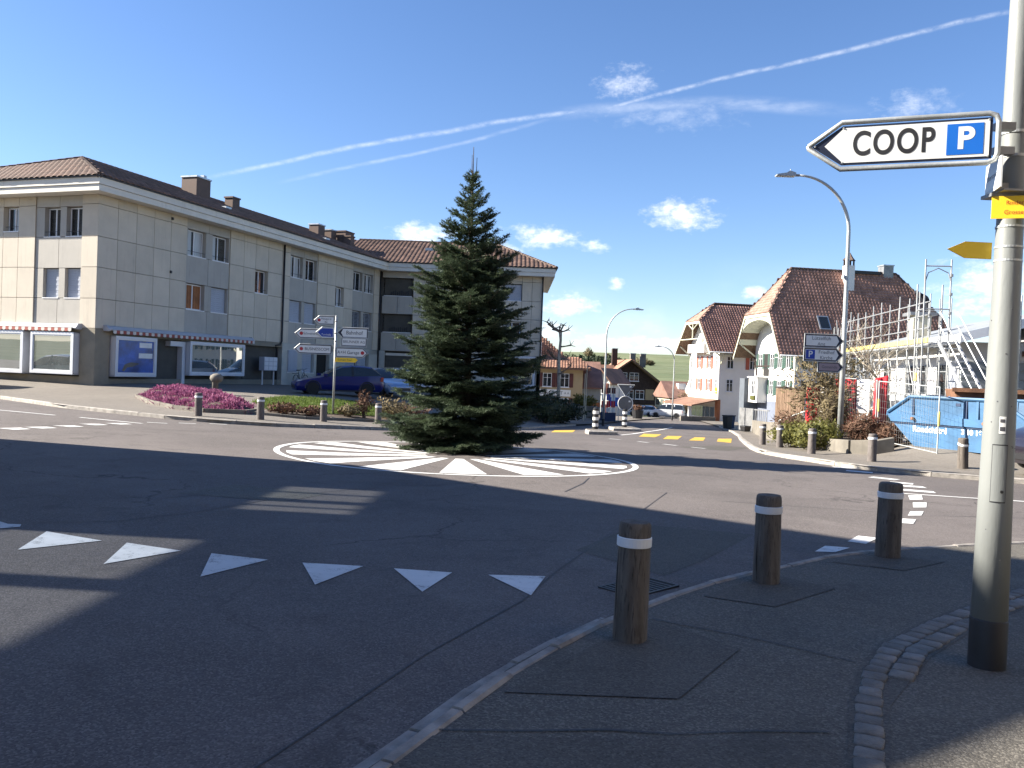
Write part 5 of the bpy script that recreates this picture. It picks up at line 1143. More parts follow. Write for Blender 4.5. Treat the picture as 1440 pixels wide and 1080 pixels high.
for i,(x,y,rx,h,m,n,lab) in enumerate([(-8.0,28.9,.55,.35,'leaf_b',500,'low rusty brown ground shrub between the second and third left posts'),(-7.2,29.4,.5,.3,'leaf_b',450,'low brown ground shrub left of the sign post foot'),(-6.1,30.9,.5,.4,'leaf_t',500,'small pale twiggy shrub right of the sign post'),(-5.6,31.3,.35,.95,'leaf_b',420,'taller red-brown bare shrub behind the sign post'),(-4.6,32.1,.75,.85,'leaf_t',900,'tan bushy shrub next to the fir'),(-4.0,33.0,.7,.7,'leaf_b',700,'brown shrub half hidden by the fir')]):
    bush('low_shrub',lab,x,y,rx,rx,h,m,n,.11,50+i,group='low shrubs in the planting strip',nst=20,z=G(x,y)+.12)
# dark bank of evergreen beyond the fir
for i,(x,y,rx,ry,h,lab) in enumerate([(2.2,52,1.6,3.,1.7,'dark evergreen hedge at the corner of the apartment block'),(3.4,56,1.5,3,1.5,'dark evergreen hedge sloping down behind the striped post')]):
    bush('evergreen_hedge',lab,x,y,rx,ry,h,'leaf_d',2600,.22,70+i,'hedge',fill=.3)
def pollard():
    rd=random.Random(6); x,y=3.5,62.; t=thing('pollarded_tree','pollarded bare tree with knobbly head in front of the ochre house','tree',(x,y,G(x,y))); b=MB(); b.tube([(0,0,-.2),(.05,0,2.5),(-.03,.0,4.6),(.05,0,5.9),(0,0,6.6)],[.17,.14,.12,.1,.14],10); b.build('trunk',M['birch'],t,smooth=True); c=MB()
    for i in range(16):
        a=rd.random()*6.28; z=rd.choice((6.5,6.5,6.55,6.6,5.4,4.4,3.4)); p=Vector((0,0,z)); d=Vector((math.cos(a),math.sin(a),rd.uniform(-.1,.5))); l=rd.uniform(.5,1.2); q=[p,p+d*l*.5,p+d*l+Vector((0,0,rd.uniform(-.1,.3)))]; c.tube(q,[.07,.05,.06],6)
        for k in range(4): e=q[-1]; c.tube([e,e+Vector((rd.uniform(-.4,.4),rd.uniform(-.4,.4),rd.uniform(-.1,.5)))],[.035,.012],4)
    c.build('crown',M['twigwood'],t)
pollard()
# plants on the right-hand garden bank
def spiky(x,y,label,n=40,seed=1):
    rd=random.Random(seed); t=thing('strap_leaf_plant',label,'plant',(x,y,G(x,y)+.3)); b=MB()
    for i in range(n):
        a=rd.random()*6.28; l=rd.uniform(.35,.65); o=Vector((math.cos(a),math.sin(a),0)); s=Vector((-o.y,o.x,0))*.028; p0=o*rd.random()*.25; m=p0+o*l*.4+Vector((0,0,l*.8)); e=p0+o*l*.9+Vector((0,0,l*rd.uniform(.5,1.)))
        b.add([p0-s,p0+s,m+s,m-s,e],[(0,1,2,3),(3,2,4)])
    o=b.build('leaves',M['leaf_g'],t); return t
bush('olive_shrub','yellow-green spreading shrub hanging over the low wall by the pavement',9.95,26.6,.75,.9,.95,'leaf_o',2300,.12,81,z=-.55,nst=26)
bush('olive_shrub','yellow-green shrub at the end of the low wall behind the middle right post',9.75,28.6,.6,.9,.8,'leaf_o',1500,.12,82,z=-.62)
spiky(10.6,28.0,'green strap-leaved plant left of the lamp post',60,3); spiky(10.35,29.0,'green strap-leaved plant above the olive shrub',50,4); spiky(12.15,27.6,'green strap-leaved plant in front of the red hoarding',60,5)
bush('brown_shrub','rounded red-brown twiggy shrub right of the lamp post',11.25,26.0,.72,.6,.95,'leaf_b',2600,.16,84,z=-.28,nst=60,squash=.35)
bush('brown_shrub','red-brown twiggy shrub beside the site fence',11.75,25.4,.55,.5,.75,'leaf_b',1500,.15,85,z=-.28,nst=40,squash=.35)
bush('brown_shrub','low russet shrub by the stair rail',10.9,31.8,.7,.6,.8,'leaf_b',1100,.15,86,z=-.3,nst=40,squash=.35)
bush('tall_tan_shrub','tall tan twiggy shrub behind the three stacked arrow signs',11.6,30.2,1.35,1.2,3.3,'leaf_t',4200,.2,87,z=-.4,nst=60,squash=.4,fill=.2)
bush('tall_tan_shrub','tan twiggy shrub left of the red hoarding',11.1,28.2,.6,.55,1.9,'leaf_t',2000,.18,88,z=-.35,nst=50,squash=.4,fill=.2)
bare_tree('bare_birch','pale bare young tree in front of the big tiled roof',14.9,33.,6.6,23,'birch',5,.5,.07,z=-.4); bare_tree('bare_birch','pale bare sapling leaning beside the scaffold',13.7,31.6,5.0,29,'birch',5,.5,.05,z=-.4,lean_=(.12,0))
bare_tree('bare_tree','bare tree behind the building site roof',33.,60,10.,31,'twigwood',5,.5,.14)
# far hill: trees, a dark wood, farm houses
for i,(px,py,r_,lab) in enumerate([(83,900,7,'round bare tree on the crest of the far hill above the ochre house'),(103,900,5,'small tree on the crest right of the round bare tree')]):
    t=thing('hill_tree',lab,'tree',(px,py,G(px,py))); b=MB(); b.tube([(0,0,-1),(0,0,r_)],[.5,.3],6); b.build('trunk',M['twigwood'],t); clump(t,'crown',(0,0,r_*1.2),(r_*.8,r_*.8,r_*.8),900,1.6,'leaf_t',140+i,fill=.3)
for i,(x,y,r_) in enumerate([(142,900,8),(152,905,5)]):
    t=thing('hill_tree',['low spreading tree on the hill crest behind the timber house','small bush tree right of it on the hill crest'][i],'tree',(x,y,G(x,y))); clump(t,'crown',(0,0,r_*.5),(r_,r_*.7,r_*.55),800,1.5,'leaf_t',150+i,fill=.3); MB().tube([(0,0,-1),(0,0,r_*.5)],.3,6).build('trunk',M['twigwood'],t)
def wood_mass(name,x0,x1,y0,y1,n,h,seed):
    g=np.random.default_rng(seed); Vs=[];Ts=[]
    for i in range(n):
        x=g.uniform(x0,x1); y=g.uniform(y0,y1); z=G(x,y); c=np.array([x,y,z+h*.5]); k=60; d=g.normal(size=(k,3)); d/=np.linalg.norm(d,axis=1)[:,None]; P=c+d*np.array([h*.45,h*.45,h*.6]); a=g.normal(size=(k,3))*h*.14; b=g.normal(size=(k,3))*h*.14
        V=np.empty((k*3,3)); V[0::3]=P; V[1::3]=P+a; V[2::3]=P+b; Vs.append(V); Ts.append(np.full(k*3,g.random()))
    V=np.concatenate(Vs); tag(big_mesh(name,V,np.arange(len(V)).reshape(-1,3),M['leaf_d'],None,col=np.concatenate(Ts)),'dark wood on the far hillside','wood',kind='stuff')
wood_mass('hillside_wood',48,82,560,680,90,9,5); wood_mass('hillside_hedge',150,200,620,650,40,6,6)
for i,(x,y) in enumerate([(196,640),(208,655),(222,650),(240,760),(250,770)]):
    t=thing('farmhouse',['small far farmhouse with red roof, left of the hillside group','middle far farmhouse of the hillside group','right far farmhouse of the hillside group','far farmhouse high on the slope','far barn high on the slope'][i],'house',(x,y,G(x,y)),R(20*i),'farmhouses on the far hillside'); MB().box(-5,5,-4,4,-1,4.5).build('wall',M['wallw'],t); MB().extr([(-5.5,-5,4.3),(-5.5,5,4.3),(-5.5,0,8)],(11,0,0)).build('roof',M['tile_red'],t)
# ---------------------------------------------------------------- bollards
def log_post(name,label,x,y,off,h,r,m,band=True,tilt=(0,0),seed=1,group=None,bandz=.1,band_tilt=0.):
    rd=random.Random(seed); t=thing(name,label,'bollard',(x,y,G(x,y)+off),rd.random()*6.28,group); t.rotation_euler=(tilt[0],tilt[1],0)
    n=20; prof=[(r*1.04,-.1),(r*1.04,.0),(r*1.02,h*.3),(r,h*.6),(r*.98,h*.8),(r*.98,h-.045),(r*.95,h-.018),(r*.86,h-.003),(r*.4,h+.002)]
    vs=[];fs=[]; wob=[1+rd.uniform(-.03,.03) for _ in range(n)]
    for k,(rr,z) in enumerate(prof):
        for j in range(n): a=6.2832*j/n; q=rr*wob[j]*(1+.02*math.sin(3*a+z*4)); vs.append((q*math.cos(a),q*math.sin(a),z))
    for k in range(len(prof)-1):
        for j in range(n): fs.append((k*n+j,k*n+(j+1)%n,(k+1)*n+(j+1)%n,(k+1)*n+j))
    fs.append(tuple(range((len(prof)-1)*n,len(prof)*n)))
    b=MB(); b.add(vs,fs); sharp(b.build('post',M[m],t),50)
    if band:
        b=MB(); z0=h-bandz-.055; b.lathe([(r*1.0,0),(r*1.03+.003,0.004),(r*1.03+.003,.058),(r*1.0,.062)],28,cap=False); o=b.build('band',M['band'],t,(0,0,z0),(band_tilt,0,0),smooth=False)
    # checks (drying cracks) down the log
    if m=='bollard':
        for k in range(3):
            a=rd.random()*6.28; L=rd.uniform(.25,.5); z0=rd.uniform(.05,.15); c=MB(); p=[]
            for i in range(5): p.append(((r*1.0)*math.cos(a+.03*math.sin(i*2)),(r*1.0)*math.sin(a+.03*math.sin(i*2)),z0+L*i/4))
            c.tube(p,[.001,.004,.005,.004,.001],5); c.build('crack',M['dark'],t)
    return t
log_post('log_bollard','weathered log bollard with white band, nearest to the camera',.8,5.13,.05,.75,.103,'bollard',seed=1,group='log bollards on the near pavement',tilt=(0,.008))
log_post('log_bollard','weathered log bollard with white band, middle of the near three',2.2,6.87,.05,.745,.107,'bollard',seed=2,group='log bollards on the near pavement',tilt=(0,-.01))
log_post('log_bollard','weathered log bollard with white band, farthest of the near three',3.86,8.26,.05,.755,.115,'bollard',seed=3,group='log bollards on the near pavement')
for i,(x,y,lab) in enumerate([(9.25,30.0,'grey banded post on the right pavement, farthest of its row'),(9.25,28.1,'grey banded post on the right pavement, second from the far end'),(9.13,24.76,'grey banded post in front of the yellow-green shrub'),(9.93,22.44,'grey banded post left of the blue skip')]):
    log_post('banded_post',lab,x,y,.1,.76,.115,'bollard_g',seed=20+i,group='grey posts on the right pavement')
log_post('log_bollard','split old log bollard with crooked band in front of the blue skip',11.72,21.15,.1,.8,.125,'bollard',seed=31,group='grey posts on the right pavement',bandz=.13,band_tilt=.35,tilt=(0,-.03))
for i,(x,y,lab) in enumerate([(-9.8,25.7,'banded post in front of the heather bed'),(-8.0,26.2,'banded post at the right end of the heather bed'),(-6.37,27.9,'banded post left of the sign post foot'),(-4.85,30.0,'banded post beside the fir')]):
    log_post('banded_post',lab,x,y,.1,.73,.115,'bollard_g',seed=40+i,group='grey posts on the left pavement')
# striped island posts
def striped(x,y,h,label,off=.14):
    t=thing('striped_post',label,'post',(x,y,G(x,y)+off),0,'striped traffic island posts'); n=7
    for i in range(n):
        z0,z1=h*i/n,h*(i+1)/n; b=MB(); r=.15 
        b.lathe([(r,z0),(r,z1)] if i<n-1 else [(r,z0),(r,z1-.05),(r*.6,z1)],16); b.build('stripe',M['black'] if i%2==0 else M['white'],t,smooth=False)
    return t
striped(4.25,41.0,1.1,'black and white striped island post standing alone')
sp2=striped(7.0,50.3,1.15,'black and white striped island post below the sign backs')
def sign_backs():
    t=thing('sign_stand','back of a triangular yield sign above a round sign','traffic sign',(7.0,50.32,G(7,50.3)+1.2)); b=MB(); b.tube([(0,.06,0),(0,.06,1.55)],.03,8); b.build('pole',M['galv'],t)
    b=MB(); b.lathe([(.44,0),(.44,.02)],32); o=b.build('round_plate',M['sign_grey'],t,(0,.0,.42),(R(90),0,0)); b=MB(); b.tube([(.45*math.cos(a*.2094),-.02,.45*math.sin(a*.2094)) for a in range(31)],.026,6); b.build('rim',M['white'],o,(0,.0,0),(R(-90),0,0))
    tri=[(-.5,0,1.55),(.5,0,1.55),(0,0,.86)]; b=MB(); b.extr(tri,(0,.02,0)); o=b.build('triangle_plate',M['sign_grey'],t); b=MB(); b.tube([(-.52,-.02,1.57),(.52,-.02,1.57),(0,-.02,.83),(-.52,-.02,1.57)],.026,6); b.build('rim',M['white'],o)
    for o_,p in (('r',(.25,-.02,.55)),('t',(.28,-.025,1.45))): MB().box(p[0]-.06,p[0]+.06,p[1]-.006,p[1],p[2]-.05,p[2]+.05).build('inspection_sticker',M['white'],t)
sign_backs()
# ---------------------------------------------------------------- street lamps
def lamp(x,y,h0,dx,dz,r0,label,off=.1,seed=0,group='curved street lamps'):
    t=thing('street_lamp',label,'street lamp',(x,y,G(x,y)+off),0,group); b=MB(); pts=[(0,0,-.2),(0,0,h0*.5),(0,0,h0)]; rs=[r0,r0*.8,r0*.62]; n=14
    for i in range(1,n+1):
        a=math.pi/2*i/n; pts.append((dx*(1-math.cos(a)),0,h0+dz*math.sin(a))); rs.append(r0*(.62-.25*i/n))
    b.tube(pts,rs,12); b.build('mast',M['galv'],t,smooth=True); b=MB(); b.lathe([(r0*1.06,-.1),(r0*1.06,.42),(r0*1.0,.43)],14); b.build('foot_sleeve',M['pole_dk'],t)
    s=1 if dx>0 else -1; zt=h0+dz
    b=MB(); b.tube([(dx,0,zt),(dx+s*.16,0,zt)],.045,8); b.build('spigot',M['galv_d'],t)
    b=MB(); L=.62; x0=dx+s*.14
    b.extr([(x0,-.13,zt+.06),(x0+s*.2,-.13,zt+.12),(x0+s*.3,-.13,zt+.05),(x0+s*L,-.13,zt-.01),(x0+s*L,-.13,zt-.05),(x0,-.13,zt-.05)],(0,.26,0)); hd=b.build('lamp_head',M['galv'],t)
    for k in range(3): MB().box(x0+s*(.1+k*.17),x0+s*(.22+k*.17),-.1,.1,zt-.062,zt-.051).build('lens',M['lamp_w'],hd)
    b=MB(); b.tube([(x0+s*.15,0,zt+.1),(x0+s*.15,0,zt+.2)],.01,5); b.build('antenna',M['white'],hd)
    return t
LR=lamp(10.93,27.18,7.15,-1.72,1.8,.1,'tall street lamp curving left, with arrow signs, on the right pavement')
lamp(6.72,59.5,6.5,1.85,1.95,.09,'street lamp curving right behind the traffic island'); lamp(17.79,90.39,6.4,-1.5,1.6,.09,'far street lamp curving left beside the white van')
MB().box(-.14,-.08,-.06,.06,5.6,5.72).build('lamp_number_plate',M['white'],LR)
def arrow_sign(parent,x0,x1,z,h,tip,face,lines,y=-.1,border='navy',dot=None,frame=True,chev=False,tsize=None,ink='ink',P=False,name='direction_sign'):
    """flat direction sign in the local xz plane, facing -y; tip 'L','R' or None"""
    hh=h/2; k=h*.55; pr=[(x0,-hh),(x1,-hh),(x1,hh),(x0,hh)]
    def outline(g):
        a,b_=x0+g,x1-g; q=hh-g
        if tip=='L': return [(a+g*.4,0),(x0+k,-q),(b_,-q),(b_,q),(x0+k,q)]
        if tip=='R': return [(a,-q),(x1-k,-q),(b_-g*.4,0),(x1-k,q),(a,q)]
        return [(a,-q),(b_,-q),(b_,q),(a,q)]
    b=MB(); b.extr([(x,y,z+w) for x,w in outline(0)],(0,.022,0)); s=b.build(name,M[border],parent)
    g=h*.085
    o=outline(g)
    if chev and tip=='R': o=[(x0+g,-hh+g),(x1-k-g*.2,-hh+g),(x1-k*.62,0),(x1-k-g*.2,hh-g),(x0+g,hh-g)]
    if chev and tip=='L': o=[(x0+k*.62,0),(x0+k+g*.2,-hh+g),(x1-g,-hh+g),(x1-g,hh-g),(x0+k+g*.2,hh-g)]
    b=MB(); b.extr([(x,y-.003,z+w) for x,w in o],(0,.002,0)); b.build('sign_face',M[face],s)
    if frame:
        b=MB(); p=[(x,y+.008,z+w) for x,w in outline(-.018)]; b.tube(p+[p[0]],.016,6); b.build('sign_frame',M['galv'],s)
    if dot is not None:
        b=MB(); b.lathe([(h*.2,0),(h*.2,.003)],16); b.build('sign_dot',M['red'],s,(dot,y-.004,z),(R(90),0,0))
    for txt,cx,cz,sz in lines: text_mesh(txt,sz,M[ink],s,facing((cx,y-.0055,z+cz),(1,0,0),(0,0,1)),xs=.95)
    if P: 
        b=MB(); b.box(x0+g*1.6,x0+g*1.6+h*.74,y-.0075,y-.0045,z-h*.37,z+h*.37); b.build('parking_square',M['blue2'],s); text_mesh('P',h*.72,M['white'],s,facing((x0+g*1.6+h*.37,y-.009,z),(1,0,0),(0,0,1)),bold=.004)
    return s
arrow_sign(LR,-1.32,-.06,3.52,.40,'R','white',[('Lützelflüh',-.78,.075,.17),('Amt',-.78,-.11,.15)],ink='ink2',chev=True)
arrow_sign(LR,-1.33,-.06,3.06,.40,'R','white',[('Friedhof',-.60,.08,.165),('Kirche',-.60,-.1,.165)],ink='ink2',chev=True,P=True)
arrow_sign(LR,-.85,-.03,2.66,.29,'R','brownsign',[('Gemeinde',-.48,0,.13)],ink='ink2',chev=True)
# sign post on the left
SPX,SPY=-6.71,30.92
spost=thing('sign_post','slim steel post carrying eight direction signs beside the heather bed','sign post',(SPX,SPY,G(SPX,SPY)+.12))
b=MB(); b.tube([(0,0,-.2),(0,0,3.68)],[.042,.038],12); b.lathe([(.042,3.68),(.02,3.72)],10); b.build('pole',M['galv'],spost,smooth=True)
arrow_sign(spost,-.78,-.05,3.52,.30,'L','white',[('Metzgerei',-.35,.05,.1),('Bär',-.35,-.07,.09)],ink='ink2',dot=-.62,border='sign_grey')
arrow_sign(spost,-1.5,-.06,3.0,.33,'L','white',[('Schreinerei',-.92,0,.13)],dot=-1.28,ink='ink2',y=-.06,border='sign_grey')
arrow_sign(spost,-.70,-.05,3.06,.38,'L','blue2',[('Turnhalle',-.33,-.08,.1)],ink='white',y=-.11,border='white')
arrow_sign(spost,-1.5,-.12,2.42,.33,'L','white',[('BUSINESSCOM',-.66,0,.15)],dot=-1.25)
arrow_sign(spost,.1,1.22,3.08,.36,'L','white',[('Bahnhof',.72,0,.2)],chev=True); arrow_sign(spost,.25,1.18,2.74,.3,None,'white',[('BRUNNER AG',.72,0,.14)],ink='ink2',border='sign_grey')
arrow_sign(spost,.06,1.24,2.34,.34,'R','white',[('A+H Garage',.52,0,.17)],dot=1.05,border='sign_grey'); arrow_sign(spost,.04,.88,2.06,.18,'R','yellow',[('Camion-Tour',.4,0,.1)],border='yellow',frame=False,ink='ink2')
for z in (2.4,2.75,3.05,3.5): MB().lathe([(.05,-.02),(.055,0),(.05,.02)],10,(0,0,z)).build('clamp',M['galv_d'],spost)
# ---------------------------------------------------------------- the near lamp post with the car park sign
def near_post():
    x,y=2.9,4.88; t=thing('lamp_post','thick grey-green lamp post with black foot and car park sign at right','lamp post',(x,y,G(x,y)+.05))
    b=MB(); b.tube([(0,0,.28),(0,0,1.1),(0,0,2.2),(0,0,4.2),(0,0,8.2)],[.1,.09,.0765,.058,.045],32); b.build('mast',M['pole'],t,smooth=True)
    b=MB(); b.lathe([(.101,-.1),(.103,0),(.103,.285),(.1005,.295)],32); b.build('foot',M['pole_dk'],t,smooth=True)
    b=MB(); b.tube([(0,0,8.2),(.2,0,8.9),(.9,0,9.3),(1.8,0,9.35)],[.05,.045,.04,.04],12); b.box(1.7,2.5,-.14,.14,9.3,9.42); b.build('lamp_arm',M['pole'],t)
    # service door: thin raised frame and bolt, facing the camera
    def cyl(a0,a1,z0,z1,rr,th,name,m,n=8,par=t):
        vs=[];fs=[]; 
        for i in range(n+1):
            a=a0+(a1-a0)*i/n
            for r_,z in ((rr,z0),(rr,z1),(rr+th,z1),(rr+th,z0)): vs.append((r_*math.cos(a),r_*math.sin(a),z))
        for i in range(n):
            for k in range(4): fs.append((i*4+k,i*4+(k+1)%4,i*4+4+(k+1)%4,i*4+4+k))
        q=MB(); q.add(vs,fs+[(0,1,2,3),(n*4+3,n*4+2,n*4+1,n*4)]); return q.build(name,m if not isinstance(m,str) else M[m],par)
    t.rotation_euler=(0,.006,0); fr=math.atan2(-4.88,-2.9)+.12
    d=cyl(fr-.42,fr+.42,1.0,1.33,.0895,.0035,'service_door','pole')
    for z0,z1 in ((.994,1.0),(1.33,1.336)): cyl(fr-.44,fr+.44,z0,z1,.09,.0034,'door_gap',M['ink'],par=d)
    for a in (fr-.44,fr+.42): cyl(a,a+.02,1.0,1.33,.09,.0034,'door_gap',M['ink'],2,par=d)
    MB().lathe([(.009,0),(.009,.006)],10).build('bolt',M['ink'],d,((.0935)*math.cos(fr+.2),.0935*math.sin(fr+.2),1.06),(0,R(90),fr+.2))
    st=cyl(fr-.12,fr+.28,1.40,1.50,.0865,.0015,'sticker',M['paper']); cyl(fr-.08,fr+.24,1.415,1.44,.088,.0007,'sticker_print',M['ink2'],par=st); cyl(fr-.08,fr+.2,1.465,1.485,.088,.0007,'sticker_print',M['ink2'],par=st)
    rd=random.Random(3)
    for i in range(14):
        a=fr+rd.uniform(-1.2,1.2); z=rd.uniform(.35,2.4); r_=.1015-.011*z
        MB().lathe([(.004,0),(.003,.002)],6).build('rivet',M['ink2'],t,(r_*math.cos(a),r_*math.sin(a),z),(0,R(90),a))
    zb=-(G(x,y)+.05)   # local z of world 0
    # big arrow sign
    T0=Vector((1.755-x,5.12-y,3.105+zb)); u=Vector((.931,-.365,0)); L=1.04; n=Vector((-.365,-.931,0)); up=Vector((0,0,1))
    P=lambda a,bq,o=0.: T0+u*a+up*bq+n*o
    hh=.142
    out=[(0,0),(.20,hh),(L-.05,hh),(L-.014,hh-.014),(L,hh-.05),(L,-hh+.05),(L-.014,-hh+.014),(L-.05,-hh),(.20,-hh)]
    b=MB(); pp=[P(a,c) for a,c in [(.012,.006)]+out[1:]+[(.012,-.006)]]; b.tube(pp+[pp[0]],.0155,10); sg=b.build('car_park_sign',M['galv'],t,smooth=True)
    inn=[(.034,0),(.205,hh-.024),(L-.03,hh-.024),(L-.03,-hh+.024),(.205,-hh+.024)]; b=MB(); b.extr([P(a,c,.004) for a,c in inn],n*-.012); b.build('sign_plate',M['navy'],sg)
    wf=[(.105,0),(.213,hh-.036),(L-.045,hh-.036),(L-.045,-hh+.036),(.213,-hh+.036)]; b=MB(); b.extr([P(a,c,.0065) for a,c in wf],n*-.002); b.build('sign_face',M['white'],sg)
    text_mesh('COOP',.205,M['ink'],sg,facing(P(.487,.0,.008),u,up),bold=.004,xs=.72,space=1.12)
    b=MB(); b.extr([P(a,c,.0085) for a,c in ((.775,-.09),(.965,-.09),(.965,.09),(.775,.09))],n*-.0015); b.build('parking_square',M['blue'],sg); text_mesh('P',.175,M['white'],sg,facing(P(.872,.0,.0095),u,up),bold=.006)
    for a,c in ((.05,0),(.21,.105),(.21,-.105),(L-.05,.105),(L-.05,-.105)): MB().lathe([(.006,0),(.004,.004)],8).build('screw',M['galv'],sg,P(a,c,.008),(R(90),0,-R(21)))
    for zc in (.07,-.07):
        q=P(L,zc); b=MB(); c=Vector((0,0,q.z)); b.box(q.x-.005,q.x+.1,q.y+.0,q.y+.05,q.z-.022,q.z+.022); b.build('clamp',M['galv_d'],sg)
        b=MB(); b.lathe([(.07,-.008),(.073,-.008),(.073,.008),(.07,.008)],28,(0,0,q.z),False); b.build('strap',M['galv'],sg)
    # street name plate on a bracket, seen edge-on from below
    z0=2.80+zb; b=MB(); b.box(-.14,.05,-.16,.06,z0-.0,z0+.012); b.box(-.13,-.03,-.05,-.03,z0+.012,z0+.07); b.build('name_bracket',M['galv_d'],t)
    ua=Vector((-.25,-.968,0)); na=Vector((-.968,.25,0)); o=Vector((-.15,-.06,z0+.1)); b=MB(); b.extr([o+ua*a+up*c for a,c in ((-.14,-.09),(.14,-.09),(.14,.09),(-.14,.09))],na*-.01); pl=b.build('street_name_plate',M['white'],t); b=MB(); b.extr([o+ua*a+up*c+na*.002 for a,c in ((-.125,-.075),(.125,-.075),(.125,.075),(-.125,.075))],na*-.0015); b.build('plate_border',M['white'],pl); text_mesh('Oberstrasse',.045,M['ink2'],pl,facing(o+na*.003,ua,up))
    # yellow trail signs
    for (z,d0,L2,tipL,lab) in ((2.715,(.93,-.36),.34,False,'near'),(2.485,(-1,-.02),.27,True,'far')):
        q=Vector((d0[0],d0[1],0)).normalized(); o=Vector((0,0,z+zb))
        if not tipL:
            nn=Vector((q.y,-q.x,0)); nn=nn if nn.y<0 else -nn; o=o+nn*.13-q*.12
            pg=[(0,-.065),(L2,-.065),(L2+.05,0),(L2,.065),(0,.065)]; b=MB(); b.extr([o+q*a+up*c for a,c in pg],nn*-.006); s=b.build('trail_sign',M['yellow'],t)
            text_mesh('Rinderbach',.034,M['red'],s,facing(o+q*.15+up*.025+nn*.002,q,up)); text_mesh('Grossenbrunnen',.034,M['red'],s,facing(o+q*.18-up*.03+nn*.002,q,up)); MB().box(o.x-.01,o.x+.15,o.y-.01,o.y+.1,o.z+.065,o.z+.085).build('sign_holder',M['galv_d'],s)
        else:
            nn=Vector((0,-1,0)); o=o+Vector((-.07,.05,0)); pg=[(0,-.05),(L2*.6,-.05),(L2,0),(L2*.6,.05),(0,.05)]; b=MB(); b.extr([o+q*a+up*c for a,c in pg],nn*-.006); b.build('trail_sign',M['yellow'],t)
    for z in (2.62,2.5,2.42): MB().lathe([(.073,-.006),(.077,-.006),(.077,.006),(.073,.006)],28,(0,0,z+zb),False).build('strap',M['galv'],t)
near_post()
# ---------------------------------------------------------------- things by the apartment block
def letterboxes():
    f=math.pi/2-TH; d=Vector((math.sin(TH),math.cos(TH),0)); n=Vector((-math.cos(TH),math.sin(TH),0)); p=Vector((-18.85,36.93,0))+d*12.6-n*.35
    t=thing('letterbox_stand','grey letterbox unit on two legs beside the glazed entrance','letterbox',(p.x,p.y,G(p.x,p.y)+.1),f); MB().box(-.75,.55,-.2,.15,.85,1.65).build('box',M['blind'],t)
    for i in range(3):
        for j in range(3): MB().box(-.72+i*.42,-.34+i*.42,-.215,-.2,.88+j*.26,1.11+j*.26).build('letter_flap',M['boxframe'],t)
    for x in (-.65,.45): MB().box(x-.03,x+.03,-.05,.01,-.1,.85).build('leg',M['frame'],t)
letterboxes()
def garden_lamp():
    x,y=-12.3,34.0; t=thing('stone_ornament','rounded pale stone ornament behind the heather','ornament',(x,y,G(x,y)+.3)); b=MB(); b.lathe([(.13,-.3),(.12,.35),(.16,.42)],12); b.build('stem',M['concrete'],t,smooth=True); b=MB(); b.lathe([(.02,.2),(.2,.26),(.27,.38),(.25,.5),(.14,.58),(.02,.6)],14,(.05,0,.1)); b.build('cap',M['concrete'],t,smooth=True)
garden_lamp()
def bicycle():
    d=Vector((math.sin(TH),math.cos(TH),0)); n=Vector((-math.cos(TH),math.sin(TH),0)); p=Vector((-18.85,36.93,0))+d*15.3-n*.5
    t=thing('bicycle','dark city bicycle leaning against the wall between letterboxes and blue car','bicycle',(p.x,p.y,G(p.x,p.y)+.1),math.pi/2-TH); t.rotation_euler[0]=R(-5); r=.33
    for x in (0,1.05):
        b=MB(); b.tube([(x+r*math.cos(a*.2618),0,r+r*math.sin(a*.2618)) for a in range(25)],.022,6,False); w=b.build('wheel',M['rubber'],t); b=MB()
        for k in range(10): a=k*.628; b.tube([(x,0,r),(x+r*math.cos(a),0,r+r*math.sin(a))],.004,3,False)
        b.build('spokes',M['rim'],w)
    b=MB(); b.tube([(1.05,0,r),(.9,0,.98)],.016,6); b.tube([(.9,0,.85),(.42,0,.3),(.3,0,.85)],.018,6); b.tube([(0,0,r),(.42,0,.3)],.012,6); b.tube([(0,0,r),(.33,0,.72)],.012,6); b.build('frame',M['black'],t)
    b=MB(); b.tube([(.9,-.28,1.05),(.92,0,1.0),(.9,.28,1.05)],.014,6); b.build('handlebar',M['galv_d'],t); b=MB(); b.box(.16,.44,-.07,.07,.92,.98); b.build('saddle',M['black'],t); b=MB(); b.box(-.3,.2,-.06,.06,.74,.77); b.build('rack',M['black'],t); b=MB(); b.tube([(.3,0,.85),(.3,0,.93)],.014,6); b.build('seat_post',M['galv_d'],t)
bicycle()
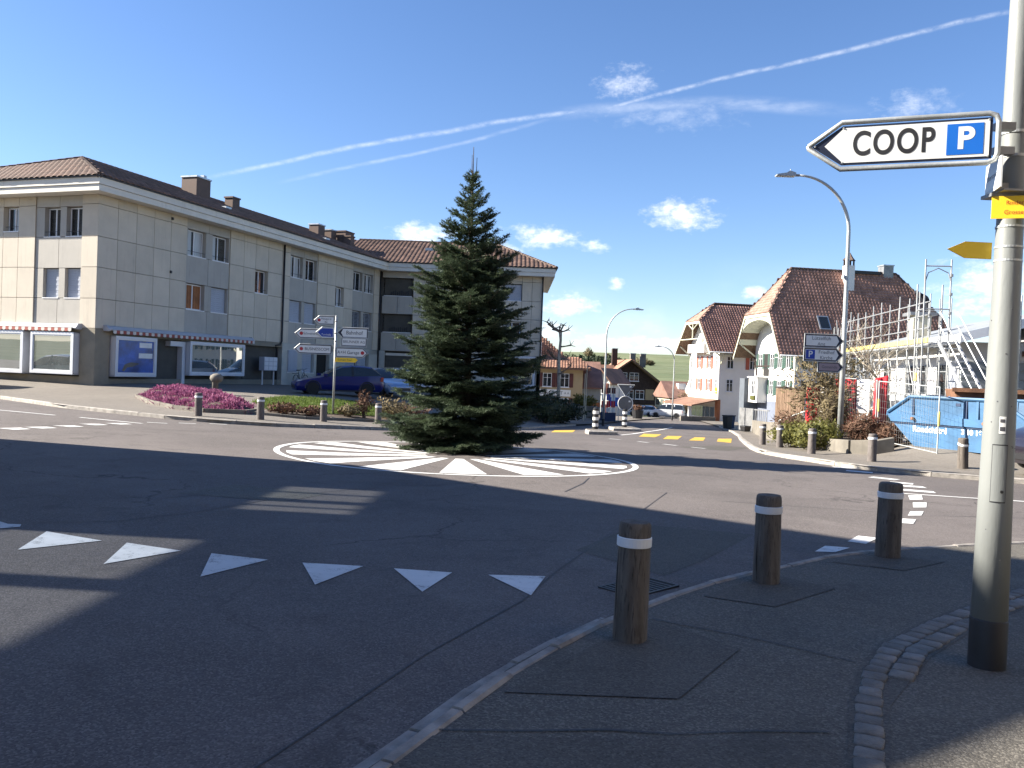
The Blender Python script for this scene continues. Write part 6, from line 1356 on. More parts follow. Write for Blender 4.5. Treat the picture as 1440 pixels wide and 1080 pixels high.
# ---------------------------------------------------------------- cars
def car(name,label,cat,x,y,rz,L,Wd,Hh,paint,kind='hatch',z=None,group='parked cars'):
    """lofted body: stations from nose (+x) to tail (-x)"""
    t=thing(name,label,cat,(x,y,(G(x,y)+.1) if z is None else z),rz,group); w=Wd/2
    belt=Hh*.62; 
    if kind=='hatch': st=[(.5,.34,.52,.52,.80),(.485,.2,.6,.60,.92),(.44,.19,.66,.67,.98),(.36,.19,.74,.75,1.),(.25,.19,.82,.84,1.),(.19,.19,.88,.9,1.),(.07,.19,.9,1.27,1.),(-.02,.19,.92,1.40,1.),(-.14,.19,.93,1.45,1.),(-.27,.19,.95,1.44,1.),(-.36,.19,.97,1.40,.99),(-.45,.2,.98,1.14,.97),(-.475,.24,.9,.98,.95),(-.498,.38,.62,.64,.86)]
    else: st=[(.5,.34,.55,.56,.84),(.485,.2,.7,.72,.94),(.44,.19,.86,.88,.98),(.36,.19,.98,1.0,1.),(.3,.19,1.04,1.08,1.),(.2,.19,1.08,1.5,1.),(.14,.19,1.1,1.72,1.),(0,.19,1.1,1.8,1.),(-.2,.19,1.1,1.82,1.),(-.4,.19,1.1,1.8,1.),(-.47,.19,1.1,1.74,1.),(-.488,.22,1.1,1.2,.98),(-.5,.36,1.0,1.02,.94)]
    H0=1.45 if kind=='hatch' else 1.82; ks=Hh/H0
    rings=[]
    for (f,zb,zbel,zt,wf) in st:
        X=f*L; zb*=ks;zbel*=ks;zt*=ks; W=w*wf; cab=zt-zbel>.1; wr=W*(.80 if cab else .93)
        rings.append([(X,0,zb),(X,W*.86,zb),(X,W*.985,zb+.12*ks),(X,W,zb+(zbel-zb)*.55),(X,W*.965,zbel),(X,wr+ (0 if cab else .0),zt-(.07 if cab else .008)*ks),(X,wr*.86,zt-(.015 if cab else .0)),(X,0,zt+.02)])
    n=8; body,glassm=MB(),MB(); allv=[]
    for r_ in rings: allv+=[(p[0],p[1],p[2]) for p in r_]
    k=len(rings)
    cabs=[(s[3]-s[2])*ks>.1 for s in st]
    def emit(mb,quads):
        for q in quads: mb.add([allv[i] for i in q],[(0,1,2,3)]); mb.add([(allv[i][0],-allv[i][1],allv[i][2]) for i in q],[(3,2,1,0)])
    bq,gq=[],[]
    for i in range(k-1):
        for j in range(n-1):
            q=(i*n+j,i*n+j+1,(i+1)*n+j+1,(i+1)*n+j)
            side=j==4 and (cabs[i] or cabs[i+1]); 
            front=j in(5,6) and (cabs[i]!=cabs[i+1] or (cabs[i] and cabs[i+1] and abs(st[i][3]-st[i+1][3])>.12))
            (gq if (side or front) else bq).append(q)
    emit(body,bq); emit(glassm,gq)
    for ring,rev in ((0,False),(k-1,True)):
        f=[allv[ring*n+j] for j in range(n)]+[(allv[ring*n+j][0],-allv[ring*n+j][1],allv[ring*n+j][2]) for j in range(n-2,0,-1)]
        body.add(f,[tuple(range(len(f))) if rev else tuple(range(len(f)))[::-1]])
    def weld(o):
        bm=bmesh.new(); bm.from_mesh(o.data); bmesh.ops.remove_doubles(bm,verts=bm.verts,dist=.0005); bmesh.ops.recalc_face_normals(bm,faces=bm.faces); bm.to_mesh(o.data); bm.free(); return o
    bo=sharp(weld(body.build('body',M[paint],t)),42); sharp(weld(glassm.build('windows',M['carglass'],t)),30)
    # pillars
    for fx in ((-.12,) if kind=='hatch' else (.02,-.22)):
        b=MB(); X=fx*L
        for s in (1,-1): b.extr([(X,s*w*.972,.93*ks),(X-.1,s*w*.972,.93*ks),(X-.1,s*w*.80,(1.40 if kind=='hatch' else 1.74)*ks),(X,s*w*.80,(1.40 if kind=='hatch' else 1.74)*ks)],(0,s*.012,0))
        b.build('pillar',M['black'] if kind=='hatch' else M[paint],t)
    rw=.31*ks
    for fx in (.31,-.30):
        for s in (1,-1):
            b=MB(); b.lathe([(rw*.62,-.1),(rw*.97,-.1),(rw,-.07),(rw,.07),(rw*.97,.1),(rw*.62,.1)],20); wo=b.build('wheel',M['rubber'],t,(fx*L,s*(w-.09),rw),(R(90),0,0)); b=MB(); b.lathe([(rw*.66,-.09),(rw*.6,-.06*1),(rw*.15,-.075),(rw*.05,-.08)] if False else [(rw*.64,.095*s*-1),(rw*.5,.07*s*-1),(rw*.12,.09*s*-1)],16); b.build('rim',M['rim'],wo)
            a=MB(); ar=[(fx*L+(rw+.05)*math.cos(q*.3142),s*(w*.995),rw+(rw+.05)*math.sin(q*.3142)) for q in range(11)]; a.tube(ar,.03,5); a.build('wheel_arch',M['black'],t)
    for s in (1,-1):
        b=MB(); b.extr([(L*.468,s*w*.60,.58*ks),(L*.44,s*w*.93,.62*ks),(L*.43,s*w*.93,.70*ks),(L*.462,s*w*.58,.66*ks)],(.03,0,.0)); b.build('headlight',M['lamp_w'],t)
        b=MB(); b.box(-L*.49,-L*.455,s*w*.62,s*w*.985,.72*ks,.92*ks); b.build('tail_light',M['lamp_r'],t)
        b=MB(); b.box(L*.16,L*.2,s*w*.98,s*(w*.98+.16),.9*ks,1.02*ks); b.build('mirror',M[paint],t)
        b=MB(); b.box(-.03*L,.02*L,s*w*1.0,s*(w+.012),.72*ks,.75*ks); b.build('door_handle',M['black'],t)
        b=MB(); b.box(-L*.28,L*.29,s*w*.985-.004,s*w*.985+.004,.205*ks,.26*ks); b.build('sill_trim',M['black'],t)
    b=MB(); b.box(L*.488,L*.5+.006,-w*.55,w*.55,.3*ks,.44*ks); b.build('grille',M['black'],t); MB().box(-L*.5-.012,-L*.497,-.26,.26,.44*ks,.55*ks).build('number_plate',M['white'],t)
    return t
AX=math.pi/2-TH
car('parked_car','dark blue hatchback parked behind the sign post','car',-8.55,40.2,R(203),4.25,1.76,1.46,'car_blue')
car('parked_car','pale blue hatchback parked between the blue car and the fir','car',-6.75,44.4,R(-58),4.0,1.7,1.45,'car_sky')
car('parked_car','white hatchback behind the pale blue car','car',-6.0,48.6,R(-50),4.1,1.72,1.46,'car_white')
car('parked_car','dark hatchback parked deep in front of the garage','car',-7.7,53.2,R(-80),4.2,1.75,1.5,'car_dark'); car('parked_van','silver-blue van under the garage beam, mostly hidden by the fir','van',-5.2,54.2,R(-80),4.3,1.8,1.8,'car_sky','van')
car('parked_car','grey car cut off by the left picture edge','car',-24.7,35.6,AX+R(90),4.2,1.75,1.5,'car_grey')
car('parked_van','white van parked by the far lamp','van',20.6,108,R(160),4.4,1.85,1.85,'car_white','van'); car('parked_car','small white car left of the far van','car',17.9,111,R(150),3.9,1.7,1.5,'car_white')
v=car('parked_van','dark van mostly hidden behind the near lamp post','van',14.55,19.75,R(183),4.8,1.9,1.9,'car_dark','van',z=-.28)
text_mesh('BLU',.3,M['white'],v,facing((.9,.955,.95),(-1,0,0),(0,0,1)))
# orange beacon in the garage
bc=thing('orange_beacon','small orange lamp glowing under the garage beam','lamp',(-6.5,54.5,2.0)); MB().lathe([(.12,-.1),(.14,0),(.1,.1)],12).build('lens',M['orange'],bc)
# ---------------------------------------------------------------- walls and garden on the right
def wall_run(name,label,pts,h,th,m,cap=None,off=.0,seg=1.6,zt=None):
    cx,cy=pts[0]; t=thing(name,label,'wall',(cx,cy,0)); pts=[Vector(p) for p in pts]
    for a,b in zip(pts,pts[1:]):
        k=max(1,round((b-a).length/seg))
        for i in range(k):
            p=a.lerp(b,i/k); q=a.lerp(b,(i+1)/k); d=(q-p); n=Vector((-d.y,d.x)).normalized()*th/2; g=d.normalized()*.008
            zp,zq=G(p.x,p.y),G(q.x,q.y); tp,tq=(zp+h,zq+h) if zt is None else (zt,zt); p2=p+g;q2=q-g
            f=lambda v,z:(v.x-cx,v.y-cy,z)
            B=MB(); B.add([f(p2-n,zp-.3),f(q2-n,zq-.3),f(q2+n,zq-.3),f(p2+n,zp-.3),f(p2-n,tp),f(q2-n,tq),f(q2+n,tq),f(p2+n,tp)],[(0,3,2,1),(4,5,6,7),(0,1,5,4),(1,2,6,5),(2,3,7,6),(3,0,4,7)]); B.build('wall_block',M[m],t,bevel=.015)
    return t
wall_run('garden_wall','low concrete wall running along the far right pavement to the steps',[(16.9,57),(14.3,46.5),(12.4,38.5),(11.7,35.2)],.95,.22,'concrete',seg=3.)
wall_run('retaining_wall','low stained concrete retaining wall at the foot of the lamp post',[(10.55,29.6),(10.15,26.6),(10.32,24.7),(10.75,24.2)],.52,.25,'concrete',seg=1.5)
wall_run('retaining_wall','stained concrete wall block right of the lamp post',[(10.75,24.2),(11.3,24.15)],.5,.25,'concrete')
MB_=drape('garden_bed',[(10.6,29.8),(10.2,26.6),(10.4,24.9),(10.9,24.4),(12.2,24.8),(13.4,27),(14,31),(13,36),(12.2,36)],0.,M['soil'],None,res=.6,zf=lambda x,y:max(G(x,y)+.12,-.12)); tag(MB_,kind='structure')
# wooden screen and stair rails
ws=thing('wooden_screen','brown board screen beside the steps below the green-shuttered house','fence',(12.9,40,-.6),R(-78))
for i in range(12): MB().box(i*.2,i*.2+.185,-.02,.02,0,1.95+.02*(i%3)).build('board',M['timber_b'],ws)
MB().box(-.03,2.45,-.05,.05,1.97,2.03).build('top_rail',M['timber'],ws)
ws2=thing('iron_railing','rusty vertical bar railing right of the brown board screen','railing',(13.4,37.6,-.5),R(-60))
for i in range(9): MB().box(i*.14,i*.14+.03,-.015,.015,0,1.5).build('bar',M['rust'],ws2)
MB().box(0,1.16,-.02,.02,1.45,1.5).build('rail',M['rust'],ws2)
for k in range(2):
    rl=thing('stair_handrail',['lower steel handrail beside the garden steps','upper steel handrail beside the garden steps'][k],'handrail',(11.2+.5*k,34.2-.3*k,G(11.2,34)+.1),R(-40),'handrails at the garden steps'); b=MB(); b.tube([(0,0,0),(0,0,.9),(2.0,0,1.75),(2.0,0,.9)],.025,8); b.build('rail',M['galv'],rl); b=MB(); b.tube([(1.,0,.45),(1.,0,1.32)],.02,6); b.build('post',M['galv'],rl)
st=thing('garden_steps','concrete garden steps between the two low walls','steps',(11.4,33.6,-.7),R(-40))
for i in range(5): MB().box(i*.32,i*.32+.34,-.6,.6,-.3,.17*(i+1)).build('step',M['concrete'],st)
gt_=thing('garden_gate','grey sheet and bar gate in front of the grey-blue plinth','gate',(16.6,59.5,G(16.6,59.5)+.1),R(-72)); MB().box(0,1.7,-.03,.03,.1,1.7).build('panel',M['galv_d'],gt_)
for i in range(7): MB().box(1.9+i*.22,1.96+i*.22,-.02,.02,.05,1.7).build('bar',M['galv_d'],gt_)
MB().box(1.8,3.5,-.03,.03,1.6,1.68).build('rail',M['galv_d'],gt_)
for i,(x,y,lab) in enumerate([(17.0,63.5,'dark blue wheeled bin by the orange house corner'),(16.4,62.0,'black wheeled bin right of the blue bin'),(16.0,55.8,'black waste bag at the foot of the gate')]):
    t=thing('wheelie_bin' if i<2 else 'waste_bag',lab,'bin' if i<2 else 'bag',(x,y,G(x,y)+.1),R(20)); h=1.0 if i<2 else .45
    b=MB(); b.add([(-.22,-.24,.05),(.22,-.24,.05),(.22,.24,.05),(-.22,.24,.05),(-.28,-.3,h),(.28,-.3,h),(.28,.3,h),(-.28,.3,h)],[(0,3,2,1),(4,5,6,7),(0,1,5,4),(1,2,6,5),(2,3,7,6),(3,0,4,7)]); b.build('bin_body',M['skip_d'] if i==0 else M['black'],t,bevel=.05)
    if i<2: MB().box(-.31,.31,-.33,.33,h,h+.08).build('lid',M['black'],t,bevel=.03)
# ---------------------------------------------------------------- blue skip
def skip():
    d=Vector((.45,-.893)).normalized(); c=Vector((12.5,23.2))+Vector((.893,.45))*.85; z=G(c.x,c.y)-.12
    t=thing('waste_skip','worn blue steel waste skip behind the site fence','skip',(c.x,c.y,z),math.atan2(d.y,d.x))
    # local x along the skip, -y... near side is at -y after rotation of d: left normal of d points away from the camera
    wb,wt=.8,.88; Lb,Lt=1.22,2.12; h=1.55; zt=.95
    prof=[(-Lb,.12),(Lb,.12),(Lt,zt),(Lt-.02,zt+.12),(1.35,h),(-1.35,h),(-Lt+.02,zt+.12),(-Lt,zt)]
    sh=MB(); n=len(prof); 
    for s,w in ((-1,wb),(1,wb)):
        sh.add([(x,s*(wb+(wt-wb)*zz/h),zz) for x,zz in prof],[tuple(range(n))])
    # ends and floor, inside left open
    for i in (7,0,1): 
        a,b_=prof[i],prof[(i+1)%n]; ya=wb+(wt-wb)*a[1]/h; yb=wb+(wt-wb)*b_[1]/h; sh.add([(a[0],-ya,a[1]),(b_[0],-yb,b_[1]),(b_[0],yb,b_[1]),(a[0],ya,a[1])],[(0,1,2,3)])
    for i in (2,6):
        a,b_=prof[i],prof[(i+1)%n]; sh.add([(a[0],-wt,a[1]),(b_[0],-wt,b_[1]),(b_[0],wt,b_[1]),(a[0],wt,a[1])],[(0,1,2,3)])
    o=sh.build('shell',M['skip'],t); sd=o.modifiers.new('thick','SOLIDIFY'); sd.thickness=.03; sd.offset=-1
    for s in (-1,1):
        y=lambda zz: s*(wb+(wt-wb)*zz/h+.012)
        rim=MB(); rim.tube([(x,y(zz),zz) for x,zz in (prof[7],prof[6],prof[5],prof[4],prof[3],prof[2])],.05,6); rim.build('rim',M['skip'],t)
        band=MB(); band.extr([(-1.98,y(.78),.78),(1.98,y(.78),.78),(2.1,y(1.0),1.0),(-2.1,y(1.0),1.0)],(0,s*.05,0)); band.build('side_band',M['skip'],t)
        g=MB(); g.box(-1.95,1.95,y(.76)-.02,y(.76)+.03,.735,.765); g.build('shadow_groove',M['skip_d'],t)
        for x in (-1.3,.35,.75,1.3): MB().box(x-.035,x+.035,y(1.25)-.02,y(1.25)+.045,.98,1.52).build('rib',M['skip'],t)
        for x in (-1.25,.42): MB().box(x,x+.03,y(1.25)-.02,y(1.25)+.03,1.0,1.5).build('groove',M['skip_d'],t)
        for x in (-1.2,1.0): MB().lathe([(.05,0),(.05,.14),(.035,.15)],12).build('lifting_lug',M['rust'],t,(x,y(.9),.9),(R(-90*s),0,0))
        MB().box(.1,.24,y(1.38)-.0,y(1.38)+.012,1.34,1.42).build('plate_hole',M['skip_d'],t)
    yb=-(wb+.055); u=(1,0,0); w=(0,0,1); text_mesh('Rondchâtel',.24,M['white'],t,facing((-.72,yb+.015,.6),u,(0,-.05,1)),bold=.008); text_mesh('3 10 168',.2,M['white'],t,facing((.62,yb+.015,.62),u,(0,-.05,1)),bold=.008)
    # load of earth inside
    g=np.random.default_rng(3); nx,ny=15,8; V=[(-1.7+3.4*i/(nx-1),-.78+1.56*j/(ny-1),1.05+.42*math.exp(-((i-nx/2)/4.2)**2)*math.sin(math.pi*(j+.5)/ny)+g.uniform(-.04,.04)) for j in range(ny) for i in range(nx)]; F=[(j*nx+i,j*nx+i+1,(j+1)*nx+i+1,(j+1)*nx+i) for j in range(ny-1) for i in range(nx-1)]
    big_mesh('earth_load',V,F,M['soil'],t); return t
skip()
s2=thing('rusty_skip','rust-brown open skip behind the blue one','skip',(15.2,24.3,-.25),R(-20)); b=MB(); b.add([(-1.6,-.8,.1),(1.8,-.8,.1),(1.8,.8,.1),(-1.6,.8,.1),(-2.0,-.9,1.9),(2.4,-.9,1.9),(2.4,.9,1.9),(-2.0,.9,1.9)],[(0,3,2,1),(4,5,6,7),(0,1,5,4),(1,2,6,5),(2,3,7,6),(3,0,4,7)]); b.build('shell',M['rust'],s2,bevel=.03); MB().box(-2.06,2.46,-.98,-.88,1.82,1.94).build('rim',M['rust'],s2)
for x in (-1.2,0,1.2): MB().box(x,x+.08,-.94,-.84,.3,1.8).build('rib',M['rust'],s2)
# ---------------------------------------------------------------- site fence
def fence_panel(name,label,a,b,h=2.0,foot=True,za=None,zb=None,group='wire site fence panels',mesh_=True):
    a=Vector(a);b=Vector(b); d=b-a; L=d.length; z=G(a.x,a.y)+.12 if za is None else za; z2=G(b.x,b.y)+.12 if zb is None else zb
    t=thing(name,label,'fence',(a.x,a.y,z),math.atan2(d.y,d.x),group); sl=(z2-z)/L
    f=MB(); f.tube([(0,0,0),(0,0,h)],.021,8); f.tube([(L,0,sl*L),(L,0,h+sl*L)],.021,8); f.tube([(0,0,h-.02),(L,0,h-.02+sl*L)],.017,8); f.tube([(0,0,.14),(L,0,.14+sl*L)],.017,8); f.build('frame',M['galv'],t)
    if mesh_:
        w=MB(); n=int(L/.11)
        for i in range(1,n): x=L*i/n; w.tube([(x,0,.14+sl*x),(x,0,h-.02+sl*x)],.0024,3,False)
        for k in range(1,9): zz=.14+(h-.16)*k/9; w.tube([(0,.004,zz),(L,.004,zz+sl*L)],.0026,3,False)
        o=w.build('wire_mesh',M['galv'],t); o['kind']='stuff'
    for x in (0,L):
        if foot: MB().box(x-.34,x+.34,-.12,.12,-.12+sl*x,.03+sl*x).build('concrete_foot',M['concrete'],t,bevel=.03)
    return t
fence_panel('site_fence_panel','wire site fence panel standing in front of the blue skip',(11.55,25.8),(11.95,22.9),2.0,za=-.18,zb=-.3)
fence_panel('site_fence_panel','wire site fence panel in front of the red and white hoarding',(11.35,28.1),(11.55,25.95),2.0,za=-.1,zb=-.16)
for (x,y,z) in ((11.55,25.78,.85),(11.95,22.88,.6)):
    t=thing('warning_tape','yellow tape wrapped round the fence post '+('left of the skip' if y>24 else 'in front of the skip'),'tape',(x,y,z),0,'yellow tapes on the fence posts'); MB().lathe([(.03,0),(.034,.05),(.034,.35),(.03,.4)],10).build('wrap',M['scaf_y'],t)
# hoarding cloths
hd=thing('site_hoarding','red and white striped tarpaulin hung on the site fence','tarpaulin',(11.6,29.6,-.1),R(-24))
def cloth(x0,x1,y0,y1,h0,h1,m):
    b=MB(); n=6; vs=[];fs=[]
    for i in range(n+1):
        u=i/n
        for k in range(5): v=k/4; vs.append((x0+(x1-x0)*u,y0+(y1-y0)*u+.03*math.sin(u*9+v*3),(h0+(h1-h0)*u)*v+.05))
    for i in range(n):
        for k in range(4): fs.append((i*5+k,(i+1)*5+k,(i+1)*5+k+1,i*5+k+1))
    b.add(vs,fs); o=b.build('cloth',M[m],hd,smooth=True); o.modifiers.new('t','SOLIDIFY').thickness=.01
cloth(-.95,-.5,.5,.45,1.55,1.58,'redcloth'); cloth(-.5,-.0,.45,.3,1.58,1.6,'whitecloth'); cloth(.05,.75,.2,.05,1.9,1.92,'redcloth'); cloth(.75,1.22,.05,-.15,1.92,1.92,'whitecloth'); cloth(1.35,1.75,-3.3,-3.2,1.92,2.05,'redcloth')
wb_=thing('striped_barrier','white and red striped barrier board lying behind the fence','barrier',(12.0,25.2,-.1),R(-60)); MB().extr([(0,0,0),(.16,0,0),(.5,0,.95),(.34,0,.95)],(0,.03,0)).build('board',M['whitecloth'],wb_); MB().extr([(.1,-.01,.28),(.26,-.01,.28),(.36,-.01,.56),(.2,-.01,.56)],(0,.005,0)).build('stripe',M['redcloth'],wb_)
# ---------------------------------------------------------------- building under construction
A=Vector((19.05,44));B=Vector((17.24,32)); dAB=(B-A).normalized()
site=thing('building_shell','low new building with white walls and grey roof membrane behind scaffolding','building',(17.24,32,0),math.atan2(-dAB.y,-dAB.x))
# local x runs from the near corner B towards A; local y: left normal (towards -X side?)
LAB=(A-B).length; nl=Vector((dAB.y,-dAB.x)) # unused
MB().box(0,LAB,-9,-.15,-.6,3.5).build('wall',M['wallw'],site)
for i,(a,b_) in enumerate(((1.2,2.2),(3.6,4.4),(5.2,6.0),(8.6,9.6))):
    MB().box(a,b_,-.15,-.1,.3,2.6).build('opening',M['glass'],site)
for i,(a,b_) in enumerate(((.1,.9),(2.5,3.3),(6.6,7.6))): MB().box(a,b_,-.15,-.06,.4,2.5).build('insulation_board',M['car_white'] if i else M['blind'],site)
# right-hand side: grey weatherboards and a dark opening
for k in range(9): MB().box(-.1,-.0,-2.6,-.2,-.3+k*.34,-.3+k*.34+.32).build('weatherboard',M['cladding'],site)
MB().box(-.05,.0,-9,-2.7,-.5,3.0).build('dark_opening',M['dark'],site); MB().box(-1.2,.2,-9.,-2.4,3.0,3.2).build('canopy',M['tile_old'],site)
rb=MB(); rb.extr([(-1.3,.3,3.55),(LAB+1,.3,3.55),(LAB+1,-5,5.0),(-1.3,-5,5.0)],(0,0,.14)); rb.extr([(-1.3,-5,5.0),(LAB+1,-5,5.0),(LAB+1,-10,3.6),(-1.3,-10,3.6)],(0,0,.14)); rf2=rb.build('roof',M['membrane'],site)
rb=MB(); rb.box(-1.36,LAB+1.05,.3,.36,3.36,3.72); rb.extr([(-1.38,.35,3.4),(-1.38,-5,4.85),(-1.38,-5,5.2),(-1.38,.35,3.75)],(.08,0,0)); rb.extr([(-1.38,-5,4.85),(-1.38,-10,3.45),(-1.38,-10,3.8),(-1.38,-5,5.2)],(.08,0,0)); rb.build('eaves_board',M['car_white'],rf2)
b=MB(); b.box(6.9,7.7,-1.35,-.55,3.9,5.05); ch=b.build('chimney',M['wallc'],rf2); MB().box(6.7,7.9,-1.55,-.35,5.05,5.2).build('slab',M['galv_d'],ch)
# ---------------------------------------------------------------- scaffold
sc=thing('scaffold','steel tube scaffold with yellow toe boards and stair tower round the new building','scaffold',(17.24,32,0),math.atan2(-dAB.y,-dAB.x))
def tube(name,p,q,r=.023,m='steel_sc'): 
    b=MB(); b.tube([p,q],r,6); return b.build(name,M[m],sc)
rd=random.Random(4); xs_=[-.9,.3,1.5,2.8,4.1,5.4,6.7,8.0,9.4,10.8,12.2]
for x in xs_:
    for y,top in ((.55,5.2),(1.3,5.35)):
        tube('standard',(x,y,-.5),(x+rd.uniform(-.03,.03),y,top+rd.uniform(-.15,.15)))
    tube('transom',(x,.5,3.3),(x,1.35,3.3)); tube('transom',(x,.5,1.3),(x,1.35,1.3))
for y in (.55,1.3):
    for z in (1.3,3.3): tube('ledger',(-.95,y,z),(12.7,y,z))
for z in (3.95,4.45,4.95): tube('guard_rail',(-.95,1.32,z),(12.7,1.32,z+rd.uniform(-.03,.03)))
for a,b_ in zip(xs_,xs_[1:]):
    MB().box(a+.03,b_-.03,0.6,1.25,3.34,3.4).build('deck_plank',M['plank'],sc); MB().box(a+.04,b_-.04,1.26,1.295,3.4,3.58).build('toe_board',M['scaf_y'],sc)
    if rd.random()<.7: tube('diagonal_brace',(a,1.35,-.3),(b_,1.35,3.2),.02)
    MB().box(a+.03,b_-.03,0.6,1.25,1.34,1.4).build('deck_plank',M['plank'],sc) if rd.random()<.6 else None
for i in range(20): tube('loose_tube',(12.2+rd.uniform(-.8,.9),1.2+rd.uniform(-.2,.6),-.5),(12.2+rd.uniform(-.9,1.0),1.2+rd.uniform(-.3,.7),rd.uniform(3.5,5.4)),.02)
# stair tower at the near corner
TX0,TX1,TY0,TY1=-1.6,-.8,.85,1.75
for x,y in ((TX0,TY0),(TX0,TY1),(TX1,TY0),(TX1,TY1)): tube('tower_standard',(x,y,-.5),(x,y,6.45 if x==TX0 else 5.6),.03)
for z in (3.2,4.6,6.2):
    tube('tower_transom',(TX0,TY0,z),(TX0,TY1,z),.026)
    if z<6: tube('tower_transom',(TX0,TY1,z),(TX1,TY1,z),.02); tube('tower_transom',(TX1,TY0,z),(TX1,TY1,z),.02)
b=MB(); b.tube([(TX0,TY0,5.6),(TX0,TY0+.1,5.95),(TX0,(TY0+TY1)/2,6.12),(TX0,TY1-.1,5.95),(TX0,TY1,5.6)],.02,6); b.build('tower_arch',M['steel_sc'],sc)
for z in (5.8,5.1,4.4,3.7): MB().lathe([(.06,0),(.06,.1)],8).build('coupler',M['galv_d'],sc,(TX0-.05,TY0,z))
# stair flight from the deck down to the right
for off in (0,.62):
    b=MB(); p,q=Vector((-1.6,.55+off,3.5)),Vector((-4.9,.15+off,.35)); d_=(q-p).normalized(); n_=Vector((-d_.z,0,d_.x)); b.extr([p,q,q+n_*.17,p+n_*.17],(0,.05,0)); b.build('stair_stringer',M['plank'],sc)
    tube('stair_rail',(-1.6,.55+off,4.5),(-4.9,.15+off,1.35),.022,'plank'); tube('stair_rail',(-1.6,.55+off,4.),(-4.9,.15+off,.85),.022,'plank')
for x in xs_:
    for z in (1.3,3.3,3.95,4.45):
        MB().lathe([(.045,-.04),(.05,0),(.045,.04)],8).build('coupler',M['galv_d'],sc,(x,1.31,z))
for k,(a,b_) in enumerate(zip(xs_,xs_[1:])):
    tube('inner_rail',(a,.55,2.3),(b_,.55,2.3+.02*k),.022)
    if k%2: tube('diagonal_brace',(a,.55,1.3),(b_,.55,3.3),.02)
for i in range(13):
    u=(i+.5)/13; MB().box(-1.6-3.3*u-.12,-1.6-3.3*u+.12,.6-.4*u,1.16-.4*u,3.47-3.15*u,3.51-3.15*u).build('stair_tread',M['plank'],sc)
# toe boards along the right-hand gable
for a,b_ in ((-1.7,-4.2),(-4.2,-6.8),(-6.8,-9.5)):
    z0=3.75+(-a-1.7)*.0; bb=MB(); bb.box(-2.1,-2.06,b_+.04,a-.04,3.55,3.85); tb=bb.build('toe_board',M['scaf_y'],sc); MB().box(-2.06,-1.4,b_+.03,a-.03,3.48,3.54).build('deck_plank',M['plank'],sc)
    text_mesh('FLACHS',.24,M['ink2'],tb,facing((-2.104,(a+b_)/2,3.7),(0,-1,0),(0,0,1)))
for y in (-1.7,-4.2,-6.8,-9.5):
    for x in (-1.4,-2.1): tube('standard',(x,y,-.4),(x,y,6.0 if x<-2 else 5.2),.026)
for z in (4.4,5.0,5.6): tube('guard_rail',(-2.1,-1.5,z),(-2.1,-9.6,z+.1),.018)
for y in (-1.7,): MB().lathe([(.09,0),(.1,.12),(.05,.2)],8).build('post_cap',M['galv_d'],sc,(-2.1,y,5.9))
MB().box(-1.3,-1.0,1.78,1.82,1.9,2.2).build('yellow_notice',M['scaf_y'],sc)
# heaps of site material at the foot of the scaffold
for i,(x,y,m,lab) in enumerate([(14.9,29.6,'concrete','pale stack of boards at the foot of the scaffold'),(15.6,28.6,'dark','dark heap of bags under the scaffold stair'),(13.9,30.6,'wallc','yellowish stack of battens behind the fence')]):
    t=thing('material_stack',lab,'building material',(x,y,G(x,y)+.05),R(30*i)); r2=random.Random(i)
    for k in range(7): MB().box(-.9+r2.uniform(-.1,.1),.9+r2.uniform(-.1,.1),-.45+r2.uniform(-.08,.08),.45+r2.uniform(-.08,.08),k*.11,k*.11+.09).build('board' if i!=1 else 'bag',M[m],t)
# roofer bending over behind the chimney
def roofer():
    w=Matrix.Rotation(math.atan2(-dAB.y,-dAB.x),4,'Z')@Vector((8.3,-1.6,0)); x,y=17.24+w.x,32+w.y
    t=thing('person','worker in dark jacket and trousers bending forward behind the new chimney','person',(x,y,4.7),R(200))
    J=[(0,0,.95),(0.12,0,1.2),(.32,0,1.38),(.45,0,1.45),(.58,0,1.5),(.1,.12,.9),(.05,.14,.5),(-.05,.14,.06),(.08,.14,.02),(.1,-.12,.9),(.05,-.14,.5),(-.05,-.14,.06),(.08,-.14,.02),(.36,.2,1.34),(.5,.26,1.1),(.62,.2,.95),(.36,-.2,1.34),(.5,-.26,1.1),(.62,-.2,.95)]
    E=[(0,1),(1,2),(2,3),(3,4),(0,5),(5,6),(6,7),(7,8),(0,9),(9,10),(10,11),(11,12),(2,13),(13,14),(14,15),(2,16),(16,17),(17,18)]
    rr=[.17,.17,.17,.08,.1,.11,.08,.06,.06,.11,.08,.06,.06,.08,.06,.05,.08,.06,.05]
    me=bpy.data.meshes.new('body'); me.from_pydata(J,E,[]); me.materials.append(M['cloth_dark']); o=link('body',me,t); sk=o.modifiers.new('skin','SKIN'); 
    sv=me.skin_vertices[0].data if me.skin_vertices else None
    if sv is None:
        bm=bmesh.new(); bm.from_mesh(me); bm.verts.layers.skin.verify(); bm.to_mesh(me); bm.free(); sv=me.skin_vertices[0].data
    for i,r_ in enumerate(rr): sv[i].radius=(r_,r_)
    sv[0].use_root=True; o.modifiers.new('sub','SUBSURF').levels=1; o.modifiers['sub'].render_levels=2
    b=MB(); b.lathe([(.02,-.12),(.075,-.09),(.095,-.02),(.1,.04),(.08,.1),(.03,.13)],14); b.build('head',M['skin'],t,(.68,0,1.52),(0,R(60),0),smooth=True); b=MB(); b.lathe([(.108,.02),(.11,.06),(.085,.12),(.03,.145)],14); b.build('cap',M['cloth_dark'],t,(.68,0,1.52),(0,R(60),0),smooth=True)
M['cloth_dark']=mat('dark_work_cloth',(.012,.014,.022),.9,.2,4); M['skin']=mat('skin',(.38,.22,.16),.6,.05)
roofer()
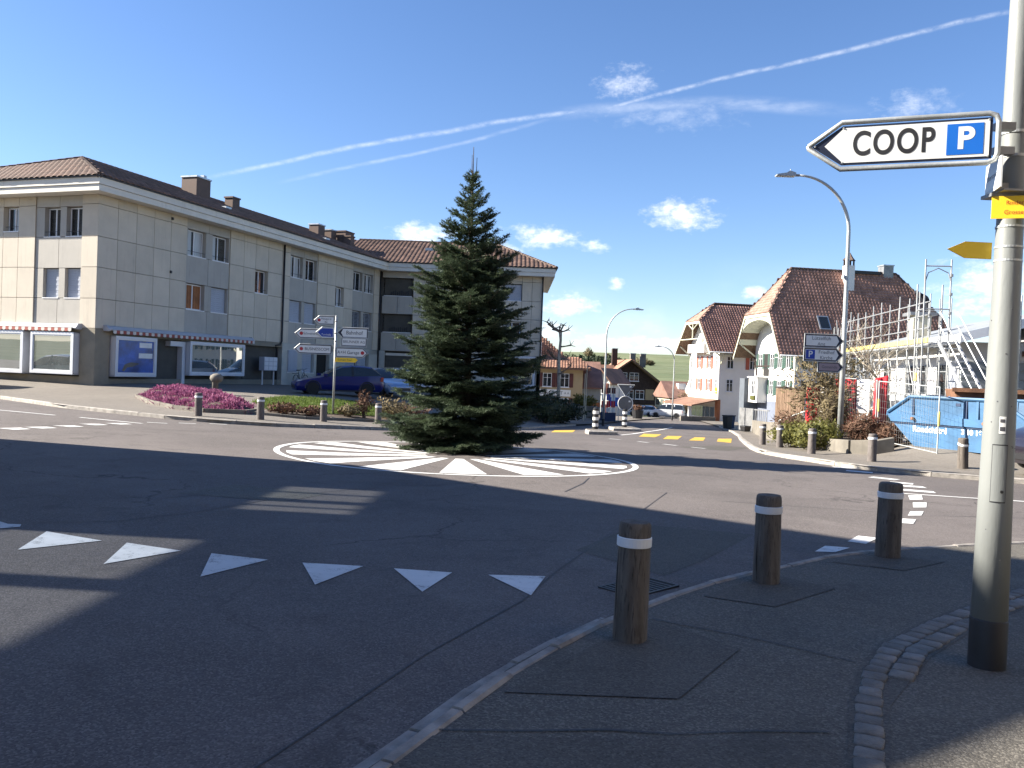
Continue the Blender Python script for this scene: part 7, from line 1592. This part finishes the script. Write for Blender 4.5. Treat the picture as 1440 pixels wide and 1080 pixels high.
# ---------------------------------------------------------------- small things down the far street
fl=thing('banner_stand','stand of red, white and blue upright banners behind the island post','banner stand',(8.4,71,G(8.4,71)+.1)); MB().box(-.65,.65,-.3,.3,0,.75).build('base',M['skip_d'],fl)
for i in range(3):
    x=-.42+i*.42; MB().tube([(x,0,.7),(x,0,3.1)],.03,6).build('pole',M['galv_d'],fl); MB().box(x-.17,x+.17,-.02,.02,.8,1.15).build('banner',M['white'],fl); MB().box(x-.17,x+.17,-.02,.02,1.2,1.75).build('banner',M['redcloth'],fl); MB().box(x-.17,x+.17,-.02,.02,1.8,2.35).build('banner',M['blue2'] if i==1 else M['white'],fl); MB().box(x-.17,x+.17,-.02,.02,2.4,2.9).build('banner',M['shut_b'],fl)
bb_=thing('blue_info_board','blue information board on a thin pole between the banners and the round sign','sign',(9.7,74,G(9.7,74)+.1)); MB().tube([(0,0,0),(0,0,3.)],.04,6).build('pole',M['galv'],bb_); MB().box(-.75,.1,-.03,.03,1.3,2.1).build('panel',M['blue'],bb_); MB().box(-.9,-.75,-.03,.03,1.3,2.1).build('panel',M['blue2'],bb_)
pl=thing('stone_planter','stone-walled planter with shrubs left of the island posts','planter',(6.3,72,G(6.3,72)+.05)); MB().box(-1.3,1.3,-.8,.8,0,.95).build('wall',M['concrete'],pl,bevel=.04); clump(pl,'shrub',(0,0,1.3),(1.1,.7,.5),900,.22,'leaf_o',91)
pp=thing('planter_pot','dark planter pot with brown plant in front of the timber house','planter',(13.6,88,G(13.6,88)+.1)); MB().lathe([(.5,0),(.65,.9),(.55,.9)],12).build('pot',M['black'],pp); clump(pp,'plant',(0,0,1.1),(.5,.5,.35),300,.2,'leaf_b',92)
for i,(x,y) in enumerate([(5.0,66),(4.6,63)]):
    t=thing('flag_pole',['thin pale pole in front of the grey shed','thin pale pole left of the grey shed'][i],'pole',(x+1.0,y,G(x,y)+.1)); MB().tube([(0,0,0),(0,0,4.2-.6*i)],[.04,.025],8).build('pole',M['wallc'],t)
bush('street_hedge','low green hedge behind the far white van',27.5,122,2.2,2.,2.6,'leaf_o',1200,.3,95,'hedge'); bush('street_hedge','bare brown hedge right of the timber house',24.6,118,1.6,1.8,3.4,'leaf_t',1500,.3,96,'hedge')
wall_run('street_wall','low pale wall below the far lamp',[(18.6,90),(22.8,91.5)],.55,.25,'concrete')
